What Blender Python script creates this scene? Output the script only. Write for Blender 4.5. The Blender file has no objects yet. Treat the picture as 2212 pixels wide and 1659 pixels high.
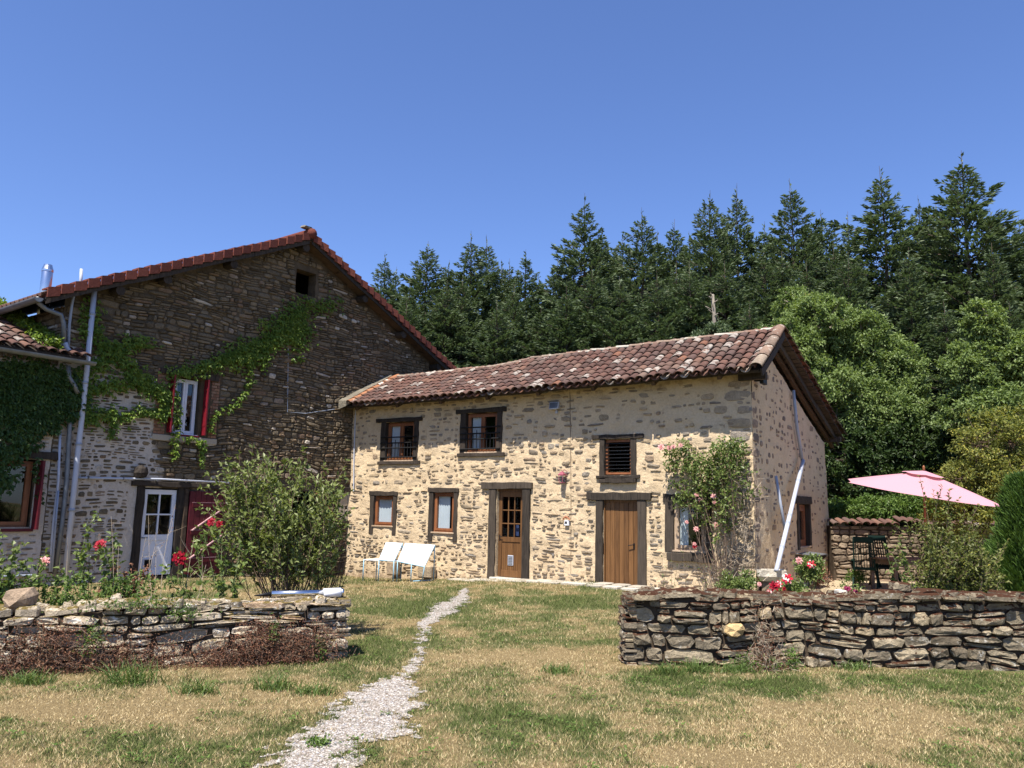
import bpy, math, random, time
import numpy as np
from mathutils import Matrix, Vector

# ------------------------------------------------------------------ camera, sky, sun, exposure
scene = bpy.context.scene
COL = scene.collection
PITCH = math.atan(265.5 / 1720.0); ROLL = math.radians(1.2)
CAMP = np.array([0.0, 0.0, 1.66])
_F = np.array([0, math.cos(PITCH), math.sin(PITCH)])
_R0 = np.array([1.0, 0, 0]); _U0 = np.array([0, -math.sin(PITCH), math.cos(PITCH)])
_R = _R0 * math.cos(ROLL) + _U0 * math.sin(ROLL)
_U = -_R0 * math.sin(ROLL) + _U0 * math.cos(ROLL)
cam_d = bpy.data.cameras.new('camera'); cam = bpy.data.objects.new('camera', cam_d); COL.objects.link(cam)
cam_d.sensor_width = 36.0; cam_d.lens = 36.0 * 1720.0 / 2212.0; cam_d.clip_end = 3000; cam_d.clip_start = 0.05
m = Matrix(((_R[0], _U[0], -_F[0], 0), (_R[1], _U[1], -_F[1], 0), (_R[2], _U[2], -_F[2], CAMP[2]), (0, 0, 0, 1)))
cam.matrix_world = m
scene.camera = cam

SUN_EL = math.radians(62); SUN_AZ = math.radians(245.5)      # azimuth counted from +X, direction to the sun
world = bpy.data.worlds.new('World'); scene.world = world; world.use_nodes = True
wn = world.node_tree; bg = wn.nodes['Background']
sky = wn.nodes.new('ShaderNodeTexSky'); sky.sky_type = 'NISHITA'; sky.sun_disc = False
sky.sun_elevation = SUN_EL; sky.sun_rotation = math.pi / 2 - SUN_AZ
sky.altitude = 300; sky.air_density = 1.0; sky.dust_density = 0.5; sky.ozone_density = 3.2
tint = wn.nodes.new('ShaderNodeMix'); tint.data_type = 'RGBA'; tint.blend_type = 'MULTIPLY'; tint.inputs[0].default_value = 1.0; tint.inputs[7].default_value = (0.90, 1.0, 1.33, 1)
wn.links.new(sky.outputs[0], tint.inputs[6]); wn.links.new(tint.outputs[2], bg.inputs[0]); bg.inputs[1].default_value = 0.074
sun_d = bpy.data.lights.new('sun', 'SUN'); sun = bpy.data.objects.new('sun', sun_d); COL.objects.link(sun)
sun_d.energy = 5.0; sun_d.angle = math.radians(0.53); sun_d.color = (1.0, 0.945, 0.86)
sv = Vector((math.cos(SUN_EL) * math.cos(SUN_AZ), math.cos(SUN_EL) * math.sin(SUN_AZ), math.sin(SUN_EL)))
sun.rotation_euler = sv.to_track_quat('Z', 'Y').to_euler(); sun.location = (0, -10, 30)
scene.view_settings.view_transform = 'Standard'; scene.view_settings.look = 'None'
scene.view_settings.exposure = 1.05; scene.view_settings.gamma = 1.0; scene.view_settings.use_curve_mapping = False

# ------------------------------------------------------------------ helpers
rnd = random.Random(7)
NR = np.random.default_rng(11)

def ray(u, v): return _F + (u - 1106.0) / 1720.0 * _R + (829.5 - v) / 1720.0 * _U
def on_ground(u, v, z=0.0):
    d = ray(u, v); return CAMP + d * (z - CAMP[2]) / d[2]
def at_y(u, v, y):
    d = ray(u, v); return CAMP + d * y / d[1]

class Frame:
    """a vertical wall plane: s along it, z up, o out of it"""
    def __init__(s, o, ang):
        a = math.radians(ang)
        s.d = np.array([math.cos(a), math.sin(a), 0.0]); s.n = np.array([math.sin(a), -math.cos(a), 0.0])
        s.o = np.array([o[0], o[1], 0.0])
    def p(s, a, z, o=0.0): return tuple(s.o + s.d * a + s.n * o + np.array([0, 0, z]))
    def sz(s, u, v, off=0.0):
        d = ray(u, v); oo = s.o + s.n * off
        t = ((oo - CAMP) @ s.n) / (d @ s.n); q = CAMP + d * t
        return float((q - oo) @ s.d), float(q[2])

A0 = (-4.3, 21.5)
CF = Frame(A0, -33.5); CL = 10.82
_b = CF.p(CL, 0)
CG = Frame(_b[:2], 56.5); CGL = 6.25
BA = Frame(A0, 53)

def _hash(ix, iy, seed):
    h = (ix * 374761393 + iy * 668265263 + seed * 974634777) & 0xFFFFFFFF
    h = ((h ^ (h >> 13)) * 1274126177) & 0xFFFFFFFF
    return ((h ^ (h >> 16)) & 0xFFFF) / 65535.0
def vnoise(x, y, seed=0):
    x = np.asarray(x, float); y = np.asarray(y, float)
    ix = np.floor(x).astype(np.int64); iy = np.floor(y).astype(np.int64)
    fx = x - ix; fy = y - iy; fx = fx * fx * (3 - 2 * fx); fy = fy * fy * (3 - 2 * fy)
    a = _hash(ix, iy, seed); b = _hash(ix + 1, iy, seed); c = _hash(ix, iy + 1, seed); d = _hash(ix + 1, iy + 1, seed)
    return (a * (1 - fx) + b * fx) * (1 - fy) + (c * (1 - fx) + d * fx) * fy
def fnoise(x, y, seed=0):
    return (vnoise(x, y, seed) + 0.5 * vnoise(np.asarray(x) * 2.1, np.asarray(y) * 2.1, seed + 5) + 0.25 * vnoise(np.asarray(x) * 4.3, np.asarray(y) * 4.3, seed + 9)) / 1.75

def terrain(x, y):
    x = np.asarray(x, float); y = np.asarray(y, float)
    return -0.22 * np.exp(-((x + 4.0) ** 2 + (y - 21.0) ** 2) / 9.0) + 0.03 * (fnoise(x * 0.5, y * 0.5, 3) - 0.5) + 0.10 * np.exp(-((x - 2.0) ** 2 / 8 + (y - 17.2) ** 2 / 3))

def tag(o, label=None, cat=None, group=None, kind=None):
    if label: o['label'] = label
    if cat: o['category'] = cat
    if group: o['group'] = group
    if kind: o['kind'] = kind
    return o
def thing(name, label, cat, loc=(0, 0, 0), rz=0.0, group=None):
    o = bpy.data.objects.new(name, None); COL.objects.link(o); o.empty_display_size = 0.2
    o.location = tuple(float(c) for c in loc); o.rotation_euler = (0, 0, rz)
    return tag(o, label, cat, group)
def link(name, me, parent=None, local=False):
    """link a mesh; world-space meshes under an Empty get the inverse of its place, local ones do not"""
    o = bpy.data.objects.new(name, me); COL.objects.link(o)
    if parent is not None:
        o.parent = parent
        if parent.type == 'EMPTY' and not local:
            o.matrix_parent_inverse = Matrix.Translation(-Vector(parent.location))
    return o
def npmesh(name, V, Fc, mats, smooth=False, attr=None, midx=None):
    """mesh from numpy arrays, faces all of one size"""
    V = np.asarray(V, np.float32); Fc = np.asarray(Fc, np.int32)
    me = bpy.data.meshes.new(name); k = Fc.shape[1]; n = len(Fc)
    me.vertices.add(len(V)); me.vertices.foreach_set('co', V.ravel())
    me.loops.add(n * k); me.loops.foreach_set('vertex_index', Fc.ravel())
    me.polygons.add(n); me.polygons.foreach_set('loop_start', np.arange(0, n * k, k, dtype=np.int32))
    me.polygons.foreach_set('loop_total', np.full(n, k, np.int32))
    if midx is not None: me.polygons.foreach_set('material_index', np.asarray(midx, np.int32))
    me.polygons.foreach_set('use_smooth', np.full(n, smooth, bool))
    me.update(calc_edges=True)
    for mt in (mats if isinstance(mats, (list, tuple)) else [mats]): me.materials.append(mt)
    if attr:
        for an, arr in attr.items():
            at = me.attributes.new(an, 'FLOAT', 'POINT'); at.data.foreach_set('value', np.asarray(arr, np.float32))
    return me

class MB:
    def __init__(s): s.v = []; s.f = []; s.m = []
    def add(s, vs, fs, m=0):
        b = len(s.v); s.v += [tuple(float(c) for c in v) for v in vs]
        s.f += [tuple(b + i for i in f) for f in fs]; s.m += [m] * len(fs)
    def hexa(s, p, m=0):      # 8 points: bottom 4 ccw, top 4
        s.add(p, [(0, 3, 2, 1), (4, 5, 6, 7), (0, 1, 5, 4), (1, 2, 6, 5), (2, 3, 7, 6), (3, 0, 4, 7)], m)
    def box(s, x0, x1, y0, y1, z0, z1, m=0):
        s.hexa([(x0, y0, z0), (x1, y0, z0), (x1, y1, z0), (x0, y1, z0), (x0, y0, z1), (x1, y0, z1), (x1, y1, z1), (x0, y1, z1)], m)
    def fbox(s, W, s0, s1, z0, z1, o0, o1, m=0):
        s.hexa([W.p(s0, z0, o1), W.p(s1, z0, o1), W.p(s1, z0, o0), W.p(s0, z0, o0), W.p(s0, z1, o1), W.p(s1, z1, o1), W.p(s1, z1, o0), W.p(s0, z1, o0)], m)
    def tube(s, pts, r, n=8, m=0, r2=None, cap=True):
        pts = [Vector(p) for p in pts]; k = len(pts); rings = []
        up = None
        for i, p in enumerate(pts):
            t = (pts[min(i + 1, k - 1)] - pts[max(i - 1, 0)]).normalized()
            if up is None:
                up = Vector((0, 0, 1)) if abs(t.z) < 0.9 else Vector((1, 0, 0))
            a = t.cross(up).normalized(); b = a.cross(t).normalized(); up = b
            rr = r if r2 is None else r + (r2 - r) * i / (k - 1)
            rings.append([p + (a * math.cos(2 * math.pi * j / n) + b * math.sin(2 * math.pi * j / n)) * rr for j in range(n)])
        vs = [q for rg in rings for q in rg]; fs = []
        for i in range(k - 1):
            for j in range(n):
                j2 = (j + 1) % n; fs.append((i * n + j, i * n + j2, (i + 1) * n + j2, (i + 1) * n + j))
        if cap: fs.append(tuple(range(n))[::-1]); fs.append(tuple((k - 1) * n + j for j in range(n)))
        s.add(vs, fs, m)
    def bar(s, p, q, w, h, m=0, up=(0, 0, 1)):     # rectangular bar between two points
        p = Vector(p); q = Vector(q); t = (q - p).normalized(); u = Vector(up)
        if abs(t.dot(u)) > 0.95: u = Vector((1, 0, 0))
        a = t.cross(u).normalized() * w / 2; b = a.cross(t).normalized() * h / 2
        s.hexa([p - a - b, p + a - b, q + a - b, q - a - b, p - a + b, p + a + b, q + a + b, q - a + b], m)
    def lathe(s, prof, c=(0, 0, 0), n=16, m=0):
        vs = []; fs = []; k = len(prof)
        for (r, z) in prof:
            for j in range(n):
                a = 2 * math.pi * j / n; vs.append((c[0] + r * math.cos(a), c[1] + r * math.sin(a), c[2] + z))
        for i in range(k - 1):
            for j in range(n):
                j2 = (j + 1) % n; fs.append((i * n + j, i * n + j2, (i + 1) * n + j2, (i + 1) * n + j))
        fs.append(tuple(range(n))[::-1]); fs.append(tuple((k - 1) * n + j for j in range(n)))
        s.add(vs, fs, m)
    def mesh(s, name, mats, smooth=False):
        me = bpy.data.meshes.new(name); me.from_pydata(s.v, [], s.f)
        for mt in (mats if isinstance(mats, (list, tuple)) else [mats]): me.materials.append(mt)
        if len(s.m): me.polygons.foreach_set('material_index', s.m)
        if smooth: me.polygons.foreach_set('use_smooth', [True] * len(s.f))
        me.update(); return me
    def build(s, name, mats, parent=None, local=False, smooth=False, bevel=0.0, label=None):
        o = link(name, s.mesh(name, mats, smooth), parent, local)
        if bevel:
            b = o.modifiers.new('bevel', 'BEVEL'); b.width = bevel; b.segments = 1; b.limit_method = 'ANGLE'
        if label: o['label'] = label
        return o

def timber(W, s0, s1, z0, z1, o0, o1, rg, jit=0.012, seg=7):
    """old hewn timber: box subdivided along its long side with a wavering section"""
    mb = MB(); vert = (z1 - z0) > (s1 - s0); vs = []
    for i in range(seg + 1):
        t = i / seg
        j = [rg.uniform(-jit, jit) for _ in range(8)]
        if vert:
            z = z0 + (z1 - z0) * t
            q = [(s0 + j[0], z, o0), (s1 + j[1], z, o0), (s1 + j[2], z, o1 + j[3] * .6), (s0 + j[4], z, o1 + j[5] * .6)]
        else:
            s_ = s0 + (s1 - s0) * t
            q = [(s_, z0 + j[0], o0), (s_, z1 + j[1], o0), (s_, z1 + j[2], o1 + j[3] * .6), (s_, z0 + j[4], o1 + j[5] * .6)]
        vs += [W.p(*a) for a in q]
    fs = []
    for i in range(seg):
        for k in range(4):
            k2 = (k + 1) % 4; fs.append((i * 4 + k, i * 4 + k2, (i + 1) * 4 + k2, (i + 1) * 4 + k))
    fs.append((3, 2, 1, 0)); e = seg * 4; fs.append((e, e + 1, e + 2, e + 3))
    mb.add(vs, fs); return mb

# ------------------------------------------------------------------ materials
def newmat(name):
    m = bpy.data.materials.new(name); m.use_nodes = True; nt = m.node_tree
    for n in list(nt.nodes): nt.nodes.remove(n)
    out = nt.nodes.new('ShaderNodeOutputMaterial'); return m, nt, out
def N(nt, t, **kw):
    n = nt.nodes.new(t)
    for k, v in kw.items(): setattr(n, k, v)
    return n
def setin(n, d):
    for k, v in d.items(): n.inputs[k].default_value = v
def noise(nt, scale, detail=4.0, rough=0.6, vec=None, dist=0.0):
    n = N(nt, 'ShaderNodeTexNoise'); setin(n, {'Scale': scale, 'Detail': detail, 'Roughness': rough, 'Distortion': dist})
    if vec is None: vec = N(nt, 'ShaderNodeNewGeometry').outputs['Position']
    nt.links.new(vec, n.inputs['Vector']); return n.outputs['Fac']
def ramp(nt, fac, stops, interp='LINEAR'):
    r = N(nt, 'ShaderNodeValToRGB'); cr = r.color_ramp; cr.interpolation = interp
    while len(cr.elements) < len(stops): cr.elements.new(0.5)
    for e, (p, c) in zip(cr.elements, stops):
        e.position = p; e.color = (*c, 1) if len(c) == 3 else c
    nt.links.new(fac, r.inputs[0]); return r.outputs[0]
def mixc(nt, fac, a, b, mode='MIX'):
    n = N(nt, 'ShaderNodeMix', data_type='RGBA', blend_type=mode)
    for s_, v in ((0, fac), (6, a), (7, b)):
        if isinstance(v, (int, float)): n.inputs[s_].default_value = v
        elif isinstance(v, tuple): n.inputs[s_].default_value = (*v, 1)
        else: nt.links.new(v, n.inputs[s_])
    return n.outputs[2]
def math_(nt, op, a, b=0.0, c=None, clamp=False):
    n = N(nt, 'ShaderNodeMath', operation=op); n.use_clamp = clamp
    for i, v in enumerate((a, b, c)):
        if v is None: continue
        if isinstance(v, (int, float)): n.inputs[i].default_value = v
        else: nt.links.new(v, n.inputs[i])
    return n.outputs[0]
def step(nt, x, a, b):
    n = N(nt, 'ShaderNodeMapRange'); nt.links.new(x, n.inputs[0]); setin(n, {1: a, 2: b, 3: 0.0, 4: 1.0}); return n.outputs[0]
def bump(nt, h, strength=0.5, dist=0.02):
    b = N(nt, 'ShaderNodeBump'); setin(b, {'Strength': strength, 'Distance': dist}); nt.links.new(h, b.inputs['Height']); return b.outputs['Normal']
def prin(nt, out, col, rough=0.8, normal=None, metal=0.0, spec=0.3):
    p = N(nt, 'ShaderNodeBsdfPrincipled'); setin(p, {'Roughness': rough, 'Metallic': metal, 'Specular IOR Level': spec})
    if isinstance(col, tuple): p.inputs['Base Color'].default_value = (*col, 1)
    else: nt.links.new(col, p.inputs['Base Color'])
    if normal is not None: nt.links.new(normal, p.inputs['Normal'])
    nt.links.new(p.outputs[0], out.inputs[0]); return p
def rand_any(nt):
    g = N(nt, 'ShaderNodeNewGeometry'); oi = N(nt, 'ShaderNodeObjectInfo')
    return math_(nt, 'FRACT', math_(nt, 'ADD', g.outputs['Random Per Island'], oi.outputs['Random']))
def rand2(nt, r, k=7.31): return math_(nt, 'FRACT', math_(nt, 'MULTIPLY', r, k))

def m_plain(name, col, rough=0.6, metal=0.0, var=0.15, scale=6.0, bstr=0.15, spec=0.3):
    m, nt, out = newmat(name); f = noise(nt, scale)
    c = mixc(nt, 1.0, col, ramp(nt, f, [(0.3, (1 - var,) * 3), (0.7, (1 + var * .6,) * 3)]), 'MULTIPLY')
    prin(nt, out, c, rough, bump(nt, noise(nt, scale * 8), bstr, 0.01), metal, spec); return m
def m_wood(name, c1, c2, rough=0.75, gr=(30, 30, 2.2), bstr=0.5, crack=True):
    m, nt, out = newmat(name); g = N(nt, 'ShaderNodeNewGeometry'); mp = N(nt, 'ShaderNodeMapping'); mp.inputs['Scale'].default_value = gr
    nt.links.new(g.outputs['Position'], mp.inputs[0]); f = noise(nt, 1.0, 6, 0.65, mp.outputs[0], 0.6)
    r = rand_any(nt)
    f2 = math_(nt, 'ADD', math_(nt, 'MULTIPLY', f, 0.8), math_(nt, 'MULTIPLY', r, 0.2))
    c = ramp(nt, f2, [(0.3, c1), (0.7, c2)])
    if crack: c = mixc(nt, step(nt, f, 0.40, 0.30), c, tuple(x * 0.35 for x in c1))
    prin(nt, out, c, rough, bump(nt, f, bstr, 0.012)); return m
def m_stone(name, stops, bstr=0.8, lichen=None, moss=None, dirt=0.35, scale=1.0, tone=None):
    m, nt, out = newmat(name); r = rand_any(nt); c = ramp(nt, r, stops, 'LINEAR')
    f = noise(nt, 9.0 * scale, 6, 0.7); f2 = noise(nt, 38.0 * scale, 5, 0.7)
    c = mixc(nt, 1.0, c, ramp(nt, f, [(0.25, (1 - dirt,) * 3), (0.75, (1 + dirt * .7,) * 3)]), 'MULTIPLY')
    c = mixc(nt, 1.0, c, ramp(nt, f2, [(0.3, (0.75,) * 3), (0.7, (1.2,) * 3)]), 'MULTIPLY')
    if lichen:
        fl = noise(nt, lichen[2], 8, 0.75, None, 0.3)
        c = mixc(nt, math_(nt, 'MULTIPLY', step(nt, fl, lichen[1], lichen[1] + 0.06), 0.85), c, lichen[0])
    if moss:
        g = N(nt, 'ShaderNodeNewGeometry'); sx = N(nt, 'ShaderNodeSeparateXYZ'); nt.links.new(g.outputs['Normal'], sx.inputs[0])
        px = N(nt, 'ShaderNodeSeparateXYZ'); nt.links.new(g.outputs['Position'], px.inputs[0])
        up = math_(nt, 'ADD', math_(nt, 'MULTIPLY', sx.outputs[2], 0.30), math_(nt, 'MULTIPLY', step(nt, px.outputs[2], 0.35, 0.75), 0.12))
        fm = math_(nt, 'ADD', noise(nt, 11, 6, 0.7), up)
        c = mixc(nt, step(nt, fm, moss[1], moss[1] + 0.05), c, moss[0])
    hb = math_(nt, 'ADD', math_(nt, 'MULTIPLY', f, 1.0), math_(nt, 'MULTIPLY', f2, 0.5))
    prin(nt, out, c, 0.95, bump(nt, hb, bstr, 0.03), 0, 0.12); return m
def m_leaf(name, stops, trans=0.35, rough=0.55, big=0.25, bigscale=1.2, tcol=(1.25, 1.3, 0.6), spec=0.25):
    m, nt, out = newmat(name); r = rand_any(nt)
    f = noise(nt, bigscale, 2)
    q = math_(nt, 'ADD', math_(nt, 'MULTIPLY', r, 1 - big), math_(nt, 'MULTIPLY', step(nt, f, 0.3, 0.7), big))
    c = ramp(nt, q, stops)
    p = N(nt, 'ShaderNodeBsdfPrincipled'); setin(p, {'Roughness': rough, 'Specular IOR Level': spec}); nt.links.new(c, p.inputs['Base Color'])
    t = N(nt, 'ShaderNodeBsdfTranslucent'); nt.links.new(mixc(nt, 1.0, c, tcol, 'MULTIPLY'), t.inputs[0])
    mx = N(nt, 'ShaderNodeMixShader'); mx.inputs[0].default_value = trans
    nt.links.new(p.outputs[0], mx.inputs[1]); nt.links.new(t.outputs[0], mx.inputs[2]); nt.links.new(mx.outputs[0], out.inputs[0]); return m

M = {}
# cottage mortar
def m_mortar(name, c1, c2, stain=None, attr=None, c3=None, bstr=0.6, patch=None):
    m, nt, out = newmat(name); f = noise(nt, 2.2, 5, 0.6); f2 = noise(nt, 26, 6, 0.7); f3 = noise(nt, 7, 5, 0.6)
    c = ramp(nt, f, [(0.3, c1), (0.7, c2)])
    if attr:
        a = N(nt, 'ShaderNodeAttribute', attribute_name=attr)
        c = mixc(nt, step(nt, math_(nt, 'ADD', a.outputs['Fac'], math_(nt, 'MULTIPLY', math_(nt, 'SUBTRACT', f3, 0.5), 0.9)), 0.35, 0.65), c, c3)
    if stain:
        c = mixc(nt, math_(nt, 'MULTIPLY', step(nt, f3, 0.55, 0.72), stain[1]), c, stain[0])
    c = mixc(nt, 1.0, c, ramp(nt, f2, [(0.3, (0.84,) * 3), (0.7, (1.1,) * 3)]), 'MULTIPLY')
    hb = math_(nt, 'ADD', f3, math_(nt, 'MULTIPLY', f2, 0.45))
    prin(nt, out, c, 0.95, bump(nt, hb, bstr, 0.035), 0, 0.1); return m
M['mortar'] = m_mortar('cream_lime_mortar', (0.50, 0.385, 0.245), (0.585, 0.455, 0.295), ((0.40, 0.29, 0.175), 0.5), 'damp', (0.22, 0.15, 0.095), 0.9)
M['mortar_barn'] = m_mortar('earth_mortar', (0.055, 0.042, 0.028), (0.12, 0.09, 0.058), ((0.20, 0.13, 0.06), 0.5), 'lime', (0.47, 0.41, 0.345))
M['stone_cot'] = m_stone('cottage_rubble', [(0.0, (0.20, 0.165, 0.13)), (0.2, (0.30, 0.235, 0.155)), (0.4, (0.40, 0.30, 0.185)), (0.6, (0.22, 0.20, 0.175)), (0.8, (0.43, 0.335, 0.22)), (1.0, (0.26, 0.19, 0.13))], 0.9)
M['stone_gable'] = m_stone('gable_rubble', [(0.0, (0.16, 0.13, 0.11)), (0.5, (0.25, 0.19, 0.14)), (1.0, (0.30, 0.22, 0.15))], 0.9)
M['stone_barn'] = m_stone('barn_rubble', [(0.0, (0.075, 0.060, 0.042)), (0.25, (0.180, 0.138, 0.088)), (0.5, (0.120, 0.098, 0.070)), (0.75, (0.225, 0.172, 0.108)), (0.93, (0.18, 0.118, 0.075)), (0.97, (0.40, 0.35, 0.29)), (1.0, (0.46, 0.40, 0.32))], 1.0, ((0.42, 0.38, 0.32), 0.70, 6.0))
M['stone_dry'] = m_stone('dry_wall_grey_stone', [(0.0, (0.125, 0.100, 0.068)), (0.3, (0.250, 0.205, 0.138)), (0.6, (0.165, 0.136, 0.096)), (0.85, (0.33, 0.270, 0.18)), (1.0, (0.38, 0.295, 0.18))], 1.0, ((0.48, 0.45, 0.385), 0.585, 8.0), ((0.055, 0.024, 0.013), 0.725), 0.5)
M['stone_left'] = m_stone('dry_wall_schist', [(0.0, (0.24, 0.195, 0.135)), (0.3, (0.40, 0.335, 0.245)), (0.6, (0.30, 0.245, 0.17)), (0.85, (0.48, 0.40, 0.29)), (1.0, (0.34, 0.23, 0.14))], 1.0, ((0.60, 0.57, 0.50), 0.55, 8.0), ((0.13, 0.095, 0.03), 0.80))
M['stone_garden'] = m_stone('garden_wall_stone', [(0.0, (0.15, 0.115, 0.08)), (0.5, (0.27, 0.21, 0.145)), (1.0, (0.21, 0.145, 0.10))], 0.9)
M['earth'] = m_plain('dark_earth', (0.07, 0.052, 0.036), 0.95, 0, 0.3, 8, 0.6, 0.1)
M['slab'] = m_stone('pale_paving_stone', [(0.0, (0.36, 0.32, 0.26)), (1.0, (0.46, 0.42, 0.35))], 0.6, None, None, 0.2)
M['boulder'] = m_stone('boulder_stone', [(0.0, (0.30, 0.22, 0.15)), (1.0, (0.36, 0.27, 0.19))], 1.0, ((0.5, 0.42, 0.33), 0.62, 14))
M['trough'] = m_stone('limestone_trough', [(0.0, (0.55, 0.50, 0.41)), (1.0, (0.58, 0.53, 0.44))], 0.8, None, None, 0.4)
def m_tile(name, stops, lich=0.58, white=(0.62, 0.58, 0.52), thr=0.82):
    m, nt, out = newmat(name); r = rand_any(nt); c = ramp(nt, r, stops)
    f = noise(nt, 14, 7, 0.75); f2 = noise(nt, 60, 5, 0.7)
    c = mixc(nt, 1.0, c, ramp(nt, f2, [(0.3, (0.72,) * 3), (0.7, (1.22,) * 3)]), 'MULTIPLY')
    c = mixc(nt, step(nt, f, 0.53, 0.66), c, (0.115, 0.088, 0.072))             # dark lichen
    r2 = rand2(nt, r); w = math_(nt, 'ADD', math_(nt, 'MULTIPLY', step(nt, r2, thr, thr + 0.1), 0.22), noise(nt, 9, 7, 0.75))
    c = mixc(nt, math_(nt, 'MULTIPLY', step(nt, w, lich, lich + 0.07), 0.9), c, white)
    prin(nt, out, c, 0.9, bump(nt, f, 0.6, 0.015), 0, 0.12); return m
TS = [(0.0, (0.072, 0.044, 0.037)), (0.25, (0.118, 0.060, 0.047)), (0.45, (0.095, 0.062, 0.054)), (0.65, (0.138, 0.070, 0.052)), (0.88, (0.125, 0.085, 0.070)), (0.97, (0.19, 0.088, 0.055)), (1.0, (0.15, 0.115, 0.095))]
M['tile'] = m_tile('old_canal_tile', TS, 0.655, (0.33, 0.295, 0.255), 0.80)
M['tile_grey'] = m_tile('lichened_canal_tile', [(0.0, (0.17, 0.13, 0.10)), (0.5, (0.21, 0.12, 0.085)), (1.0, (0.25, 0.20, 0.15))], 0.56, (0.40, 0.37, 0.31))
M['tile_orange'] = m_tile('new_orange_tile', [(0.0, (0.28, 0.12, 0.06)), (1.0, (0.36, 0.17, 0.09))], 0.68)
M['verge'] = m_stone('red_verge_tile', [(0.0, (0.105, 0.034, 0.026)), (0.5, (0.145, 0.047, 0.034)), (1.0, (0.18, 0.060, 0.042))], 0.3, None, None, 0.15)
M['timber'] = m_wood('dark_oak_timber', (0.016, 0.012, 0.009), (0.052, 0.039, 0.029), 0.85, (25, 25, 3.0), 0.8)
M['timber_grey'] = m_wood('weathered_timber', (0.016, 0.012, 0.009), (0.070, 0.054, 0.040), 0.85, (34, 34, 2.6), 1.0)
M['beam_under'] = m_wood('eave_beam_wood', (0.032, 0.021, 0.014), (0.095, 0.060, 0.037), 0.8, (6, 6, 6), 0.6)
M['frame'] = m_wood('varnished_window_wood', (0.14, 0.05, 0.02), (0.26, 0.10, 0.04), 0.5, (14, 14, 3), 0.15, False)
M['doorwood'] = m_wood('varnished_door_wood', (0.075, 0.034, 0.012), (0.185, 0.090, 0.033), 0.5, (30, 30, 1.6), 0.25, False)
M['sillwood'] = m_wood('silvered_sill_wood', (0.26, 0.18, 0.11), (0.45, 0.34, 0.24), 0.8, (6, 6, 6), 0.3, False)
M['tablewood'] = m_wood('garden_table_wood', (0.07, 0.045, 0.03), (0.14, 0.098, 0.07), 0.75, (6, 6, 6), 0.3)
M['white'] = m_plain('white_paint', (0.62, 0.63, 0.68), 0.45, 0, 0.06, 5, 0.05)
M['panel_white'] = m_plain('white_canvas', (0.62, 0.62, 0.62), 0.6, 0, 0.03, 5, 0.03)
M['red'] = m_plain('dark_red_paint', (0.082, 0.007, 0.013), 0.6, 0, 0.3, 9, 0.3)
M['redlit'] = m_plain('sunlit_red_paint', (0.15, 0.006, 0.012), 0.5, 0, 0.25, 9, 0.3)  # brighter copy of the dark red, sunlight put into its colour
M['pink'] = m_plain('worn_pink_brace', (0.42, 0.25, 0.25), 0.8, 0, 0.3, 20, 0.2)
M['pvc'] = m_plain('grey_pvc', (0.28, 0.31, 0.37), 0.4, 0, 0.1, 4, 0.05)
M['pvc_white'] = m_plain('white_pvc', (0.42, 0.44, 0.50), 0.35, 0, 0.06, 4, 0.05)
M['zinc'] = m_plain('dull_zinc', (0.18, 0.19, 0.20), 0.5, 0.5, 0.25, 6, 0.1)
M['steel'] = m_plain('stainless_steel', (0.62, 0.63, 0.65), 0.25, 1.0, 0.06, 4, 0.03)
M['iron'] = m_plain('black_iron', (0.012, 0.012, 0.013), 0.55, 0.3, 0.2, 8, 0.1)
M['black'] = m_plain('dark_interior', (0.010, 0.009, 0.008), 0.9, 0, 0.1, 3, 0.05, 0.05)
M['curtain'] = m_plain('grey_white_curtain', (0.72, 0.75, 0.77), 0.9, 0, 0.08, 3, 0.05)
M['blue_metal'] = m_plain('pale_blue_metal', (0.24, 0.42, 0.52), 0.45, 0, 0.1, 8, 0.05)
M['green_plastic'] = m_plain('dark_green_plastic', (0.006, 0.020, 0.016), 0.7, 0, 0.1, 8, 0.03, 0.1)
M['block'] = m_plain('concrete_block', (0.36, 0.31, 0.24), 0.95, 0, 0.15, 12, 0.5)
M['brick'] = m_stone('small_orange_brick', [(0.0, (0.20, 0.10, 0.065)), (0.6, (0.30, 0.155, 0.09)), (1.0, (0.25, 0.16, 0.11))], 0.6)
M['flash'] = m_stone('grey_mortar_flashing', [(0.0, (0.15, 0.13, 0.10)), (1.0, (0.19, 0.17, 0.13))], 0.9, ((0.55, 0.52, 0.46), 0.62, 12))
M['terracotta'] = m_plain('terracotta', (0.38, 0.15, 0.08), 0.8, 0, 0.2, 12, 0.2)
M['pinkiron'] = m_plain('faded_magenta_metal', (0.28, 0.07, 0.10), 0.5, 0, 0.2, 12, 0.1)
M['frost'] = m_plain('frosted_white_plastic', (0.80, 0.81, 0.83), 0.3, 0, 0.03, 6, 0.02)
M['bark'] = m_plain('brown_bark', (0.10, 0.075, 0.055), 0.95, 0, 0.3, 12, 0.6)
M['bark_pale'] = m_plain('pale_bark', (0.22, 0.19, 0.15), 0.9, 0, 0.3, 9, 0.5)
M['stem_green'] = m_plain('green_stem', (0.10, 0.12, 0.05), 0.8, 0, 0.3, 12, 0.2)
M['stem_brown'] = m_plain('brown_stem', (0.12, 0.08, 0.055), 0.9, 0, 0.3, 12, 0.2)
M['stem_dry'] = m_plain('dry_pale_stem', (0.36, 0.29, 0.21), 0.9, 0, 0.3, 12, 0.2)
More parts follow.
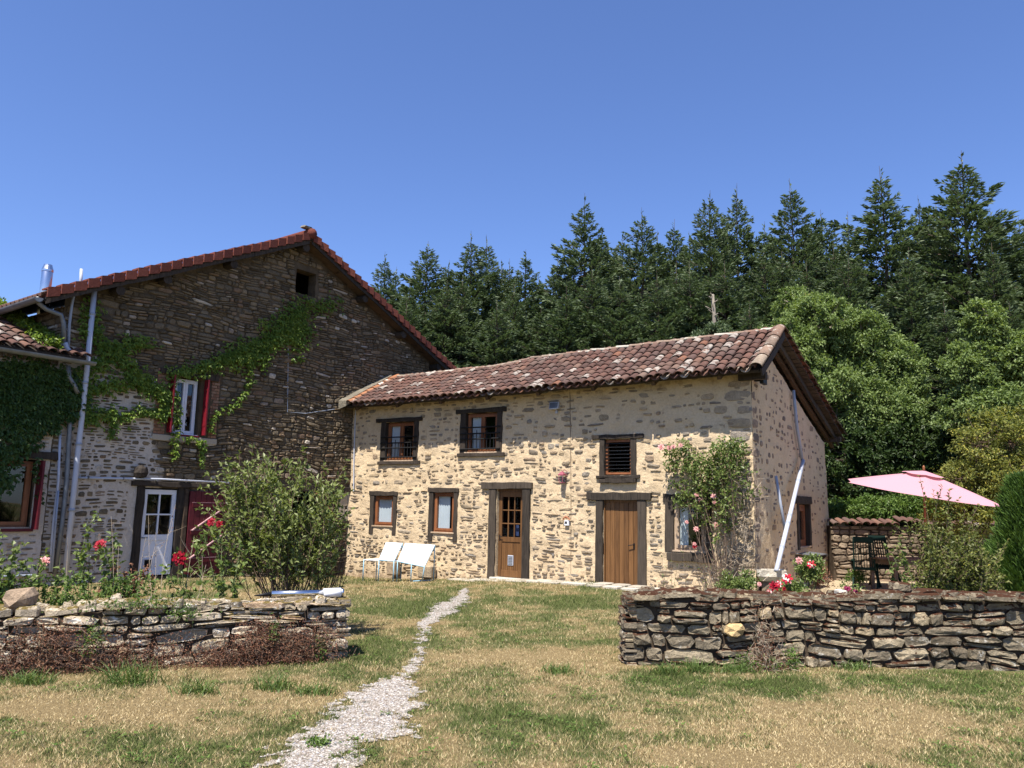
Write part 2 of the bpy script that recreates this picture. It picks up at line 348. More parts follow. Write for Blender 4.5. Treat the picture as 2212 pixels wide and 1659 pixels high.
def m_glass():
    m, nt, out = newmat('window_glass')
    g = N(nt, 'ShaderNodeBsdfGlossy'); setin(g, {'Roughness': 0.02, 'Color': (0.9, 0.95, 1, 1)}); t = N(nt, 'ShaderNodeBsdfTransparent'); setin(t, {'Color': (0.72, 0.76, 0.78, 1)})
    fr = N(nt, 'ShaderNodeLayerWeight'); fr.inputs[0].default_value = 0.5; mx = N(nt, 'ShaderNodeMixShader')
    nt.links.new(bump(nt, noise(nt, 1.6, 1), 0.08, 0.05), g.inputs['Normal'])
    nt.links.new(math_(nt, 'MULTIPLY_ADD', math_(nt, 'POWER', fr.outputs['Facing'], 4.0), 0.8, 0.07), mx.inputs[0]); nt.links.new(t.outputs[0], mx.inputs[1]); nt.links.new(g.outputs[0], mx.inputs[2])
    nt.links.new(mx.outputs[0], out.inputs[0]); return m
M['glass'] = m_glass()
def m_fabric():
    m, nt, out = newmat('pink_parasol_cloth'); c = (0.57, 0.30, 0.35)
    p = N(nt, 'ShaderNodeBsdfDiffuse'); p.inputs[0].default_value = (*c, 1); t = N(nt, 'ShaderNodeBsdfTranslucent'); t.inputs[0].default_value = (0.6, 0.30, 0.34, 1)
    mx = N(nt, 'ShaderNodeMixShader'); mx.inputs[0].default_value = 0.3; nt.links.new(p.outputs[0], mx.inputs[1]); nt.links.new(t.outputs[0], mx.inputs[2]); nt.links.new(mx.outputs[0], out.inputs[0]); return m
M['parasol'] = m_fabric()
# foliage
M['conifer'] = m_leaf('conifer_needles', [(0.0, (0.036, 0.058, 0.026)), (0.5, (0.090, 0.126, 0.060)), (1.0, (0.180, 0.220, 0.125))], 0.2, 0.6, 0.3, 0.35, (1.1, 1.2, 0.7))
M['walnut'] = m_leaf('light_green_leaves', [(0.0, (0.070, 0.105, 0.030)), (0.5, (0.155, 0.215, 0.068)), (0.96, (0.27, 0.33, 0.13)), (1.0, (0.30, 0.19, 0.06))], 0.35, 0.5, 0.3, 0.9)
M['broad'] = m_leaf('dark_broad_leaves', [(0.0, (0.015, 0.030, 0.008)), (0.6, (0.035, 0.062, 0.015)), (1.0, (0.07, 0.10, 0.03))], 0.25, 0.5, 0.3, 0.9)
M['yellowish'] = m_leaf('yellow_green_leaves', [(0.0, (0.075, 0.092, 0.022)), (0.55, (0.165, 0.185, 0.045)), (0.8, (0.30, 0.29, 0.07)), (1.0, (0.58, 0.50, 0.09))], 0.35, 0.5, 0.3, 2)
M['olive'] = m_leaf('olive_shrub_leaves', [(0.0, (0.070, 0.095, 0.024)), (0.5, (0.155, 0.190, 0.052)), (0.9, (0.26, 0.29, 0.12)), (1.0, (0.22, 0.20, 0.09))], 0.3, 0.45, 0.35, 4)
M['olive2'] = m_leaf('yellow_olive_shrub_leaves', [(0.0, (0.055, 0.07, 0.018)), (0.5, (0.13, 0.15, 0.040)), (0.9, (0.22, 0.23, 0.07)), (1.0, (0.45, 0.38, 0.06))], 0.35, 0.45, 0.3, 4)
M['rose'] = m_leaf('rose_leaves', [(0.0, (0.055, 0.090, 0.020)), (0.5, (0.125, 0.170, 0.045)), (1.0, (0.235, 0.27, 0.095))], 0.3, 0.4, 0.3, 4)
M['ivy'] = m_leaf('creeper_leaves', [(0.0, (0.05, 0.095, 0.014)), (0.5, (0.13, 0.205, 0.030)), (0.92, (0.25, 0.30, 0.05)), (0.97, (0.34, 0.25, 0.04)), (1.0, (0.28, 0.08, 0.03))], 0.35, 0.45, 0.35, 3)
M['ivy_dark'] = m_leaf('dark_ivy_leaves', [(0.0, (0.022, 0.045, 0.010)), (0.6, (0.050, 0.090, 0.020)), (1.0, (0.10, 0.15, 0.035))], 0.2, 0.4, 0.3, 3)
M['cypress'] = m_leaf('cypress_spray', [(0.0, (0.030, 0.060, 0.012)), (0.5, (0.065, 0.12, 0.022)), (1.0, (0.125, 0.20, 0.04))], 0.25, 0.55, 0.3, 3)
M['deadleaf'] = m_leaf('dead_brown_leaves', [(0.0, (0.065, 0.028, 0.018)), (0.5, (0.16, 0.070, 0.042)), (1.0, (0.30, 0.165, 0.095))], 0.15, 0.8, 0.3, 4)
M['weed'] = m_leaf('weed_leaves', [(0.0, (0.045, 0.085, 0.015)), (0.5, (0.09, 0.15, 0.03)), (1.0, (0.16, 0.22, 0.05))], 0.3, 0.5, 0.3, 4)
M['grass_green'] = m_leaf('green_grass_blades', [(0.0, (0.06, 0.10, 0.022)), (0.5, (0.10, 0.15, 0.04)), (1.0, (0.18, 0.23, 0.07))], 0.3, 0.5, 0.3, 4)
M['petal_red'] = m_leaf('crimson_petals', [(0.0, (0.16, 0.002, 0.008)), (1.0, (0.36, 0.005, 0.022))], 0.2, 0.5, 0.2, 4, (1, 0.6, 0.6))
M['petal_pink'] = m_leaf('pink_petals', [(0.0, (0.60, 0.22, 0.22)), (1.0, (0.78, 0.50, 0.44))], 0.3, 0.5, 0.2, 4, (1, 0.8, 0.8))
M['petal_mag'] = m_leaf('magenta_petals', [(0.0, (0.14, 0.006, 0.04)), (1.0, (0.28, 0.015, 0.08))], 0.2, 0.5, 0.2, 4, (1, 0.6, 0.6))
M['petal_rw'] = m_leaf('red_and_white_petals', [(0.0, (0.55, 0.01, 0.03)), (0.55, (0.62, 0.03, 0.06)), (0.7, (0.80, 0.66, 0.60)), (1.0, (0.82, 0.74, 0.66))], 0.25, 0.5, 0.1, 4, (1, 0.8, 0.8))
def m_ground():
    m, nt, out = newmat('dry_lawn'); a = N(nt, 'ShaderNodeAttribute', attribute_name='green')
    f = noise(nt, 3.0, 5, 0.7); f2 = noise(nt, 55, 5, 0.75)
    q = math_(nt, 'ADD', a.outputs['Fac'], math_(nt, 'MULTIPLY', math_(nt, 'SUBTRACT', f2, 0.5), 0.9))
    dry = ramp(nt, f2, [(0.3, (0.105, 0.074, 0.037)), (0.7, (0.35, 0.262, 0.130))])
    grn = ramp(nt, f2, [(0.3, (0.060, 0.068, 0.025)), (0.7, (0.15, 0.16, 0.065))])
    c = mixc(nt, step(nt, q, 0.3, 0.75), dry, grn)
    prin(nt, out, c, 1.0, bump(nt, f2, 0.9, 0.03), 0, 0.05); return m
M['ground'] = m_ground()
def m_blade():
    m, nt, out = newmat('lawn_blades'); a = N(nt, 'ShaderNodeAttribute', attribute_name='green')
    g = N(nt, 'ShaderNodeNewGeometry'); r = g.outputs['Random Per Island']; r2 = rand2(nt, r, 13.7)
    dry = ramp(nt, r2, [(0.0, (0.28, 0.205, 0.10)), (0.5, (0.50, 0.385, 0.20)), (1.0, (0.72, 0.60, 0.36))])
    grn = ramp(nt, r2, [(0.0, (0.05, 0.075, 0.020)), (0.5, (0.10, 0.13, 0.040)), (1.0, (0.19, 0.21, 0.075))])
    c = mixc(nt, step(nt, math_(nt, 'SUBTRACT', a.outputs['Fac'], r), -0.05, 0.05), dry, grn)
    p = N(nt, 'ShaderNodeBsdfDiffuse'); nt.links.new(c, p.inputs[0]); t = N(nt, 'ShaderNodeBsdfTranslucent'); nt.links.new(c, t.inputs[0])
    mx = N(nt, 'ShaderNodeMixShader'); mx.inputs[0].default_value = 0.3
    nt.links.new(p.outputs[0], mx.inputs[1]); nt.links.new(t.outputs[0], mx.inputs[2]); nt.links.new(mx.outputs[0], out.inputs[0]); return m
M['blade'] = m_blade()
def m_gravel(name, stops, base):
    m, nt, out = newmat(name); g = N(nt, 'ShaderNodeNewGeometry')
    v = N(nt, 'ShaderNodeTexVoronoi'); v.inputs['Scale'].default_value = 55; nt.links.new(g.outputs['Position'], v.inputs['Vector'])
    wn_ = N(nt, 'ShaderNodeTexWhiteNoise'); nt.links.new(v.outputs['Color'], wn_.inputs['Vector'])
    c = ramp(nt, wn_.outputs['Value'], stops); d = v.outputs['Distance']
    f = noise(nt, 5, 4); c = mixc(nt, math_(nt, 'MULTIPLY', step(nt, f, 0.5, 0.75), 0.5), c, base)
    prin(nt, out, c, 0.95, bump(nt, math_(nt, 'MULTIPLY', d, -1.0), 0.9, 0.02), 0, 0.1); return m
M['gravel'] = m_gravel('pale_gravel', [(0.0, (0.16, 0.13, 0.105)), (0.4, (0.30, 0.265, 0.225)), (0.8, (0.42, 0.385, 0.340)), (1.0, (0.23, 0.225, 0.235))], (0.24, 0.18, 0.11))
M['gravel_patio'] = m_gravel('sandy_gravel', [(0.0, (0.30, 0.23, 0.14)), (0.6, (0.44, 0.35, 0.22)), (1.0, (0.50, 0.42, 0.30))], (0.40, 0.31, 0.19))
def m_pebble():
    m, nt, out = newmat('pebble_stone'); r = rand_any(nt)
    c = ramp(nt, r, [(0.0, (0.18, 0.14, 0.11)), (0.4, (0.30, 0.265, 0.23)), (0.8, (0.44, 0.405, 0.36)), (1.0, (0.26, 0.255, 0.27))]); prin(nt, out, c, 0.9, None, 0, 0.15); return m
M['pebble'] = m_pebble()

# ------------------------------------------------------------------ rubble walls
def warp(s, z, seed, amp):
    return (s + amp * (vnoise(s * 1.3, z * 1.3, seed) - .5) * 2, z + amp * (vnoise(s * 1.1, z * 1.9, seed + 3) - .5) * 2)
def slots(rg, zb, zt, hr, wr, intervals, split=0.25):
    """irregular courses of rubble: list of (s, z, w, h)"""
    out = []; z = zb
    while z < zt - hr[0] * 0.6:
        h = rg.uniform(*hr); h = min(h, zt - z)
        for (a, b) in intervals(z + h / 2, h):
            s = a
            while s < b - 0.03:
                w = min(rg.uniform(*wr) * rg.choice((0.6, 0.8, 1, 1, 1.5)), b - s)
                if b - s - w < wr[0] * 0.6: w = b - s
                if rg.random() < split and h > hr[0] * 1.3:
                    k = rg.uniform(0.35, 0.65); out += [(s, z, w, h * k), (s, z + h * k, w, h * (1 - k))]
                elif rg.random() < 0.12 and w > wr[0] * 1.6:
                    k = rg.uniform(0.4, 0.6); out += [(s, z, w * k, h), (s + w * k, z, w * (1 - k), h)]
                else: out.append((s, z, w, h))
                s += w
        z += h
    return out
def stone_geo(rg, s, z, w, h, gap, back, proud, seed, amp, n=8, bulge=0.012, ring=0.80):
    """rings of an irregular stone in wall coordinates -> verts (s,z,o), faces"""
    cx = s + w / 2; cz = z + h / 2; hw = max(w / 2 - gap, 0.012); hh = max(h / 2 - gap, 0.01); tilt = rg.uniform(-0.10, 0.10)
    ang0 = rg.uniform(0, 0.6); P_ = []
    for i in range(n):
        a = ang0 + 2 * math.pi * (i + rg.uniform(-0.25, 0.25)) / n
        ca, sa = math.cos(a), math.sin(a); e = 0.52
        x = math.copysign(abs(ca) ** e, ca) * hw * rg.uniform(0.82, 1.06); y = math.copysign(abs(sa) ** e, sa) * hh * rg.uniform(0.80, 1.06)
        P_.append((x + y * 0.15 * tilt, y + x * tilt * 0.5))
    vs = []; px = np.array([cx + q[0] for q in P_]); pz = np.array([cz + q[1] for q in P_])
    wx, wz = warp(px, pz, seed, amp); wcx, wcz = warp(np.array([cx]), np.array([cz]), seed, amp)
    for i in range(n): vs.append((wx[i], wz[i], back))
    for i in range(n): vs.append((wx[i], wz[i], proud * 0.55 + rg.uniform(-.3, .3) * bulge))
    for i in range(n): vs.append((wcx[0] + (wx[i] - wcx[0]) * ring, wcz[0] + (wz[i] - wcz[0]) * ring, proud + rg.uniform(-.6, 1) * bulge))
    vs.append((wcx[0], wcz[0], proud + rg.uniform(0, 1) * bulge)); fs = []
    for r in range(2):
        for i in range(n):
            j = (i + 1) % n; fs.append((r * n + i, r * n + j, (r + 1) * n + j, (r + 1) * n + i))
    for i in range(n): fs.append((2 * n + i, 2 * n + (i + 1) % n, 3 * n))
    return vs, fs
def lay_stones(W, items, mat, parent, limit=300, name='stone', mapf=None):
    """items: (area, verts, faces); the largest become parts, the rest one part of kind stuff"""
    items.sort(key=lambda t: -t[0]); rest = MB()
    for k, (ar, vs, fs) in enumerate(items):
        vw = [W.p(a, z, o) if mapf is None else mapf(a, z, o) for (a, z, o) in vs]
        if k < limit:
            c = np.mean(vw, axis=0); me = bpy.data.meshes.new(name)
            me.from_pydata([tuple(np.array(v) - c) for v in vw], [], fs); me.materials.append(mat)
            o = link(name, me, parent, True); inv = Vector(parent.location) if parent.type == 'EMPTY' else Vector((0, 0, 0))
            o.location = Vector(c) - inv
        else: rest.add(vw, fs)
    if rest.v:
        o = rest.build('rubble_stones', mat, parent); o['kind'] = 'stuff'
def wall_grid(W, sl, zl, top, hole, mat, name, parent, rough=0.012, attr=None, seed=1, mapf=None, smooth=True, thick=None):
    sl = np.array(sorted(set(round(x, 4) for x in sl))); zl = np.array(sorted(set(round(x, 4) for x in zl)))
    S, Z = np.meshgrid(sl, zl, indexing='ij'); T = top(S); Zc = np.minimum(Z, T)
    O = rough * ((fnoise(S * 3, Zc * 3, seed) - .5) * 2 + (vnoise(S * 9, Zc * 9, seed + 2) - .5) * 1.4)
    ns, nz = len(sl), len(zl)
    if mapf is None:
        V = W.o + S[..., None] * W.d + O[..., None] * W.n + Zc[..., None] * np.array([0, 0, 1.0])
    else: V = np.array([[mapf(S[i, j], Zc[i, j], O[i, j]) for j in range(nz)] for i in range(ns)])
    V = V.reshape(-1, 3); F_ = []
    cs = (sl[:-1] + sl[1:]) / 2; cz = (zl[:-1] + zl[1:]) / 2
    for i in range(ns - 1):
        for j in range(nz - 1):
            if Z[i, j] >= T[i, j] and Z[i + 1, j] >= T[i + 1, j]: continue
            if hole(cs[i], cz[j]): continue
            F_.append((i * nz + j, (i + 1) * nz + j, (i + 1) * nz + j + 1, i * nz + j + 1))
    at = {k: f(S, Zc).ravel() for k, f in (attr or {}).items()}
    me = npmesh(name, V, F_, mat, smooth, at); return link(name, me, parent)
def niches(W, rects, mats, parent, name, depth=0.22, room=1.1, mapf=None):
    for r_ in rects: _niche(W, [r_], mats, parent, name, depth, room)
def _niche(W, rects, mats, parent, name, depth, room):
    """reveals in wall mortar then a dark room behind each opening; rects = (s0,s1,z0,z1)"""
    mb = MB()
    for (a, b, c, d) in rects:
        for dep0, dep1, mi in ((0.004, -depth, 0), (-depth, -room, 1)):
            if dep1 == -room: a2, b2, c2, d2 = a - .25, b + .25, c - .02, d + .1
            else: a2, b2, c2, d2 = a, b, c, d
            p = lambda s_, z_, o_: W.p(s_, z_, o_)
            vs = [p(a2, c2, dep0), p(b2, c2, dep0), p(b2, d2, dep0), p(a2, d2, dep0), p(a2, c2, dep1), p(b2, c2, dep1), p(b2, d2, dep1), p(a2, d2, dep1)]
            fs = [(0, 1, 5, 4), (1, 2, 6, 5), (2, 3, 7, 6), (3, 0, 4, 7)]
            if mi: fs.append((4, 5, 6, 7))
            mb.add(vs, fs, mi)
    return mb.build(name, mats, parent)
def lines(a, b, st, extra):
    r = list(np.arange(a, b + 1e-6, st)); r = [x for x in r if all(abs(x - e) > st * 0.3 for e in extra)]; return r + [a, b] + list(extra)
def sub_intervals(full, cuts):
    out = [full]
    for (c, d) in cuts:
        nw = []
        for (a, b) in out:
            if d <= a or c >= b: nw.append((a, b)); continue
            if c - a > 0.04: nw.append((a, c))
            if b - d > 0.04: nw.append((d, b))
        out = nw
    return out

def window(W, s0, s1, z0, z1, parent, leaves=2, rec=0.16, fw=0.055, mat='frame', curtain=(0.0, 0.5), panes=(1, 1), sill=True, name='window', label=None, glassoff=0.0, muntin=0.022):
    """casement: outer frame + one or two leaves with glass; frame is the part, pane/curtain/sill its pieces"""
    mb = MB(); o1 = -rec + 0.05; o0 = -rec
    mb.fbox(W, s0, s0 + fw * .6, z0, z1, o0 - .02, o1); mb.fbox(W, s1 - fw * .6, s1, z0, z1, o0 - .02, o1)
    mb.fbox(W, s0 + fw * .6, s1 - fw * .6, z1 - fw * .6, z1, o0 - .02, o1); mb.fbox(W, s0 + fw * .6, s1 - fw * .6, z0, z0 + fw * .6, o0 - .02, o1)
    a = s0 + fw * .6; b = s1 - fw * .6; wl = (b - a) / leaves; gl = []
    for k in range(leaves):
        x0 = a + k * wl + .003; x1 = a + (k + 1) * wl - .003; y0 = z0 + fw * .6 + .003; y1 = z1 - fw * .6 - .003; q0, q1 = o0, o1 + .012
        mb.fbox(W, x0, x0 + fw, y0, y1, q0, q1); mb.fbox(W, x1 - fw, x1, y0, y1, q0, q1)
        mb.fbox(W, x0 + fw, x1 - fw, y0, y0 + fw, q0, q1); mb.fbox(W, x0 + fw, x1 - fw, y1 - fw, y1, q0, q1)
        gx0, gx1, gy0, gy1 = x0 + fw, x1 - fw, y0 + fw, y1 - fw
        nx, ny = panes
        for i in range(1, nx):
            c = gx0 + (gx1 - gx0) * i / nx; mb.fbox(W, c - muntin / 2, c + muntin / 2, gy0, gy1, q0 + .006, q1 - .006)
        for j in range(1, ny):
            c = gy0 + (gy1 - gy0) * j / ny; mb.fbox(W, gx0, gx1, c - muntin / 2, c + muntin / 2, q0 + .008, q1 - .008)
        for i in range(nx):
            for j in range(ny):
                gl.append((gx0 + (gx1 - gx0) * i / nx, gx0 + (gx1 - gx0) * (i + 1) / nx, gy0 + (gy1 - gy0) * j / ny, gy0 + (gy1 - gy0) * (j + 1) / ny))
    w = mb.build(name, M[mat], parent, label=label)
    for (x0, x1, y0, y1) in gl:
        g = MB(); g.add([W.p(x0, y0, o0 + .02), W.p(x1, y0, o0 + .02), W.p(x1, y1, o0 + .02), W.p(x0, y1, o0 + .02)], [(0, 1, 2, 3)]); g.build('pane', M['glass'], w)
    if curtain:
        c0 = s0 + (s1 - s0) * curtain[0]; c1 = s0 + (s1 - s0) * curtain[1]; g = MB(); k = 14; vs = []; fs = []
        for i in range(k + 1):
            x = c0 + (c1 - c0) * i / k; oo = o0 - .02 + .010 * math.sin(i * 2.1); vs += [W.p(x, z0, oo), W.p(x, z1, oo)]
            if i: fs.append((2 * i - 2, 2 * i, 2 * i + 1, 2 * i - 1))
        g.add(vs, fs); g.build('curtain', M['curtain'], w, smooth=True)
    if sill:
        g = MB(); g.fbox(W, s0 - .03, s1 + .03, z0 - .035, z0 - .001, -rec, 0.035); g.build('sill', M['sillwood'] if mat == 'frame' else M[mat], w, bevel=.004)
    return w

# ================================================================== GROUND
def green_field(x, y):
    g = 0.50 + 1.0 * (fnoise(x * 0.9, y * 0.7, 21) - 0.5) + 1.1 * (fnoise(x * 3.1, y * 2.6, 33) - 0.5) + 0.5 * (vnoise(x * 13, y * 11, 35) - .5)
    def blob(u, v, ru, rv, a):       # patches seen on the lawn, laid on the ground
        c = on_ground(u, v); rx = ru * c[1] / 1720; c2 = on_ground(u, v + rv); ry = abs(c[1] - c2[1]) + .05
        return a * np.exp(-((x - c[0]) / rx) ** 2 - ((y - c[1]) / ry) ** 2)
    for b in ((880, 1305, 130, 14, .5), (1180, 1300, 170, 16, .5), (1130, 1560, 230, 40, .32), (830, 1390, 90, 30, .45), (1300, 1370, 90, 25, .2), (640, 1560, 160, 40, .45), (60, 1590, 120, 50, .3), (700, 1640, 120, 30, .25),
              (1250, 1415, 170, 22, -.5), (1900, 1600, 420, 50, -.5), (200, 1530, 330, 25, -.45), (1550, 1640, 300, 30, -.25), (1200, 1340, 300, 30, .22), (250, 1620, 250, 40, .15), (900, 1640, 120, 30, .3), (1600, 1480, 300, 16, .5), (2000, 1475, 220, 16, .55), (1020, 1290, 40, 10, -.4), (920, 1420, 50, 20, -.3),
              (300, 1275, 400, 8, -.5), (1800, 1540, 300, 25, -.2), (1450, 1460, 120, 12, .5)):
        g = g + blob(*b)
    return np.clip(g, 0, 1)
PATHV_L = [(505, 1700), (545, 1659), (610, 1610), (690, 1565), (735, 1525), (742, 1500), (800, 1478), (868, 1452), (897, 1420), (905, 1345), (922, 1318), (930, 1305), (965, 1300), (985, 1283), (1000, 1272)]
PATHV_R = [(760, 1700), (782, 1640), (790, 1600), (905, 1588), (860, 1555), (900, 1535), (905, 1500), (898, 1478), (896, 1455), (925, 1420), (925, 1350), (960, 1335), (995, 1318), (1010, 1300), (1015, 1272)]
_pl = [on_ground(*q) for q in PATHV_L]; _pr = [on_ground(*q) for q in PATHV_R]
_yl = np.array([q[1] for q in _pl]); _xl = np.array([q[0] for q in _pl]); _yr = np.array([q[1] for q in _pr]); _xr = np.array([q[0] for q in _pr])
def path_mask(x, y):
    xl = np.interp(y, _yl, _xl); xr = np.interp(y, _yr, _xr); mid = (xl + xr) / 2; hw = np.maximum((xr - xl) / 2, 0.03); hw = hw * np.interp(y, [8.0, 8.8, 11.0, 11.6], [1, 3.2, 3.0, 1])
    d = 1.0 - np.abs(x - mid) / (hw * 1.15)
    d = np.maximum(d, -1) * 1.3 + 1.3 * (fnoise(x * 4, y * 4, 77) - .5) + 1.0 * (vnoise(x * 16, y * 16, 78) - .5) + .8 * (vnoise(x * 34, y * 34, 79) - .5)
    k = np.interp(y, [4, 7.8, 8.4, 9.2, 11.0, 11.6, 13.0, 13.4, 14.0, 16.3, 16.8], [.28, .38, 1.0, 1.32, 1.15, .35, .35, .7, .35, .5, 2])   # worn out in the gateway
    return np.clip(d - k, -1, 1)
t0 = time.time()
GX = np.concatenate([[-400, -150, -60, -30, -20], np.arange(-14, 14.01, 0.16), [20, 30, 60, 150, 400]])
GY = np.concatenate([[-60, -20, -5, 0, 2, 3], np.arange(3.5, 24.01, 0.14), [28, 40, 60, 100, 200, 600]])
X, Y = np.meshgrid(GX, GY, indexing='ij'); Zt = terrain(X, Y)
nx, ny = len(GX), len(GY); idx = np.arange(nx * ny).reshape(nx, ny)
Fg = np.stack([idx[:-1, :-1], idx[1:, :-1], idx[1:, 1:], idx[:-1, 1:]], -1).reshape(-1, 4)
gr = link('ground', npmesh('ground', np.stack([X, Y, Zt], -1).reshape(-1, 3), Fg, M['ground'], True, {'green': green_field(X, Y).ravel()})); gr['kind'] = 'structure'

def sheet(name, mask, x0, x1, y0, y1, st, dz, mat):
    xs = np.arange(x0, x1, st); ys = np.arange(y0, y1, st); X, Y = np.meshgrid(xs, ys, indexing='ij'); k = mask(X, Y) > 0
    idx = np.arange(X.size).reshape(X.shape); keep = (k[:-1, :-1].astype(int) + k[1:, :-1] + k[1:, 1:] + k[:-1, 1:]) >= 2
    F_ = np.stack([idx[:-1, :-1], idx[1:, :-1], idx[1:, 1:], idx[:-1, 1:]], -1)[keep]
    used, inv = np.unique(F_.ravel(), return_inverse=True)
    V = np.stack([X, Y, terrain(X, Y) + dz], -1).reshape(-1, 3)[used]
    return link(name, npmesh(name, V, inv.reshape(-1, 4), mat, True))
o = sheet('gravel_path', path_mask, -2.2, 1.0, 3.6, 16.6, 0.022, 0.006, M['gravel']); o['kind'] = 'structure'
def patio_mask(x, y):
    c = (x - 5.6) / 1.0; return np.minimum(np.minimum((x - 5.4 - 0.25 * (y - 15)) * 1.0 + .4 * (fnoise(x, y, 5) - .5), y - 12.6 + .5 * (fnoise(x * .8, y, 8) - .5)), 21 - y)
o = sheet('patio_gravel', patio_mask, 4.6, 15, 12, 20.6, 0.1, 0.012, M['gravel_patio']); o['kind'] = 'structure'

# pebbles on the path: countless
def pebbles(name, n, mask, x0, x1, y0, y1, size, mat, seed):
    r = np.random.default_rng(seed); x = r.uniform(x0, x1, n); y = y0 + (y1 - y0) * r.uniform(0, 1, n) ** 1.6; k = mask(x, y) > 0.02; x = x[k]; y = y[k]; n = len(x)
    z = terrain(x, y) + 0.008; s = r.uniform(.5, 1, n) * size
    base = np.array([[1, 0, 0], [0, 1, 0], [-1, 0, 0], [0, -1, 0], [0, 0, .8]]); ca = r.uniform(0, 6.28, n)
    sx = s * r.uniform(.7, 1.4, n)
    V = np.zeros((n, 5, 3)); 
    for i in range(5):
        bx, by, bz = base[i]; V[:, i, 0] = x + np.cos(ca) * bx * sx - np.sin(ca) * by * s; V[:, i, 1] = y + np.sin(ca) * bx * sx + np.cos(ca) * by * s; V[:, i, 2] = z + bz * s * r.uniform(.6, 1.1, n)
    Fb = np.array([[0, 1, 4], [1, 2, 4], [2, 3, 4], [3, 0, 4]]); F_ = (np.arange(n)[:, None, None] * 5 + Fb[None]).reshape(-1, 3)
    o = link(name, npmesh(name, V.reshape(-1, 3), F_, mat)); o['kind'] = 'stuff'; return o
def lawn_weeds():
    r = np.random.default_rng(15); nc = 2600; y = r.uniform(4.4, 12.5, nc); x = r.uniform(-1, 1, nc) * (y * .75 + .3); g = green_field(x, y); k = (g + r.uniform(-.35, .35, nc) > .62) & (path_mask(x, y) < .1) & ~((x > 1.2) & (y > 8.9)) & ~((x < -1.7) & (y > 7.9 + (x + 4.8) * .36)); x = x[k]; y = y[k]; nc = len(x)
    per = 16; rad = np.repeat(r.uniform(.03, .11, nc), per); a = r.uniform(0, 6.28, nc * per); q = r.uniform(0, 1, nc * per) ** .5; X = np.repeat(x, per) + np.cos(a) * rad * q; Y = np.repeat(y, per) + np.sin(a) * rad * q; n = len(X)
    P_ = np.stack([X, Y, terrain(X, Y) + r.uniform(.006, .03, n)], 1); d = np.stack([np.cos(a), np.sin(a), r.uniform(-.1, .6, n)], 1); d /= np.linalg.norm(d, axis=1, keepdims=True); w = np.stack([-np.sin(a), np.cos(a), 0 * a], 1); L = r.uniform(.014, .034, n)[:, None]
    V = np.stack([P_, P_ + d * L * .5 + w * L * .32, P_ + d * L, P_ + d * L * .5 - w * L * .32], 1).reshape(-1, 3); i = np.arange(n)[:, None] * 4; F_ = (i[:, :, None] + np.array([[0, 1, 2], [0, 2, 3]])[None]).reshape(-1, 3)
    tag(link('lawn_weeds', npmesh('lawn_weeds', V, F_, M['weed'])), 'small broad leaved weeds and clover scattered through the lawn', 'weeds', None, 'stuff')
lawn_weeds()
tag(pebbles('gravel_pebbles', 60000, path_mask, -2.2, 1.0, 4.2, 16.4, 0.013, M['pebble'], 3), 'loose pale pebbles scattered along the worn gravel path', 'gravel')

# lawn blades: countless
def lawn():
    r = np.random.default_rng(5); XS = []; YS = []
    for (y0, y1, dens, hw0, hw1) in ((4.3, 6.5, 7600, .78, .78), (6.5, 9.0, 5000, .76, .76), (9.0, 12.5, 1900, .74, .74), (12.5, 21.5, 900, .7, .62)):
        w = y1 * hw0 * 2; n = int(dens * (y1 - y0) * w * 0.93); y = r.uniform(y0, y1, n); x = r.uniform(-1, 1, n) * (y * hw0 + .4); XS.append(x); YS.append(y)
    x = np.concatenate(XS); y = np.concatenate(YS)
    g = green_field(x, y); keep = (path_mask(x, y) < 0.14) | (r.uniform(0, 1, len(x)) < 0.05)
    keep &= ~((y > 12.8) & (x > 5.0 + 0.25 * (y - 15)))
    keep &= ~((x > 1.25) & (y > 8.95) & (y < 9.5)); keep &= ~((x < -1.75) & (np.abs(y - (9.0 + (x + 1.75) * .36) - .25) < .3))
    # not inside the houses
    sc = (x - A0[0]) * CF.d[0] + (y - A0[1]) * CF.d[1]; oc = (x - A0[0]) * CF.n[0] + (y - A0[1]) * CF.n[1]
    keep &= ~((oc < 0.02) & (sc > 0)); ob = (x - A0[0]) * BA.n[0] + (y - A0[1]) * BA.n[1]; keep &= ~(ob < 0.02)
    lush = fnoise(x * 2.3, y * 2.3, 55); keep &= r.uniform(0, 1, len(x)) < np.clip(0.75 + g * .4 + (lush - .5), .55, 1)
    x = x[keep]; y = y[keep]; g = g[keep]; lush = lush[keep]; n = len(x)
    far = np.interp(y, [4, 9, 20], [1, 1.15, 1.7])
    h = r.uniform(.5, 1.25, n) * (0.014 + 0.022 * g + 0.02 * np.clip(lush - .45, 0, 1)) * far; w = r.uniform(.0018, .0036, n) * far * 1.1
    a = r.uniform(0, 6.28, n); la = r.uniform(0, 6.28, n); lean = r.uniform(.2, 1.3, n) * h
    z = terrain(x, y) - .003
    V = np.zeros((n, 3, 3)); V[:, 0] = np.stack([x - np.cos(a) * w, y - np.sin(a) * w, z], -1); V[:, 1] = np.stack([x + np.cos(a) * w, y + np.sin(a) * w, z], -1)
    V[:, 2] = np.stack([x + np.cos(la) * lean, y + np.sin(la) * lean, z + h], -1)
    o = link('lawn_grass', npmesh('lawn_grass', V.reshape(-1, 3), np.arange(n * 3).reshape(-1, 3), M['blade'], False, {'green': np.repeat(g, 3)}))
    tag(o, 'short patchy lawn of straw coloured and green grass blades', 'grass', None, 'stuff'); return n
print('blades', lawn())

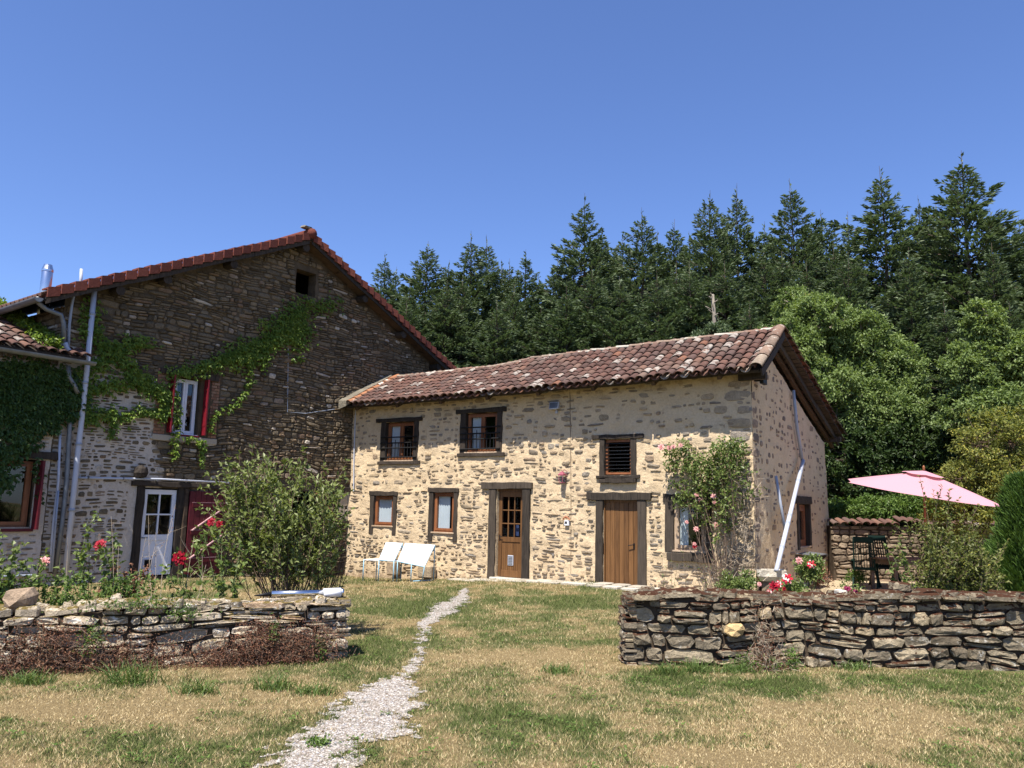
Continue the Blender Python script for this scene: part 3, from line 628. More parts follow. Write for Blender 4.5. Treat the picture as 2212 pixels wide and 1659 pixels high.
# ================================================================== COTTAGE
cot = thing('stone_cottage', 'cream mortared stone cottage with old red canal tile roof and timber framed openings', 'house', (A0[0], A0[1], 0))
COT_OPEN = [(1.22, 2.22, 2.78, 3.78), (3.82, 4.78, 2.94, 3.9), (0.92, 1.61, 1.1, 1.88), (2.89, 3.56, 1.0, 1.98), (4.8, 5.53, 0.05, 2.08), (7.59, 8.25, 2.38, 3.15), (7.58, 8.39, 0.05, 1.85), (9.17, 9.86, 0.85, 1.83)]
COT_CUT = [(1.02, 2.38, 2.70, 3.92), (3.62, 4.98, 2.84, 4.0), (0.78, 1.73, 0.92, 2.04), (2.75, 3.70, 0.92, 2.12), (4.56, 5.76, 0.0, 2.24), (7.44, 8.44, 2.2, 3.32), (7.38, 8.6, 0, 2.02), (8.96, 10.02, 0.64, 2.0)]
def inrect(rs):
    return lambda s, z: any(a < s < b and c < z < d for (a, b, c, d) in rs)
ex_s = [x for r in COT_OPEN for x in r[:2]]; ex_z = [x for r in COT_OPEN for x in r[2:]]
def brown_front(S, Z): return np.clip(1.0 - (Z + 0.1) / 0.5, 0, 1) * 0.5 + 0.9 * np.clip(1 - np.abs(Z - 4.3) / .45, 0, 1) * .45  # browner mortar at the foot and in a band below the eave
fw_ = wall_grid(CF, lines(0, CL, 0.07, ex_s), lines(-0.3, 4.5, 0.07, ex_z), lambda S: S * 0 + 4.46, inrect(COT_OPEN), M['mortar'], 'front_wall', cot, 0.022, {'damp': brown_front}, 4)
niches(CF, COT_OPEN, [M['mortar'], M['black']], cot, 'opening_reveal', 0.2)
rg = random.Random(3)
def cot_int(zc, h):
    cuts = [(a - .02, b + .02) for (a, b, c, d) in COT_CUT if zc + h * .5 > c and zc - h * .5 < d]
    return sub_intervals((0.03, CL - .02), cuts)
items = []
for (s, z, w, h) in slots(rg, -0.1, 1.9, (0.06, 0.15), (0.11, 0.36), cot_int, 0.5) + slots(rg, 1.9, 4.4, (0.09, 0.20), (0.13, 0.40), cot_int, 0.45):
    upper = z > 2.2; right = s > 6.8
    prob = 0.74 if not right else (0.50 if z > 3.3 else 0.72)
    if z < 1.4: prob += 0.12
    if rg.random() > prob: continue
    k = rg.uniform(0.45, 0.98) ** .8; w2 = w * k; h2 = min(h * rg.uniform(.5, .95), w2 * .8)
    vs, fs = stone_geo(rg, s + rg.uniform(0, w - w2), z + rg.uniform(0, h - h2), w2, h2, 0.006, -0.03, 0.010 + rg.uniform(-.006, .012), 9, 0.05, rg.choice((6, 7, 8)), 0.010, 0.80)
    items.append((w2 * h2, vs, fs))
for z in np.arange(0.05, 4.2, 0.27):        # quoins at the corner
    w = rg.uniform(.25, .55); vs, fs = stone_geo(rg, CL - w - .01, z, w, rg.uniform(.14, .24), .006, -.03, .018, 9, .01, 8, .008); items.append((w * .2, vs, fs))
cot_items = items

# gable wall with a batter towards its far end
def GB(a, z, o): return CG.p(a + max(0.0, 3.6 - z) * 0.10 * max(0.0, a - 4.7) / (CGL - 4.7), z, o)
GTOP = lambda S: np.where(S < 1.2, 4.32 + 0.55 * S, 4.98 - 0.30 * (S - 1.2))
G_OPEN = [(3.33, 4.36, 0.88, 1.87)]; G_CUT = [(3.08, 4.56, 0.74, 2.07)]
def damp_g(S, Z):
    return np.clip(1.15 - (Z + 0.15 * S - 0.2) / 1.6, 0, 1) * np.clip((S + .6) / 1.0, 0, 1) * .55 * (np.where(S < 2.0, 1, .55) + .45 * (S > 4.5))
wall_grid(CG, lines(0, CGL, 0.08, [3.33, 4.36]), lines(-0.3, 5.1, 0.08, [0.88, 1.87]), GTOP, inrect(G_OPEN), M['mortar'], 'gable_wall', cot, 0.014, {'damp': damp_g}, 14, GB)
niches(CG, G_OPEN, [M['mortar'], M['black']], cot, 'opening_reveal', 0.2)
gi = []
def g_int(zc, h):
    cuts = [(a, b) for (a, b, c, d) in G_CUT if zc + h / 2 > c and zc - h / 2 < d]
    smax = CGL if zc < 3.4 else 1.2 + (4.9 - zc) / 0.30
    return sub_intervals((0.05, min(CGL - .03, smax)), cuts)
for (s, z, w, h) in slots(rg, 0, 4.7, (0.10, 0.2), (0.2, 0.5), g_int, 0.2):
    if rg.random() > 0.6: continue
    w2 = w * rg.uniform(.28, .7); h2 = h * rg.uniform(.35, .9)
    if s > 1.2 and z > 4.98 - .3 * (s - 1.2) - .25: continue
    if s <= 1.2 and z + h > 4.3 + .55 * s - .08: continue
    vs, fs = stone_geo(rg, s + rg.uniform(0, w - w2), z + rg.uniform(0, h - h2), w2, h2, .004, -.03, .006, 19, .03, 7, .006); gi.append((w2 * h2, vs, fs))
for z in np.arange(0.1, 4.1, 0.29):
    w = rg.uniform(.2, .45); vs, fs = stone_geo(rg, .0, z, w, rg.uniform(.12, .22), .004, -.03, .012, 19, .01, 7, .006); gi.append((w * .2, vs, fs))
cot_items.sort(key=lambda t: -t[0]); gi.sort(key=lambda t: -t[0])
lay_stones(CF, cot_items, M['stone_cot'], cot, 210); lay_stones(CG, gi, M['stone_gable'], cot, 90, 'stone', GB)
# hidden back and inner walls, ceiling to keep the sun out
mb = MB(); mb.add([CF.p(0.15, -.3, -6.3), CF.p(CL, -.3, -6.3), CF.p(CL, 3.5, -6.3), CF.p(0.15, 3.5, -6.3)], [(0, 1, 2, 3)])
mb.add([CF.p(0, -.3, 0), CF.p(.15, -.3, -6.3), CF.p(.15, 3.5, -6.3), CF.p(.1, 4.9, -1.2), CF.p(0, 4.4, 0)], [(0, 1, 2, 3, 4)])
mb.build('back_wall', M['mortar'], cot)

rgt = random.Random(5)
def lintel(W, s0, s1, z0, z1, o1=0.035, mat='timber', nm='lintel', par=cot, o0=-.12):
    timber(W, s0, s1, z0, z1, o0, o1, rgt, 0.012).build(nm, M[mat], par, bevel=.006)
def post(W, s0, s1, z0, z1, o1=0.03, mat='timber', par=cot, o0=-.14):
    timber(W, s0, s1, z0, z1, o0, o1, rgt, 0.009, 6).build('post', M[mat], par, bevel=.006)
# upper windows with iron bars
for (a, b, c, d, l0, l1, cur) in ((1.22, 2.22, 2.78, 3.78, .9, 2.46, (0.08, .5)), (3.82, 4.78, 2.94, 3.9, 3.54, 5.02, (.1, .45))):
    post(CF, a - .15, a + .02, c - .06, d + .02); post(CF, b - .02, b + .13, c - .06, d + .02)
    lintel(CF, l0, l1, d, d + .1, .05); lintel(CF, a - .2, b + .22, c - .1, c - .02, .06, 'timber', 'sill_beam')
    w = window(CF, a + .03, b - .03, c + .01, d - .02, cot, 2, 0.12, .05, 'frame', cur)
    for zz in (c + .60, c + .45, c + .32, c + .08):
        m_ = MB(); m_.tube([CF.p(a - .12, zz, .05), CF.p(b + .1, zz, .05)], .018, 6); m_.build('iron_bar', M['iron'], w)
    for k in range(9):
        ss = a + .08 + (b - a - .16) * k / 8
        m_ = MB(); m_.tube([CF.p(ss, c + .04, .05), CF.p(ss, c + (.47 if k % 3 else .53), .05)], .010, 5); m_.build('iron_upright', M['iron'], w)
# lower small windows
for (a, b, c, d, cur) in ((.92, 1.61, 1.1, 1.88, (.1, .78)), (2.89, 3.56, 1.0, 1.98, (.12, .66))):
    post(CF, a - .12, a + .015, c - .2, d + .02); post(CF, b - .015, b + .11, c - .2, d + .02)
    lintel(CF, a - .15, b + .13, d, d + .11, .045)
    window(CF, a + .01, b - .01, c + .02, d - .01, cot, 1, 0.10, .055, 'frame', cur)
# louvred window
a, b, c, d = COT_OPEN[5]
post(CF, a - .1, a + .015, c - .12, d + .02, .03); post(CF, b - .015, b + .11, c - .12, d + .02, .03); lintel(CF, a - .28, b + .28, d + .005, d + .1, .05)
lintel(CF, a - .17, b + .2, c - .07, c - .002, .06, 'timber', 'sill_beam'); lintel(CF, a - .08, b + .12, c - .17, c - .08, .10, 'timber', 'sill_beam')
mb = MB()
for (x0, x1, y0, y1) in ((a + .02, a + .07, c + .02, d - .01), (b - .07, b - .02, c + .02, d - .01), (a + .07, b - .07, d - .06, d - .01), (a + .07, b - .07, c + .02, c + .06)): mb.fbox(CF, x0, x1, y0, y1, -.12, -.05)
w = mb.build('window', M['frame'], cot, label='louvred window with tilted glass slats')
for k in range(8):
    zz = c + .11 + k * .077; g = MB(); g.hexa([CF.p(a + .08, zz - .035, -.05), CF.p(b - .08, zz - .035, -.05), CF.p(b - .08, zz + .03, -.115), CF.p(a + .08, zz + .03, -.115),
        CF.p(a + .08, zz - .029, -.045), CF.p(b - .08, zz - .029, -.045), CF.p(b - .08, zz + .036, -.11), CF.p(a + .08, zz + .036, -.11)]); g.build('glass_slat', M['glass'], w)
    g = MB(); g.fbox(CF, a + .02, b - .02, zz - .012 + .035, zz + .003 + .035, -.045, -.03); g.build('slat_bar', M['iron'], w)
# window by the climbing rose
a, b, c, d = COT_OPEN[7]
post(CF, a - .18, a + .01, c - .02, d + .02, .03, 'timber_grey'); post(CF, b - .01, b + .12, c - .02, d + .02, .03, 'timber_grey'); lintel(CF, a - .22, b + .14, d, d + .16, .03)
lintel(CF, a - .12, b + .16, c - .19, c - .03, .10, 'timber_grey', 'sill_beam'); window(CF, a + .01, b - .01, c + .02, d - .01, cot, 1, 0.07, .06, 'sillwood', (.1, .4))
# gable window
a, b, c, d = G_OPEN[0]
lintel(CG, a - .27, b + .18, d, d + .17, .04); post(CG, a - .14, a + .02, c - .04, d + .01, .03); post(CG, b - .02, b + .12, c - .04, d + .01, .02)
window(CG, a + .03, b - .03, c + .02, d - .02, cot, 1, 0.14, .09, 'frame', None)
# doors
def door_posts(s0, s1, t0_, t1_, ztop, l0, l1, lz):
    post(CF, s0, t0_, -.05, ztop, .05, 'timber_grey'); post(CF, t1_, s1, -.05, ztop, .05, 'timber_grey'); lintel(CF, l0, l1, ztop, lz, .07, 'timber_grey')
door_posts(4.60, 5.73, 4.79, 5.54, 2.07, 4.38, 5.79, 2.22); door_posts(7.41, 8.58, 7.58, 8.39, 1.85, 7.2, 8.7, 2.01)
def door1():
    a, b, c, d = 4.82, 5.51, .07, 2.0; o0, o1 = -.12, -.07; mb = MB()
    mb.fbox(CF, 4.8, 5.53, 2.0, 2.08, -.14, -.05); mb.fbox(CF, a, a + .09, c, d, o0, o1); mb.fbox(CF, b - .09, b, c, d, o0, o1)
    gz0, gz1 = .97, 1.89; mb.fbox(CF, a + .09, b - .09, gz1, d, o0, o1); mb.fbox(CF, a + .09, b - .09, .86, gz0, o0, o1); mb.fbox(CF, a + .09, b - .09, c, .22, o0, o1)
    gx0, gx1 = a + .09, b - .09
    for i in (1, 2):
        x = gx0 + (gx1 - gx0) * i / 3; mb.fbox(CF, x - .012, x + .012, gz0, gz1, o0 + .008, o1 - .004); z = gz0 + (gz1 - gz0) * i / 3; mb.fbox(CF, gx0, gx1, z - .012, z + .012, o0 + .01, o1 - .006)
    dr = mb.build('door', M['doorwood'], cot, label='glazed wooden door with nine panes and a cat flap', bevel=.003)
    for i in range(3):
        for j in range(3):
            g = MB(); x0 = gx0 + (gx1 - gx0) * i / 3; x1 = gx0 + (gx1 - gx0) * (i + 1) / 3; y0 = gz0 + (gz1 - gz0) * j / 3; y1 = gz0 + (gz1 - gz0) * (j + 1) / 3
            g.add([CF.p(x0, y0, -.1), CF.p(x1, y0, -.1), CF.p(x1, y1, -.1), CF.p(x0, y1, -.1)], [(0, 1, 2, 3)]); g.build('pane', M['glass'], dr)
    for i in range(9):
        x0 = gx0 + (gx1 - gx0) * i / 9; g = MB(); g.fbox(CF, x0 + .002, x0 + (gx1 - gx0) / 9 - .002, .22, .86, o0 + .01, o1 - .016); g.build('plank', M['doorwood'], dr, bevel=.003)
    g = MB(); g.fbox(CF, 5.09, 5.24, .33, .56, -.09, -.072); g.build('cat_flap', M['pvc_white'], dr, bevel=.004)
    for i in range(6):
        g = MB(); g.fbox(CF, 5.105, 5.225, .35 + i * .034, .368 + i * .034, -.072, -.066); g.build('cat_flap_louvre', M['zinc'], dr)
    g = MB(); g.tube([CF.p(4.86, .98, -.07), CF.p(4.86, .98, -.03), CF.p(4.95, .97, -.03)], .009, 6); g.fbox(CF, 4.845, 4.875, .88, 1.02, -.07, -.064); g.build('handle', M['iron'], dr)
    g = MB(); g.fbox(CF, 5.2, 5.32, 1.0, 1.25, -.17, -.165); g.build('blue_curtain', m_plain('blue_cloth', (.05, .08, .2), .9), dr)
door1()
def door2():
    a, b, c, d = 7.61, 8.36, .06, 1.80; mb = MB(); mb.fbox(CF, 7.585, 7.61, .05, 1.85, -.12, -.02); mb.fbox(CF, 8.36, 8.385, .05, 1.85, -.12, -.02); mb.fbox(CF, 7.61, 8.36, 1.8, 1.845, -.12, -.03); mb.fbox(CF, 7.61, 8.36, .04, .1, -.05, -.03)
    dr = mb.build('door', M['doorwood'], cot, label='brown vertical plank door')
    for i in range(7):
        x0 = a + (b - a) * i / 7; g = MB(); g.fbox(CF, x0 + .003, x0 + (b - a) / 7 - .003, .1, d, -.1, -.05 + rgt.uniform(-.002, .002)); g.build('plank', M['doorwood'], dr, bevel=.004)
    g = MB(); g.tube([CF.p(8.27, .93, -.05), CF.p(8.27, .93, 0), CF.p(8.16, .91, 0.005)], .010, 6); g.fbox(CF, 8.255, 8.29, .84, .96, -.05, -.04); g.build('handle', M['iron'], dr)
door2()
# threshold stones
mb = MB(); mb.fbox(CF, 4.7, 5.66, -.05, .06, -.2, .12); mb.build('threshold', M['slab'], cot, bevel=.02); mb = MB(); mb.fbox(CF, 7.5, 8.5, -.05, .05, -.2, .1); mb.build('threshold', M['slab'], cot, bevel=.02)
# vertical joint between the two builds
mb = MB(); mb.tube([CF.p(6.73, 4.3, .004), CF.p(6.78, 2.2, .006), CF.p(6.80, .1, .004)], .008, 5); mb.build('render_joint', m_plain('dark_joint', (.2, .15, .1), .9), cot)

# --- roof. t = 0 at the eave, 1 at the ridge
EO, RO = 0.55, -1.22
def eave_z(s): x = min(max(s / 11.0, 0), 1); return 4.20 + 0.13 * x * x
def ridge_z(s): return float(np.interp(s, [0, 1.5, 4.0, 5.0, 8.5, 11.2], [5.14, 5.16, 5.19, 5.30, 5.37, 5.42]))
def roofp(s, t, up=0.0, dv=0.0):
    e, r_ = eave_z(s), ridge_z(s); o_ = EO + (RO - EO) * t; z = e + (r_ - e) * t - 0.035 * math.sin(math.pi * t) * (1 if 2 < s < 9 else .5) + 0.02 * (float(vnoise(s * 1.2, t * 2, 61)) - .5)
    sl = math.atan2(r_ - e, EO - RO); return np.array(CF.p(s + dv, z + up * math.cos(sl), o_ + up * math.sin(sl)))
mb = MB()       # deck under the tiles, front slope
ns_ = 40; vs = []
for i in range(ns_ + 1):
    s = 0.02 + (11.12 - 0.02) * i / ns_
    vs += [roofp(s, .04, -.02), roofp(s, 1, -.02), roofp(s, 1, -.07), roofp(s, .04, -.07)]
fs = []
for i in range(ns_):
    for k in range(4): fs.append((i * 4 + k, i * 4 + (k + 1) % 4, (i + 1) * 4 + (k + 1) % 4, (i + 1) * 4 + k))
fs += [(3, 2, 1, 0), tuple(ns_ * 4 + k for k in range(4))]
mb.add(vs, fs); mb.build('roof_deck', M['timber'], cot)
SG = CGL + 0.95; RZ1 = 3.62
def rearp(s, t, up=0.0): r_ = ridge_z(s); z = r_ + (RZ1 - r_) * t; o_ = RO + (-SG - RO) * t; return np.array(CF.p(s, z + up, o_))
def tile_mesh(r0, r1, L, seg=6, th=0.014, flip=False):
    """half-barrel canal tile along +x, wide end at x=0"""
    mb = MB(); vs = []
    for x, r in ((0, r0), (L, r1)):
        for rr in (r, r - th):
            for i in range(seg + 1):
                a = math.pi * i / seg; sgn = -1 if flip else 1; vs.append((x, -math.cos(a) * rr, sgn * math.sin(a) * rr * .72))
    n = seg + 1; fs = []
    for i in range(seg):
        fs.append((i, i + 1, 2 * n + i + 1, 2 * n + i)); fs.append((n + i + 1, n + i, 3 * n + i, 3 * n + i + 1)); fs.append((i, n + i, n + i + 1, i + 1)); 
    fs.append((0, 2 * n, 3 * n, n)); fs.append((seg, n + seg, 3 * n + seg, 2 * n + seg)); mb.add(vs, fs); return mb
T_PROTO = [tile_mesh(.098 + .004 * k, .075 + .003 * k, .40) for k in range(3)]
T_CH = tile_mesh(.095, .075, .40, 5, .012, True)
TM = [p.mesh('roof_tile', M['tile'], True) for p in T_PROTO]
def basis(p0, p1, side):
    x = Vector(p1 - p0).normalized(); y = Vector(side).normalized(); z = x.cross(y).normalized(); y = z.cross(x)
    return Matrix((x, y, z)).transposed()
def place_tile(frames, protos, meshes, mat, parent, limit, name='roof_tile'):
    """frames: (size key, matrix, variant)"""
    frames.sort(key=lambda t: -t[0]); rest = MB(); pl = Vector(parent.location)
    for k, (_, mt, v) in enumerate(frames):
        if k < limit:
            o = bpy.data.objects.new(name, meshes[v]); COL.objects.link(o); o.parent = parent; m2 = mt.copy(); m2.translation = mt.translation - pl; o.matrix_basis = m2
        else: rest.add([mt @ Vector(q) for q in protos[v].v], protos[v].f)
    if rest.v:
        o = rest.build(name + 's_beyond', mat, parent, smooth=True); o['kind'] = 'stuff'
def slope_tiles(pf, s0, s1, rows, pitch, jr, side, limit, parent, protos, meshes, mat, base_up=0.07, rowfrom=0):
    fr = []; chm = MB(); n = int((s1 - s0) / pitch)
    for i in range(n + 1):
        s = s0 + (s1 - s0) * i / n
        for j in range(rows):
            t0_ = (j - 0.12) / rows; t1_ = (j + 1.2) / rows; jt = jr.uniform(-.016, .016); js = jr.uniform(-.020, .020)
            p0 = pf(s + js, t0_ + jt, base_up); p1 = pf(s + jr.uniform(-.01, .01), t1_ + jt, base_up - 0.02)
            mt = basis(p0, p1, side).to_4x4() @ Matrix.Rotation(jr.uniform(-.05, .05), 4, 'X'); mt.translation = Vector(p0)
            fr.append((-np.linalg.norm(p0 - CAMP), mt, jr.randrange(len(protos))))
            if i < n:
                q0 = pf(s + pitch / 2, t0_ + .02, .045); q1 = pf(s + pitch / 2, t1_ + .02, .03); mt = basis(q0, q1, side).to_4x4(); mt.translation = Vector(q0)
                chm.add([mt @ Vector(q) for q in T_CH.v], T_CH.f)
    place_tile(fr, protos, meshes, mat, parent, limit)
    o = chm.build('channel_tiles', mat, parent, smooth=True); o['kind'] = 'stuff'
jr = random.Random(8)
slope_tiles(roofp, 0.50, 10.98, 8, 0.205, jr, -CF.d, 262, cot, T_PROTO, TM, M['tile'])
# orange tile strip and mortar flashing along the barn wall
fl = MB()
for k in range(14):
    t = k / 14; p0 = roofp(.02, t, .04); p1 = roofp(.02, t + .075, .04); q0 = roofp(.34 - .04 * t, t, .14); q1 = roofp(.34 - .04 * t, t + .075, .14)
    fl.hexa([p0 + (0, 0, -.1), q0 + (0, 0, -.12), q1 + (0, 0, -.12), p1 + (0, 0, -.1), p0 + (0, 0, .14 + jr.uniform(-.01, .02)), q0 + (0, 0, .02), q1 + (0, 0, .02), p1 + (0, 0, .14 + jr.uniform(-.01, .02))])
fl.build('mortar_flashing', M['flash'], cot)
mo = T_PROTO[1].mesh('roof_tile', M['tile_orange'], True)
for j in range(8):
    p0 = roofp(.40, j / 8, .10); p1 = roofp(.40, (j + 1.2) / 8, .08); mt = basis(p0, p1, -CF.d).to_4x4(); mt.translation = Vector(p0) - Vector(cot.location)
    o = link('roof_tile', mo, cot, True); o.matrix_basis = mt; o['label'] = 'bright orange roof tile along the barn wall'
# ridge tiles
rm = tile_mesh(.115, .10, .42).mesh('ridge_tile', M['tile_grey'], True)
for k in range(32):
    s = .25 + k * .34; p0 = np.array(CF.p(s, ridge_z(s) + .055 + jr.uniform(-.01, .01), RO + jr.uniform(-.01, .01))); p1 = np.array(CF.p(s + .34, ridge_z(s + .34) + .03, RO))
    mt = basis(p1, p0, np.cross((p0 - p1), (0, 0, -1))).to_4x4(); mt.translation = Vector(p1) - Vector(cot.location); o = link('ridge_tile', rm, cot, True); o.matrix_basis = mt
# verge: big lichened barrels on the front slope end
vm = tile_mesh(.13, .11, .62, 8).mesh('verge_tile', M['tile_grey'], True)
for j in range(4):
    p0 = roofp(11.10, j / 4 - .02, .085); p1 = roofp(11.10, (j + 1.15) / 4, .07); mt = basis(p0, p1, -CF.d).to_4x4(); mt.translation = Vector(p0) - Vector(cot.location); o = link('verge_tile', vm, cot, True); o.matrix_basis = mt
# front verge board and eave fascia
def board(pts_lo, pts_hi, thick, name, mat, par, side):
    mb = MB(); vs = []; sd = np.array(side) * thick
    for lo, hi in zip(pts_lo, pts_hi): vs += [lo, hi, hi + sd, lo + sd]
    k = len(pts_lo); fs = []
    for i in range(k - 1):
        for q in range(4): fs.append((i * 4 + q, i * 4 + (q + 1) % 4, (i + 1) * 4 + (q + 1) % 4, (i + 1) * 4 + q))
    fs += [(3, 2, 1, 0), tuple((k - 1) * 4 + q for q in range(4))]; mb.add(vs, fs); return mb.build(name, mat, par)
ss = np.linspace(.05, 11.15, 24)
board([roofp(s, .10, -.13 + .01 * math.sin(s * 3)) for s in ss], [roofp(s, .10, -.04) for s in ss], .03, 'eave_board', M['timber_grey'], cot, CF.n)
tt = np.linspace(0.02, 1, 6); board([roofp(11.15, t, -.14) for t in tt], [roofp(11.15, t, -.0) for t in tt], .03, 'verge_board', M['timber'], cot, CF.d)
for s in (0.5, 1.9, 3.3, 4.7, 6.1, 7.5, 8.9, 10.3): # rafter ends beneath the eave
    mb = MB(); mb.bar(roofp(s, .06, -.12), roofp(s, .5, -.12), .08, .1); mb.build('rafter', M['beam_under'], cot)
mb = MB(); mb.bar(CF.p(10.6, 4.30, .06), CF.p(11.14, 4.30, .06), .13, .15); mb.build('wall_plate', M['timber'], cot)
# rear slope seen from below past the gable: boards, rafters, tile ends
nb = 30
for k in range(nb):
    t0_ = k / nb; t1_ = (k + .86) / nb; s0, s1 = CL - .3, 11.16; mb = MB(); u = -.03 + jr.uniform(-.008, .008)
    a, b, c, d = rearp(s0, t0_, u), rearp(s1 + jr.uniform(-.02, .02), t0_, u), rearp(s1, t1_, u), rearp(s0, t1_, u); th = np.array([0, 0, .025])
    mb.hexa([a, b, c, d, a + th, b + th, c + th, d + th]); mb.build('soffit_board', M['timber_grey'], cot)
mb = MB(); a, b, c, d = rearp(0.1, 0, 0), rearp(11.12, 0, 0), rearp(11.12, 1, 0), rearp(0.1, 1, 0); th = np.array([0, 0, .05]); mb.hexa([a, b, c, d, a + th, b + th, c + th, d + th]); mb.build('rear_deck', M['timber'], cot)
for (ds, dn, w, h) in ((.17, -.13, .065, .12), (.02, -.20, .08, .10)):
    mb = MB(); k = 8; pts = [rearp(CL + ds, t, dn + .02 * math.sin(t * 9)) for t in np.linspace(0.02, .99, k)]
    for i in range(k - 1): mb.bar(pts[i], pts[i + 1], w + jr.uniform(-.012, .012), h + jr.uniform(-.012, .012))
    mb.build('verge_rafter', M['beam_under'] if ds < .1 else M['timber_grey'], cot)
vt = tile_mesh(.10, .08, .42, 6).mesh('verge_tile', M['tile'], True)
for j in range(18):
    p1 = rearp(11.12, (j - .05) / 18, .10); p0 = rearp(11.12, (j + 1.1) / 18, .13); mt = basis(p0, p1, CF.d).to_4x4() @ Matrix.Rotation(jr.uniform(-.06, .06), 4, 'X'); mt.translation = Vector(p0) - Vector(cot.location); o = link('verge_tile', vt, cot, True); o.matrix_basis = mt
mb = MB(); mb.bar(CF.p(CL - .1, 3.60, -CGL - .45), CF.p(11.15, 3.60, -CGL - .45), .14, .14); mb.build('rear_eave_beam', M['timber_grey'], cot)

# fittings on the cottage
l = thing('wall_lantern', 'small magenta metal lantern with glass on the cottage wall between the two doors', 'wall lamp', CF.p(6.62, 2.25, .12))
mb = MB(); mb.fbox(CF, 6.55, 6.69, 2.37, 2.40, .05, .19); mb.hexa([CF.p(6.56, 2.40, .18), CF.p(6.68, 2.40, .18), CF.p(6.68, 2.40, .06), CF.p(6.56, 2.40, .06), CF.p(6.6, 2.46, .14), CF.p(6.64, 2.46, .14), CF.p(6.64, 2.46, .10), CF.p(6.6, 2.46, .10)]); mb.build('lamp_cap', M['pinkiron'], l)
mb = MB()
for a in (6.565, 6.665):
    for b in (.065, .175): mb.bar(CF.p(a, 2.37, b), CF.p(a + (.01 if a < 6.6 else -.01), 2.22, b), .010, .010)
mb.fbox(CF, 6.57, 6.67, 2.205, 2.22, .07, .17); mb.build('lamp_cage', M['pinkiron'], l)
mb = MB(); mb.fbox(CF, 6.577, 6.655, 2.225, 2.365, .08, .16); mb.build('lamp_glass', M['glass'], l)
mb = MB(); mb.tube([CF.p(6.68, 2.33, 0), CF.p(6.70, 2.47, .05), CF.p(6.66, 2.50, .11), CF.p(6.62, 2.46, .12)], .009, 6); mb.build('lamp_arm', M['pinkiron'], l)
f = thing('floodlight', 'square white floodlight high on the front wall under the eave', 'floodlight', CF.p(6.38, 3.95, .1))
mb = MB(); mb.hexa([CF.p(6.27, 3.86, .16), CF.p(6.50, 3.87, .16), CF.p(6.50, 3.87, .06), CF.p(6.27, 3.86, .06), CF.p(6.25, 4.03, .10), CF.p(6.50, 4.03, .10), CF.p(6.5, 4.03, .05), CF.p(6.25, 4.03, .05)]); mb.build('lamp_housing', M['pvc_white'], f, bevel=.01)
mb = MB(); mb.add([CF.p(6.285, 3.885, .157), CF.p(6.485, 3.89, .157), CF.p(6.485, 4.015, .110), CF.p(6.27, 4.015, .110)], [(0, 1, 2, 3)]); mb.build('lens', M['zinc'], f)
mb = MB(); mb.tube([CF.p(6.4, 3.84, .02), CF.p(6.4, 3.88, .08)], .02, 6); mb.tube([CF.p(6.4, 3.78, .02), CF.p(6.4, 3.83, .035)], .03, 8); mb.build('bracket', M['pvc_white'], f)
f = thing('floodlight', 'dark floodlight bracketed under the roof corner of the cottage', 'floodlight', CG.p(.3, 4.2, .2))
mb = MB(); mb.fbox(CG, .15, .42, 4.18, 4.36, .12, .2); mb.build('lamp_housing', M['iron'], f, bevel=.01)
mb = MB(); mb.bar(CG.p(.2, 4.25, 0), CG.p(.25, 4.25, .14), .03, .03); mb.build('bracket', M['iron'], f)
n_ = thing('wall_meter', 'tiny white meter box under a terracotta hood right of the glazed door', 'meter', CF.p(6.7, 1.35, .05))
mb = MB(); mb.fbox(CF, 6.65, 6.76, 1.28, 1.40, .0, .06); mb.build('meter_box', M['white'], n_, bevel=.006); mb = MB(); mb.fbox(CF, 6.67, 6.72, 1.32, 1.37, .06, .064); mb.build('display', M['iron'], n_)
mb = MB(); mb.tube([CF.p(6.62, 1.41, .06), CF.p(6.65, 1.45, .07), CF.p(6.70, 1.47, .07), CF.p(6.75, 1.45, .07), CF.p(6.79, 1.41, .06)], .018, 6); mb.build('hood', M['terracotta'], n_)
mb = MB(); mb.tube([CF.p(.12, 4.15, .03), CF.p(.15, 3.0, .035), CF.p(.20, 1.98, .03)], .017, 7); mb.build('cable_duct', M['pvc_white'], cot)
# downpipes at the gable
dp = MB(); dp.tube([CG.p(2.95, 4.42, .08), CG.p(3.2, 3.6, .07), CG.p(3.47, 2.82, .10)], .035, 10); dp.build('downpipe', M['pvc'], cot, smooth=True)
e0 = CG.p(3.45, 2.85, .12); e1 = np.array(on_ground(1677, 1236, .55)); tp = CG.sz(1677, 1233, .45); e1 = np.array(CG.p(tp[0], tp[1], .45))
dp = MB(); dp.tube([e0, e1], .044, 12); q = dp.build('downpipe', M['pvc_white'], cot, smooth=True, label='white diagonal downpipe emptying into the stone trough')
for t in (.12, .22, .55, .62, .82):
    c = np.array(e0) + (e1 - np.array(e0)) * t; c2 = np.array(e0) + (e1 - np.array(e0)) * (t + .015); g = MB(); g.tube([c, c2], .051, 12); g.build('pipe_collar', M['pvc'], q, smooth=True)
s_a = CG.sz(1583 / 1 if False else 1679, 1028, .15); s_b = CG.sz(1693, 1148, .25)
dp = MB(); dp.tube([CG.p(s_a[0], s_a[1], .12), CG.p(s_b[0], s_b[1], .28)], .03, 8); dp.build('downpipe', M['pvc'], cot, smooth=True, label='thin grey pipe beside the diagonal downpipe')
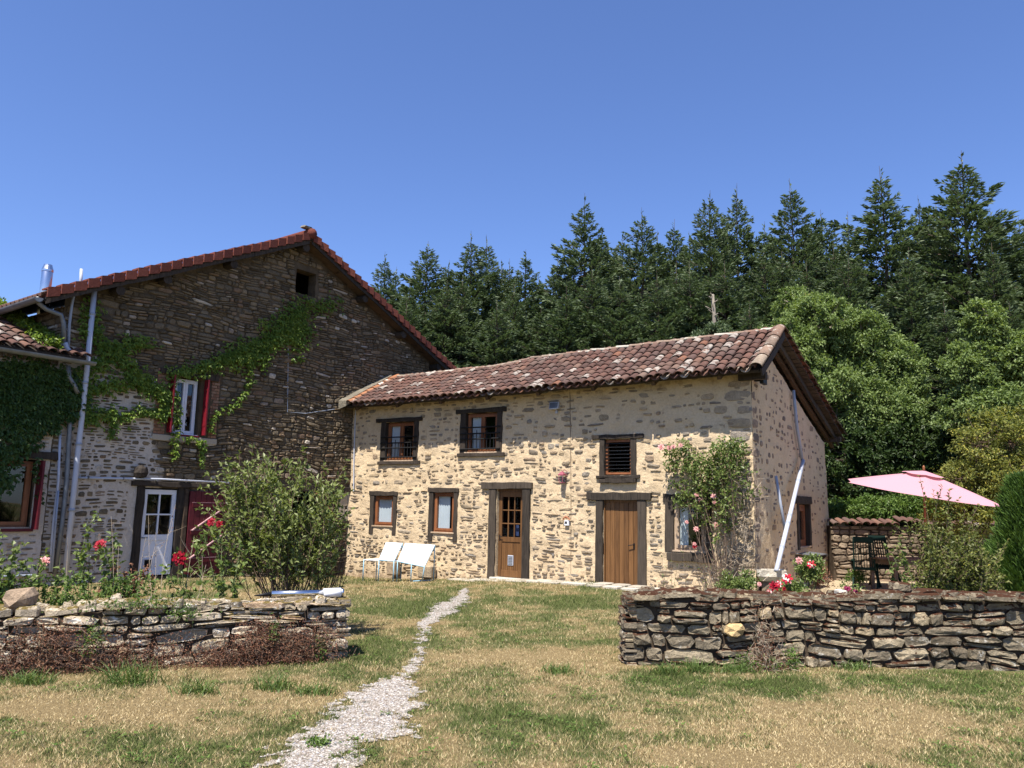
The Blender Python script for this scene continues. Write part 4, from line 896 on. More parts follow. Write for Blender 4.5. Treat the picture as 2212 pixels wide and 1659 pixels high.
# small folding shelf under the gable window
sh = thing('wall_shelf', 'small grey shelf on triangular brackets below the gable window', 'shelf', CG.p(3.2, .75, .2))
mb = MB(); mb.hexa([CG.p(2.75, .74, .5), CG.p(3.75, .74, .5), CG.p(4.1, .76, .03), CG.p(2.9, .76, .03), CG.p(2.75, .758, .5), CG.p(3.75, .758, .5), CG.p(4.1, .778, .03), CG.p(2.9, .778, .03)]); mb.build('shelf_board', M['zinc'], sh)
for s in (2.92, 3.7):
    mb = MB(); mb.hexa([CG.p(s, .3, .02), CG.p(s + .03, .3, .02), CG.p(s + .03, .3, .01), CG.p(s, .3, .01), CG.p(s, .74, .55), CG.p(s + .03, .74, .55), CG.p(s + .03, .74, .01), CG.p(s, .74, .01)]); mb.build('bracket', M['timber'], sh)

# ================================================================== BARN
barn = thing('stone_barn', 'tall brown stone barn with wide gable, red verge tiles and creeper on its wall', 'barn', tuple(BA.p(-2.3, 0)))
APX = (-2.04, 8.49); SLl, SLr = 0.481, 0.4635
def rake(s): return APX[1] - (SLl * (APX[0] - s) if s < APX[0] else SLr * (s - APX[0]))
BT = lambda S: np.where(S < APX[0], APX[1] - SLl * (APX[0] - S), APX[1] - SLr * (S - APX[0])) - 0.21
B_OPEN = [(-5.20, -4.56, 3.08, 4.36), (-5.68, -4.90, 0.05, 1.90), (-2.15, -1.52, 6.98, 7.6), (-1.9, -.36, 1.22, 1.94)]
B_CUT = [(-5.62, -4.08, 3.0, 4.6), (-5.98, -4.62, 0, 2.06), (-2.2, -1.5, 6.92, 7.66), (-2.3, .1, 1.12, 2.12)]
def lime_f(S, Z):
    a = 1 / (1 + np.exp((S + 5.45 + .5 * (vnoise(S * 2, Z * 2, 5) - .5)) / .10)); b = 1 / (1 + np.exp((Z - 4.45 + 0.25 * (S + 6.5)) / .12))
    c = .5 / (1 + np.exp((S + 4.1) / .2)) / (1 + np.exp((Z - 2.9) / .15)); return np.maximum(a * b, c * .6)
ex_s = [x for r in B_OPEN for x in r[:2]]; ex_z = [x for r in B_OPEN for x in r[2:]]
wall_grid(BA, lines(-7.65, 2.95, 0.10, ex_s), lines(-.3, 8.2, 0.10, ex_z), BT, inrect(B_OPEN), M['mortar_barn'], 'gable_wall', barn, 0.014, {'lime': lime_f}, 24)
niches(BA, B_OPEN, [M['mortar_barn'], M['black']], barn, 'opening_reveal', 0.3)
rb = random.Random(12)
def barn_int(zc, h):
    zt = zc + h / 2 + .27; a = max(-7.64, APX[0] - (APX[1] - zt) / SLl); b = min(2.93, APX[0] + (APX[1] - zt) / SLr)
    if zc < 4.3: b = min(b, .08)
    elif zc < 5.2: b = min(b, 1.9)
    cuts = [(c0 - .02, c1 + .02) for (c0, c1, c, d) in B_CUT if zc + h / 2 > c and zc - h / 2 < d]
    return sub_intervals((a, b), cuts) if b > a else []
bi = []
for (s, z, w, h) in slots(rb, -.1, 8.1, (0.06, 0.16), (0.10, 0.38), barn_int, 0.6):
    lm = float(lime_f(np.array([s + w / 2]), np.array([z + h / 2]))[0])
    if lm > 0.5:
        if rb.random() > .90: continue
        k = rb.uniform(.6, 1.0); w2 = w * k; h2 = min(h * rb.uniform(.55, .92), .12)
        vs, fs = stone_geo(rb, s + rb.uniform(0, w - w2), z + rb.uniform(0, h - h2), w2, h2, .006, -.03, .010, 29, .035, 8, .008)
    else:
        w2, h2 = w, h; vs, fs = stone_geo(rb, s, z, w, h, .004, -.03, .028 + rb.uniform(-.014, .02), 29, .075, rb.choice((6, 7, 8)), .012, .80)
    bi.append((w2 * h2, vs, fs))
lay_stones(BA, bi, M['stone_barn'], barn, 288)
# small bricks beside the high window
for (x0, x1) in ((-5.60, -5.34), (-4.30, -4.09)):
    z = 3.06; k = 0
    while z < 4.42:
        cuts = [x0, (x0 + x1) / 2 + (.04 if k % 2 else -.04), x1]
        for i in range(2):
            mb = MB(); mb.fbox(BA, cuts[i] + .006, cuts[i + 1] - .006, z + .005, z + .058, -.02, .014 + rb.uniform(-.003, .004)); mb.build('brick', M['brick'], barn)
        z += .068; k += 1
# concrete blocks closing the right of the low opening
for i, (x0, x1, z0, z1) in enumerate(((-.34, -.12, 1.22, 1.58), (-.11, .07, 1.22, 1.50), (-.34, -.05, 1.59, 1.94), (-.04, .07, 1.51, 1.94))):
    mb = MB(); mb.fbox(BA, x0, x1, z0, z1, -.05, .02); mb.build('concrete_block', M['block'], barn, bevel=.012)
# side wall under the left eave, back wall
mb = MB(); c0 = [BA.p(-7.65, -.3, 0), BA.p(-7.65, -.3, -9), BA.p(-7.65, 5.4, -9), BA.p(-7.65, 5.4, 0)]; mb.add(c0, [(0, 1, 2, 3)])
mb.add([BA.p(2.95, -.3, 0), BA.p(2.95, -.3, -12), BA.p(2.95, 5.8, -12), BA.p(2.95, 5.8, 0)], [(0, 1, 2, 3)])
mb.add([BA.p(-7.65, -.3, -9), BA.p(2.95, -.3, -9), BA.p(2.95, 5.8, -9), BA.p(APX[0], 8.1, -9), BA.p(-7.65, 5.4, -9)], [(0, 1, 2, 3, 4)]); mb.build('side_wall', M['mortar_barn'], barn)
si = []
SW = Frame(BA.p(-7.65, 0, 0)[:2], 53 + 90)       # runs back from the corner; outer face looks left
class _Side:
    def p(s, a, z, o=0.0): return BA.p(-7.65 - o, z, -a)
SWm = _Side()
for (s, z, w, h) in slots(rb, 3.9, 5.4, (0.08, 0.15), (0.18, 0.45), lambda zc, h: [(0.02, 4.5)], 0.3):
    vs, fs = stone_geo(rb, s, z, w, h, .005, -.03, .022, 31, .03, 7, .01); si.append((0, vs, fs))
lay_stones(SWm, si, M['stone_barn'], barn, 0)
# roof slopes
OV = 0.38
def broof(side, t, o, up=0.0):          # t metres along the slope from the ridge
    sl = SLl if side < 0 else SLr; c = 1 / math.hypot(1, sl); return np.array(BA.p(APX[0] + side * t * c - side * up * 0 , APX[1] - t * c * sl + up, o))
LL, LR = 6.12 * math.hypot(1, SLl), 6.0 * math.hypot(1, SLr)
for side, L in ((-1, LL), (1, LR)):
    mb = MB(); pts = [broof(side, 0, OV, -.16), broof(side, L, OV, -.16), broof(side, L, -9.2, -.16), broof(side, 0, -9.2, -.16)]; up = np.array([0, 0, .05])
    mb.hexa([*pts, *[q + up for q in pts]]); mb.build('roof_deck', M['timber'], barn)
    mb = MB(); pts = [broof(side, 0, OV - .02, -.105), broof(side, L, OV - .02, -.105), broof(side, L, -9.2, -.105), broof(side, 0, -9.2, -.105)]; up = np.array([0, 0, .06])
    mb.hexa([*pts, *[q + up for q in pts]]); mb.build('roof_covering', M['verge'], barn)
    # barge board, irregular
    k = 9; ts = np.linspace(0.05, L - .02, k); lo = [broof(side, t, OV - .035, -.25 + rb.uniform(-.02, .02)) for t in ts]; hi = [broof(side, t, OV - .035, -.10) for t in ts]
    board(lo, hi, .035, 'barge_board', M['timber'], barn, BA.n)
    mb = MB(); pts = [broof(side, 0, OV - .04, -.20), broof(side, L, OV - .04, -.20), broof(side, L, -.05, -.20), broof(side, 0, -.05, -.20)]
    mb.hexa([*pts, *[q + (0, 0, .03) for q in pts]]); mb.build('soffit_board', M['timber'] if side < 0 else M['beam_under'], barn)
    n = 25 if side < 0 else 25
    for i in range(n):
        t0_ = .06 + (L - .06) * i / n; t1_ = .06 + (L - .06) * (i + 1) / n + .015; mb = MB(); lift = .05; q = rb.uniform(-.006, .006)
        def pr(t, o, u): return broof(side, t, o, u + q)
        # L-shaped verge tile: face plus top, lower end lapping over the next
        a0, a1 = t0_ + .004, t1_ - .020; mj = rb.uniform(-.008, .008)
        mb.hexa([pr(a0, OV + .03, -.165), pr(a1, OV + .06 + mj, -.125), pr(a1, OV + .02, -.125), pr(a0, OV, -.165), pr(a0, OV + .03, .02), pr(a1, OV + .06 + mj, .07), pr(a1, OV + .02, .07), pr(a0, OV, .02)])
        mb.hexa([pr(a0, OV - .01, -.015), pr(a1, OV + .02, .035), pr(a1, OV - .22, .035), pr(a0, OV - .22, -.015), pr(a0, OV - .01, .02), pr(a1, OV + .02, .07), pr(a1, OV - .22, .07), pr(a0, OV - .22, .02)])
        mb.build('verge_tile', M['verge'], barn)
# ridge cap and purlins
mb = MB(); mb.tube([BA.p(APX[0], APX[1] + .0, OV + .06), BA.p(APX[0], APX[1] + .0, -9)], .13, 10); mb.build('ridge_cap', M['verge'], barn, smooth=True)
mb = MB(); vs, fs = stone_geo(rb, -.16, -.07, .34, .15, .0, -.02, .03, 1, 0, 8, .01); mb.add([BA.p(APX[0] - .1 + a, APX[1] + .14 + z * .5, OV - .1 + o * 3) for (a, z, o) in vs], fs); mb.build('ridge_mortar', M['flash'], barn)
for side, ts in ((-1, (0.10, 2.35, 4.1, 5.2)), (1, (2.2, 3.9, 5.6))):
    for t in ts:
        a = broof(side, t, OV - .06, -.34); b = broof(side, t, -.2, -.34); mb = MB(); mb.tube([a, (a + b) / 2 + (0, 0, .01), b], .10 if t > 1 else .11, 9); mb.build('purlin_end', M['timber'], barn)
# eave tiles, gutter on the left side
mb = MB()
for k in range(22):
    o_ = OV - .1 - k * .2; p0 = broof(-1, LL + .10, o_, .0); p1 = broof(-1, LL - .3, o_, .02); mt = basis(p0, p1, BA.n).to_4x4(); mt.translation = Vector(p0)
    o = link('roof_tile', TM[k % 3], barn, True); m2 = mt.copy(); m2.translation = mt.translation - Vector(barn.location); o.matrix_basis = m2
def gutter(p, q, r, name, par, n=10):
    mb = MB(); p = np.array(p); q = np.array(q); t = (q - p) / np.linalg.norm(q - p); sd = np.cross(t, (0, 0, 1)); vs = []
    for c in (p, q):
        for rr in (r, r - .008):
            for i in range(n + 1):
                a = math.pi * i / n; vs.append(c + sd * math.cos(a) * rr - np.array([0, 0, 1]) * math.sin(a) * rr)
    m_ = n + 1; fs = []
    for i in range(n): fs += [(i, i + 1, 2 * m_ + i + 1, 2 * m_ + i), (m_ + i + 1, m_ + i, 3 * m_ + i, 3 * m_ + i + 1), (i, m_ + i, m_ + i + 1, i + 1), (2 * m_ + i + 1, 3 * m_ + i + 1, 3 * m_ + i, 2 * m_ + i)]
    for e in (0, n): fs.append((e, 2 * m_ + e, 3 * m_ + e, m_ + e))
    fs.append(tuple(range(m_))); mb.add(vs, fs); return mb.build(name, M['zinc'], par)
ge = broof(-1, LL + .12, OV - .02, -.10); gutter(ge, broof(-1, LL + .12, -5, -.16), .085, 'gutter', barn)
# high window with white frame and open red shutters
w = window(BA, -5.17, -4.59, 3.10, 4.33, barn, 2, .14, .05, 'white', (.05, .25), label='narrow white casement window high on the gable')
for sx, nm in ((-5.29, 0), (-4.47, 1)):
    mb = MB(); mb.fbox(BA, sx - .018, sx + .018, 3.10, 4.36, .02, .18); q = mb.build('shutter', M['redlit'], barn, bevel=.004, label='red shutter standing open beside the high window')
    for zz in (3.3, 4.1): g = MB(); g.fbox(BA, sx - .024, sx - .019, zz, zz + .06, .03, .16); g.build('shutter_rail', M['redlit'], q)
lintel(BA, -5.56, -4.14, 4.37, 4.5, .06, par=barn); mb = MB(); mb.fbox(BA, -5.62, -4.08, 2.92, 3.05, -.02, .05); mb.build('sill', M['block'], barn, bevel=.01)
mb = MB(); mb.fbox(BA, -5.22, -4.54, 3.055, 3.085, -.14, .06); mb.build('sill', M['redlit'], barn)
for zz in (3.22, 3.32, 3.46, 3.60):   # small white paper shapes stuck inside the pane
    mb = MB(); c = -4.80 + rb.uniform(-.02, .02); mb.add([BA.p(c - .06, zz, -.155), BA.p(c + .05, zz - .015, -.155), BA.p(c + .03, zz + .04, -.155), BA.p(c + .05, zz + .075, -.155), BA.p(c, zz + .035, -.155)], [(0, 1, 2, 3, 4)]); mb.build('paper_bird', M['panel_white'], w)
# white door, dark posts
lintel(BA, -5.97, -3.9, 1.93, 2.04, .09, par=barn); post(BA, -5.83, -5.67, -.05, 1.93, .05, par=barn); post(BA, -4.91, -4.70, -.05, 1.93, .04, 'timber', barn); post(BA, -4.78, -4.69, 0, 1.9, .09, 'beam_under', barn)
mb = MB(); a, b, c, d = -5.66, -4.92, .08, 1.87; o0, o1 = -.07, -.02
mb.fbox(BA, a, a + .09, c, d, o0, o1); mb.fbox(BA, b - .09, b, c, d, o0, o1); mb.fbox(BA, a + .09, b - .09, d - .1, d, o0, o1); mb.fbox(BA, a + .09, b - .09, .80, .92, o0, o1); mb.fbox(BA, a + .09, b - .09, c, .2, o0, o1)
gx0, gx1, gz0, gz1 = a + .09, b - .09, .92, d - .1; cx_ = (gx0 + gx1) / 2; mb.fbox(BA, cx_ - .016, cx_ + .016, gz0, gz1, o0 + .004, o1 - .002); mb.fbox(BA, gx0, gx1, (gz0 + gz1) / 2 - .016, (gz0 + gz1) / 2 + .016, o0 + .006, o1 - .004)
dr = mb.build('door', M['white'], barn, bevel=.003, label='white half-glazed door with four panes and a cat flap')
for i in range(2):
    for j in range(2):
        g = MB(); x0 = gx0 + (gx1 - gx0) * i / 2; x1 = gx0 + (gx1 - gx0) * (i + 1) / 2; y0 = gz0 + (gz1 - gz0) * j / 2; y1 = gz0 + (gz1 - gz0) * (j + 1) / 2
        g.add([BA.p(x0, y0, -.045), BA.p(x1, y0, -.045), BA.p(x1, y1, -.045), BA.p(x0, y1, -.045)], [(0, 1, 2, 3)]); g.build('pane', M['glass'], dr)
for (x0, x1) in ((gx0, cx_ - .004), (cx_ + .004, gx1)): g = MB(); g.fbox(BA, x0, x1, .2, .8, -.06, -.035); g.build('door_panel', M['white'], dr)
g = MB(); g.fbox(BA, -5.55, -5.34, .22, .42, -.035, -.02); q = g.build('cat_flap', M['pvc_white'], dr); g = MB(); g.fbox(BA, -5.515, -5.375, .25, .40, -.02, -.016); g.build('flap_opening', M['black'], q) if False else g.build('cat_flap_hole', M['black'], dr)
g = MB(); g.tube([BA.p(-5.62, .86, -.02), BA.p(-5.62, .86, .03), BA.p(-5.52, .86, .035)], .01, 6); g.build('handle', M['iron'], dr)
# open red plank door lying against the wall with worn braces
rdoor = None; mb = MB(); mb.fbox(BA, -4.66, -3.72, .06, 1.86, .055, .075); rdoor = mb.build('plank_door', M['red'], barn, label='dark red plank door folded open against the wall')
for i in range(7):
    x0 = -4.66 + .94 * i / 7; g = MB(); g.fbox(BA, x0 + .004, x0 + .94 / 7 - .004, .06, 1.86 + rb.uniform(-.01, .01), .076, .098); g.build('plank', M['red'], rdoor, bevel=.004)
for zz in (1.52, .92, .32): g = MB(); g.fbox(BA, -4.60, -3.78, zz, zz + .09, .099, .125); g.build('brace', M['red'], rdoor); g = MB(); g.fbox(BA, -4.60, -3.78, zz + .088, zz + .096, .10, .13); g.build('brace_edge', M['pink'], rdoor)
for (z0, z1) in ((1.0, 1.50), (.40, .90)): g = MB(); g.bar(BA.p(-4.58, z0, .112), BA.p(-3.82, z1, .112), .02, .07, up=BA.n); g.build('brace', M['pink'], rdoor)
# low opening in the right of the gable
lintel(BA, -2.35, .1, 1.95, 2.09, .06, par=barn); lintel(BA, -2.3, .1, 1.13, 1.21, .06, 'timber', 'sill_beam', par=barn); mb = MB(); mb.bar(BA.p(-1.15, 1.9, .08), BA.p(-.42, 1.22, .10), .05, .05); mb.build('wooden_prop', M['frame'], barn, label='orange wooden prop across the low opening')
# pipes on the barn
mb = MB(); mb.tube([BA.p(-7.18, 5.80, .16), BA.p(-7.16, 4.0, .15), BA.p(-7.17, 2.0, .15), BA.p(-7.17, 0.05, .15)], .052, 12); pole = mb.build('downpipe', M['pvc_white'], barn, smooth=True, label='tall white pipe up the left of the barn wall')
for zz in (5.3, 3.9, 2.68, 1.4): g = MB(); g.tube([BA.p(-7.17, zz, .15), BA.p(-7.17, zz + .05, .15)], .062, 12); g.build('pipe_collar', M['pvc'], pole, smooth=True)
def vpoly(pts, off): return [BA.p(*BA.sz(u, v, off), off) for (u, v) in pts]
mb = MB(); mb.tube(vpoly([(80, 641), (84, 655), (100, 668), (132, 680), (138, 700), (138, 742)], .18), .045, 10); mb.build('downpipe', M['zinc'], barn, smooth=True, label='zinc swan-neck downpipe from the barn gutter')
mb = MB(); mb.tube(vpoly([(140, 740), (144, 752), (163, 773), (170, 783)], .20), .05, 10); mb.build('downpipe', M['pvc_white'], barn, smooth=True, label='short white slanting pipe elbow')
mb = MB(); mb.tube(vpoly([(176, 581), (173, 628)], .12), .03, 8); mb.build('vent_pipe', M['pvc_white'], barn, smooth=True)
mb = MB(); mb.tube(vpoly([(173, 628), (160, 634), (155, 660), (150, 700), (147, 765)], .10), .028, 8); mb.build('vent_pipe', M['pvc'], barn, smooth=True)
mb = MB(); mb.tube(vpoly([(153, 830), (150, 930), (144, 1040), (134, 1130), (118, 1240)], .10), .045, 10); mb.build('downpipe', M['zinc'], barn, smooth=True, label='dull grey downpipe beside the white one')
mb = MB(); mb.tube([BA.p(-7.10, 2.05, .05), BA.p(-5.4, 2.09, .13), BA.p(-3.75, 2.07, .13)], .022, 8); mb.build('cable_duct', M['pvc_white'], barn, smooth=True)
for s in (-6.9, -6.2, -5.5, -4.8, -4.1): g = MB(); g.tube([BA.p(s, 2.07, .09), BA.p(s + .02, 2.07, .09)], .032, 8); g.build('pipe_clip', M['zinc'], barn)
mb = MB(); mb.tube(vpoly([(623, 735), (621, 890), (660, 893), (735, 882)], .03), .009, 5); mb.build('cable', M['pvc'], barn)
# dark round stone nest stuck on the lintel
nb_ = MB()
nb_.lathe([(.02, -.02), (.12, 0), (.145, .08), (.12, .18), (.05, .23), (.0, .24)], BA.p(-5.85, 2.12, .12), 12); nb_.v = [tuple(np.array(v) + NR.normal(0, .009, 3)) for v in nb_.v]
tag(nb_.build('wasp_nest', M['timber']), 'dark lumpy nest sitting on the duct above the white door', 'nest')

# ================================================================== ANNEX
ann = thing('farmhouse_annex', 'low annex at the left edge with a canal tile roof, brown window and dark creeper', 'house', tuple(BA.p(-9.5, 0)))
A_OPEN = [(-9.6, -7.86, 1.08, 2.36)]; A_CUT = [(-9.8, -7.62, 1.0, 2.5)]
class OffW:      # same plane as the barn gable, a little proud
    def __init__(s, W, k): s.W = W; s.k = k; s.o = W.o + W.n * k; s.d = W.d; s.n = W.n
    def p(s, a, z, o=0.0): return s.W.p(a, z, o + s.k)
AW = OffW(BA, .05)
wall_grid(AW, lines(-13, -7.62, 0.10, A_OPEN[0][:2]), lines(-.3, 4.2, 0.10, A_OPEN[0][2:]), lambda S: S * 0 + 4.25, inrect(A_OPEN), M['mortar_barn'], 'front_wall', ann, 0.014, {'lime': lambda S, Z: S * 0 + .95}, 44)
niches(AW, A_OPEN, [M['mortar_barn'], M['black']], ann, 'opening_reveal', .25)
mb = MB(); mb.fbox(BA, -7.63, -7.60, -.3, 4.2, -.3, .05); mb.build('corner_wall', M['mortar_barn'], ann)
ai = []
for (s, z, w, h) in slots(rb, -.1, 4.1, (0.09, .17), (.16, .42), lambda zc, h: sub_intervals((-10.6, -7.64), [(c0, c1) for (c0, c1, c, d) in A_CUT if zc + h / 2 > c and zc - h / 2 < d]), .35):
    if rb.random() > .9: continue
    k = rb.uniform(.55, .95); w2 = w * k; h2 = h * rb.uniform(.4, .85); vs, fs = stone_geo(rb, s, z, w2, h2, .006, -.03, .012, 39, .035, 8, .008); ai.append((w2 * h2, vs, fs))
lay_stones(AW, ai, M['stone_cot'], ann, 200)
window(AW, -9.2, -7.90, 1.10, 2.32, ann, 2, .10, .06, 'frame', None, name='window', label='brown two-leaf window')
lintel(AW, -9.6, -7.45, 2.37, 2.52, .06, par=ann, o0=-.02)
mb = MB(); mb.fbox(AW, -7.84, -7.80, 1.06, 2.34, .02, .24); mb.build('shutter', M['red'], ann, label='dark red shutter open at the right of the brown window')
mb = MB(); mb.fbox(AW, -9.6, -7.82, 1.02, 1.075, -.05, .07); mb.build('sill', M['red'], ann)
mb = MB(); mb.tube([AW.p(-13, .22, .08), AW.p(-7.7, .22, .08)], .02, 8); mb.build('cable_duct', M['pvc'], ann)
# annex roof
def annp(s, t, up=0.0, dv=0.0): o_ = .42 - t * 4.6; z = 4.33 + t * 4.6 * .40; return np.array(BA.p(s, z + up, o_))
def slope_ann():
    fr = []; chm = MB(); n = 30; rows = 14
    for i in range(n):
        s = -7.30 - i * .21
        for j in range(rows):
            t0_ = (j - .05) / rows; t1_ = (j + 1.2) / rows
            if (.42 - t0_ * 4.6) < .02 and s > -7.72: continue
            p0 = annp(s + jr.uniform(-.015, .015), t0_ + jr.uniform(-.004, .004), .075); p1 = annp(s + jr.uniform(-.01, .01), t1_, .055); mt = basis(p0, p1, -BA.d).to_4x4(); mt.translation = Vector(p0); fr.append((-np.linalg.norm(p0 - CAMP), mt, jr.randrange(3)))
            q0 = annp(s - .105, t0_ + .02, .045); q1 = annp(s - .105, t1_ + .02, .03); mt = basis(q0, q1, -BA.d).to_4x4(); mt.translation = Vector(q0); chm.add([mt @ Vector(q) for q in T_CH.v], T_CH.f)
    place_tile(fr, T_PROTO, TM, M['tile'], ann, 150); o = chm.build('channel_tiles', M['tile'], ann, smooth=True); o['kind'] = 'stuff'
slope_ann()
mb = MB(); a, b, c, d = annp(-13, .01, -.01), annp(-7.3, .01, -.01), annp(-7.66, 1, -.01), annp(-13, 1, -.01); th = np.array([0, 0, .04]); mb.hexa([a, b, c, d, a + th, b + th, c + th, d + th]); mb.build('roof_deck', M['timber'], ann)
gutter(BA.p(-13, 4.33, .50), BA.p(-7.18, 4.30, .50), .075, 'gutter', ann)
mb = MB(); mb.tube(vpoly([(147, 790), (149, 815), (160, 832), (168, 850)], .2), .045, 10); mb.build('downpipe', M['zinc'], ann, smooth=True)
mb = MB(); mb.tube(vpoly([(130, 930), (126, 1040), (115, 1130), (108, 1235)], .1), .025, 8); mb.build('cable_duct', M['pvc_white'], ann, smooth=True)
mb = MB(); mb.tube(vpoly([(126, 1060), (120, 1130), (112, 1235)], .14), .02, 8); mb.build('cable_duct', M['pvc'], ann, smooth=True)
# upper tiled roof behind
def upp(s, t, up=0.0, dv=0.0): return np.array(BA.p(s, 5.75 + t * .75 + up, -5.6 - t * 2.2))
fr = []
for i in range(16):
    for j in range(6):
        p0 = upp(-9.55 - i * .21 + jr.uniform(-.01, .01), j / 6, .05); p1 = upp(-9.55 - i * .21, (j + 1.2) / 6, .04); mt = basis(p0, p1, -BA.d).to_4x4(); mt.translation = Vector(p0); fr.append((-np.linalg.norm(p0 - CAMP), mt, jr.randrange(3)))
place_tile(fr, T_PROTO, [p.mesh('roof_tile', M['tile_grey'], True) for p in T_PROTO], M['tile_grey'], ann, 96)
mb = MB(); a, b, c, d = upp(-13, 0), upp(-9.4, 0), upp(-9.4, 1), upp(-13, 1); mb.hexa([a - th, b - th, c - th, d - th, a, b, c, d]); mb.build('roof_deck', M['timber'], ann)
mb = MB(); mb.add([BA.p(-13, 0, -5.7), BA.p(-9.4, 0, -5.7), BA.p(-9.4, 5.75, -5.7), BA.p(-13, 5.75, -5.7)], [(0, 1, 2, 3)]); mb.build('rear_wall', M['mortar_barn'], ann)
# metal flue
q = at_y(101, 600, 17.5); fl_ = thing('metal_flue', 'shiny round steel flue rising behind the left end of the barn roof', 'chimney', (q[0], q[1], 5.2))
r_ = .115; zt_ = float(at_y(101, 572, 17.5)[2])
mb = MB(); mb.lathe([(r_, 5.2), (r_, zt_ - .17), (r_ * .98, zt_ - .165)], (q[0], q[1], 0), 18); mb.build('flue_pipe', M['steel'], fl_, smooth=True)
mb = MB(); mb.lathe([(r_ * 1.06, zt_ - .165), (r_ * 1.06, zt_ - .12), (r_ * .8, zt_ - .03), (r_ * .75, zt_)], (q[0], q[1], 0), 18); mb.build('flue_cap', M['steel'], fl_)

# ================================================================== FOLIAGE TOOLS
def unit(v): return v / (np.linalg.norm(v, axis=-1, keepdims=True) + 1e-9)
def leaf_arrays(c, d, n, L, Wd, fold=0.25):
    """kite leaves folded along the midrib: c base points, d axis, n normal"""
    d = unit(d); w = unit(np.cross(d, n)); n = np.cross(w, d); L = np.asarray(L)[:, None]; Wd = np.asarray(Wd)[:, None]
    a = c + d * L * .45 + w * Wd * .5 + n * Wd * fold; b = c + d * L * .45 - w * Wd * .5 + n * Wd * fold; t = c + d * L - n * L * .08
    V = np.stack([c, a, t, b], 1).reshape(-1, 3); k = len(c); i = np.arange(k)[:, None] * 4
    F_ = np.concatenate([i + np.array([[0, 1, 2]]), i + np.array([[0, 2, 3]])], 1).reshape(-1, 3); return V, F_
def seg_arrays(p, q, r0, r1):
    p = np.asarray(p, float); q = np.asarray(q, float); t = unit(q - p); up = np.where(np.abs(t[:, 2:3]) > .9, np.array([[1., 0, 0]]), np.array([[0, 0, 1.]])); a = unit(np.cross(t, up)); b = np.cross(a, t)
    r0 = np.broadcast_to(np.asarray(r0, float), (len(p),))[:, None]; r1 = np.broadcast_to(np.asarray(r1, float), (len(p),))[:, None]; V = []
    for c, r in ((p, r0), (q, r1)):
        for k in range(3): th = 2 * math.pi * k / 3; V.append(c + (a * math.cos(th) + b * math.sin(th)) * r)
    V = np.stack(V, 1).reshape(-1, 3); i = np.arange(len(p))[:, None] * 6; fs = []
    for k in range(3): j = (k + 1) % 3; fs += [[k, j, 3 + j], [k, 3 + j, 3 + k]]
    F_ = (i[:, :, None] + np.array(fs)[None]).reshape(-1, 3); return V, F_
class Geo:
    def __init__(s): s.V = []; s.F = []; s.n = 0
    def add(s, VF): V, F_ = VF; s.V.append(V); s.F.append(F_ + s.n); s.n += len(V)
    def build(s, name, mat, parent=None, local=False): return link(name, s.me(name, mat), parent, local)
    def me(s, name, mat): return npmesh(name, np.concatenate(s.V), np.concatenate(s.F), mat)
def rdir(r, n): return unit(r.normal(0, 1, (n, 3)))

def shoots(r, pairs, L, per_m, start=0.2, twigs=5, twl=.25, wid=.45, rad=.006, bend=.15, up=.5, leaves_per=1, spread=.0, twup=.5):
    """curved shoots from base to tip with side twigs; returns (leaf Geo, stem Geo)"""
    lg, sg = Geo(), Geo(); P_, D_ = [], []; S0, S1, R0_, R1_ = [], [], [], []
    def curve(p, q, b, rr0, rr1, st, dens):
        k = 6; mid = (p + q) / 2 + r.normal(0, 1, 3) * b * np.linalg.norm(q - p) * np.array([1, 1, .4]); pts = [(1 - t) ** 2 * p + 2 * t * (1 - t) * mid + t * t * q for t in np.linspace(0, 1, k)]
        for i in range(k - 1): S0.append(pts[i]); S1.append(pts[i + 1]); R0_.append(rr0 + (rr1 - rr0) * i / (k - 1)); R1_.append(rr0 + (rr1 - rr0) * (i + 1) / (k - 1))
        ln = np.linalg.norm(q - p); n = max(1, int(ln * dens * (1 - st)))
        for t in r.uniform(st, 1.0, n):
            c = (1 - t) ** 2 * p + 2 * t * (1 - t) * mid + t * t * q; tg = unit(2 * (1 - t) * (mid - p) + 2 * t * (q - mid)); P_.append(c); D_.append(tg)
        return lambda t: (1 - t) ** 2 * p + 2 * t * (1 - t) * mid + t * t * q
    for (p, q) in pairs:
        p = np.array(p, float); q = np.array(q, float); f = curve(p, q, bend, rad, rad * .35, start, per_m)
        for _ in range(twigs):
            t = r.uniform(max(.15, start), .95); c = f(t); d = unit(unit(q - p) * twup + rdir(r, 1)[0] * .8 + np.array([0, 0, .2])); curve(c, c + d * twl * r.uniform(.4, 1.2) * (1.15 - t * .5), bend, rad * .45, rad * .2, .1, per_m * 1.2)
    P_ = np.array(P_); D_ = np.array(D_)
    if len(P_):
        P_ = np.repeat(P_, leaves_per, 0); D_ = np.repeat(D_, leaves_per, 0); n = len(P_)
        d = unit(D_ * up + rdir(r, n) * .9); nn = unit(rdir(r, n) * .6 + np.array([0, -.25, .8])); lg.add(leaf_arrays(P_ + rdir(r, n) * spread * r.uniform(0, 1, (n, 1)), d, nn, L * r.uniform(.6, 1.15, n), L * wid * r.uniform(.8, 1.15, n)))
    sg.add(seg_arrays(S0, S1, R0_, R1_)); return lg, sg
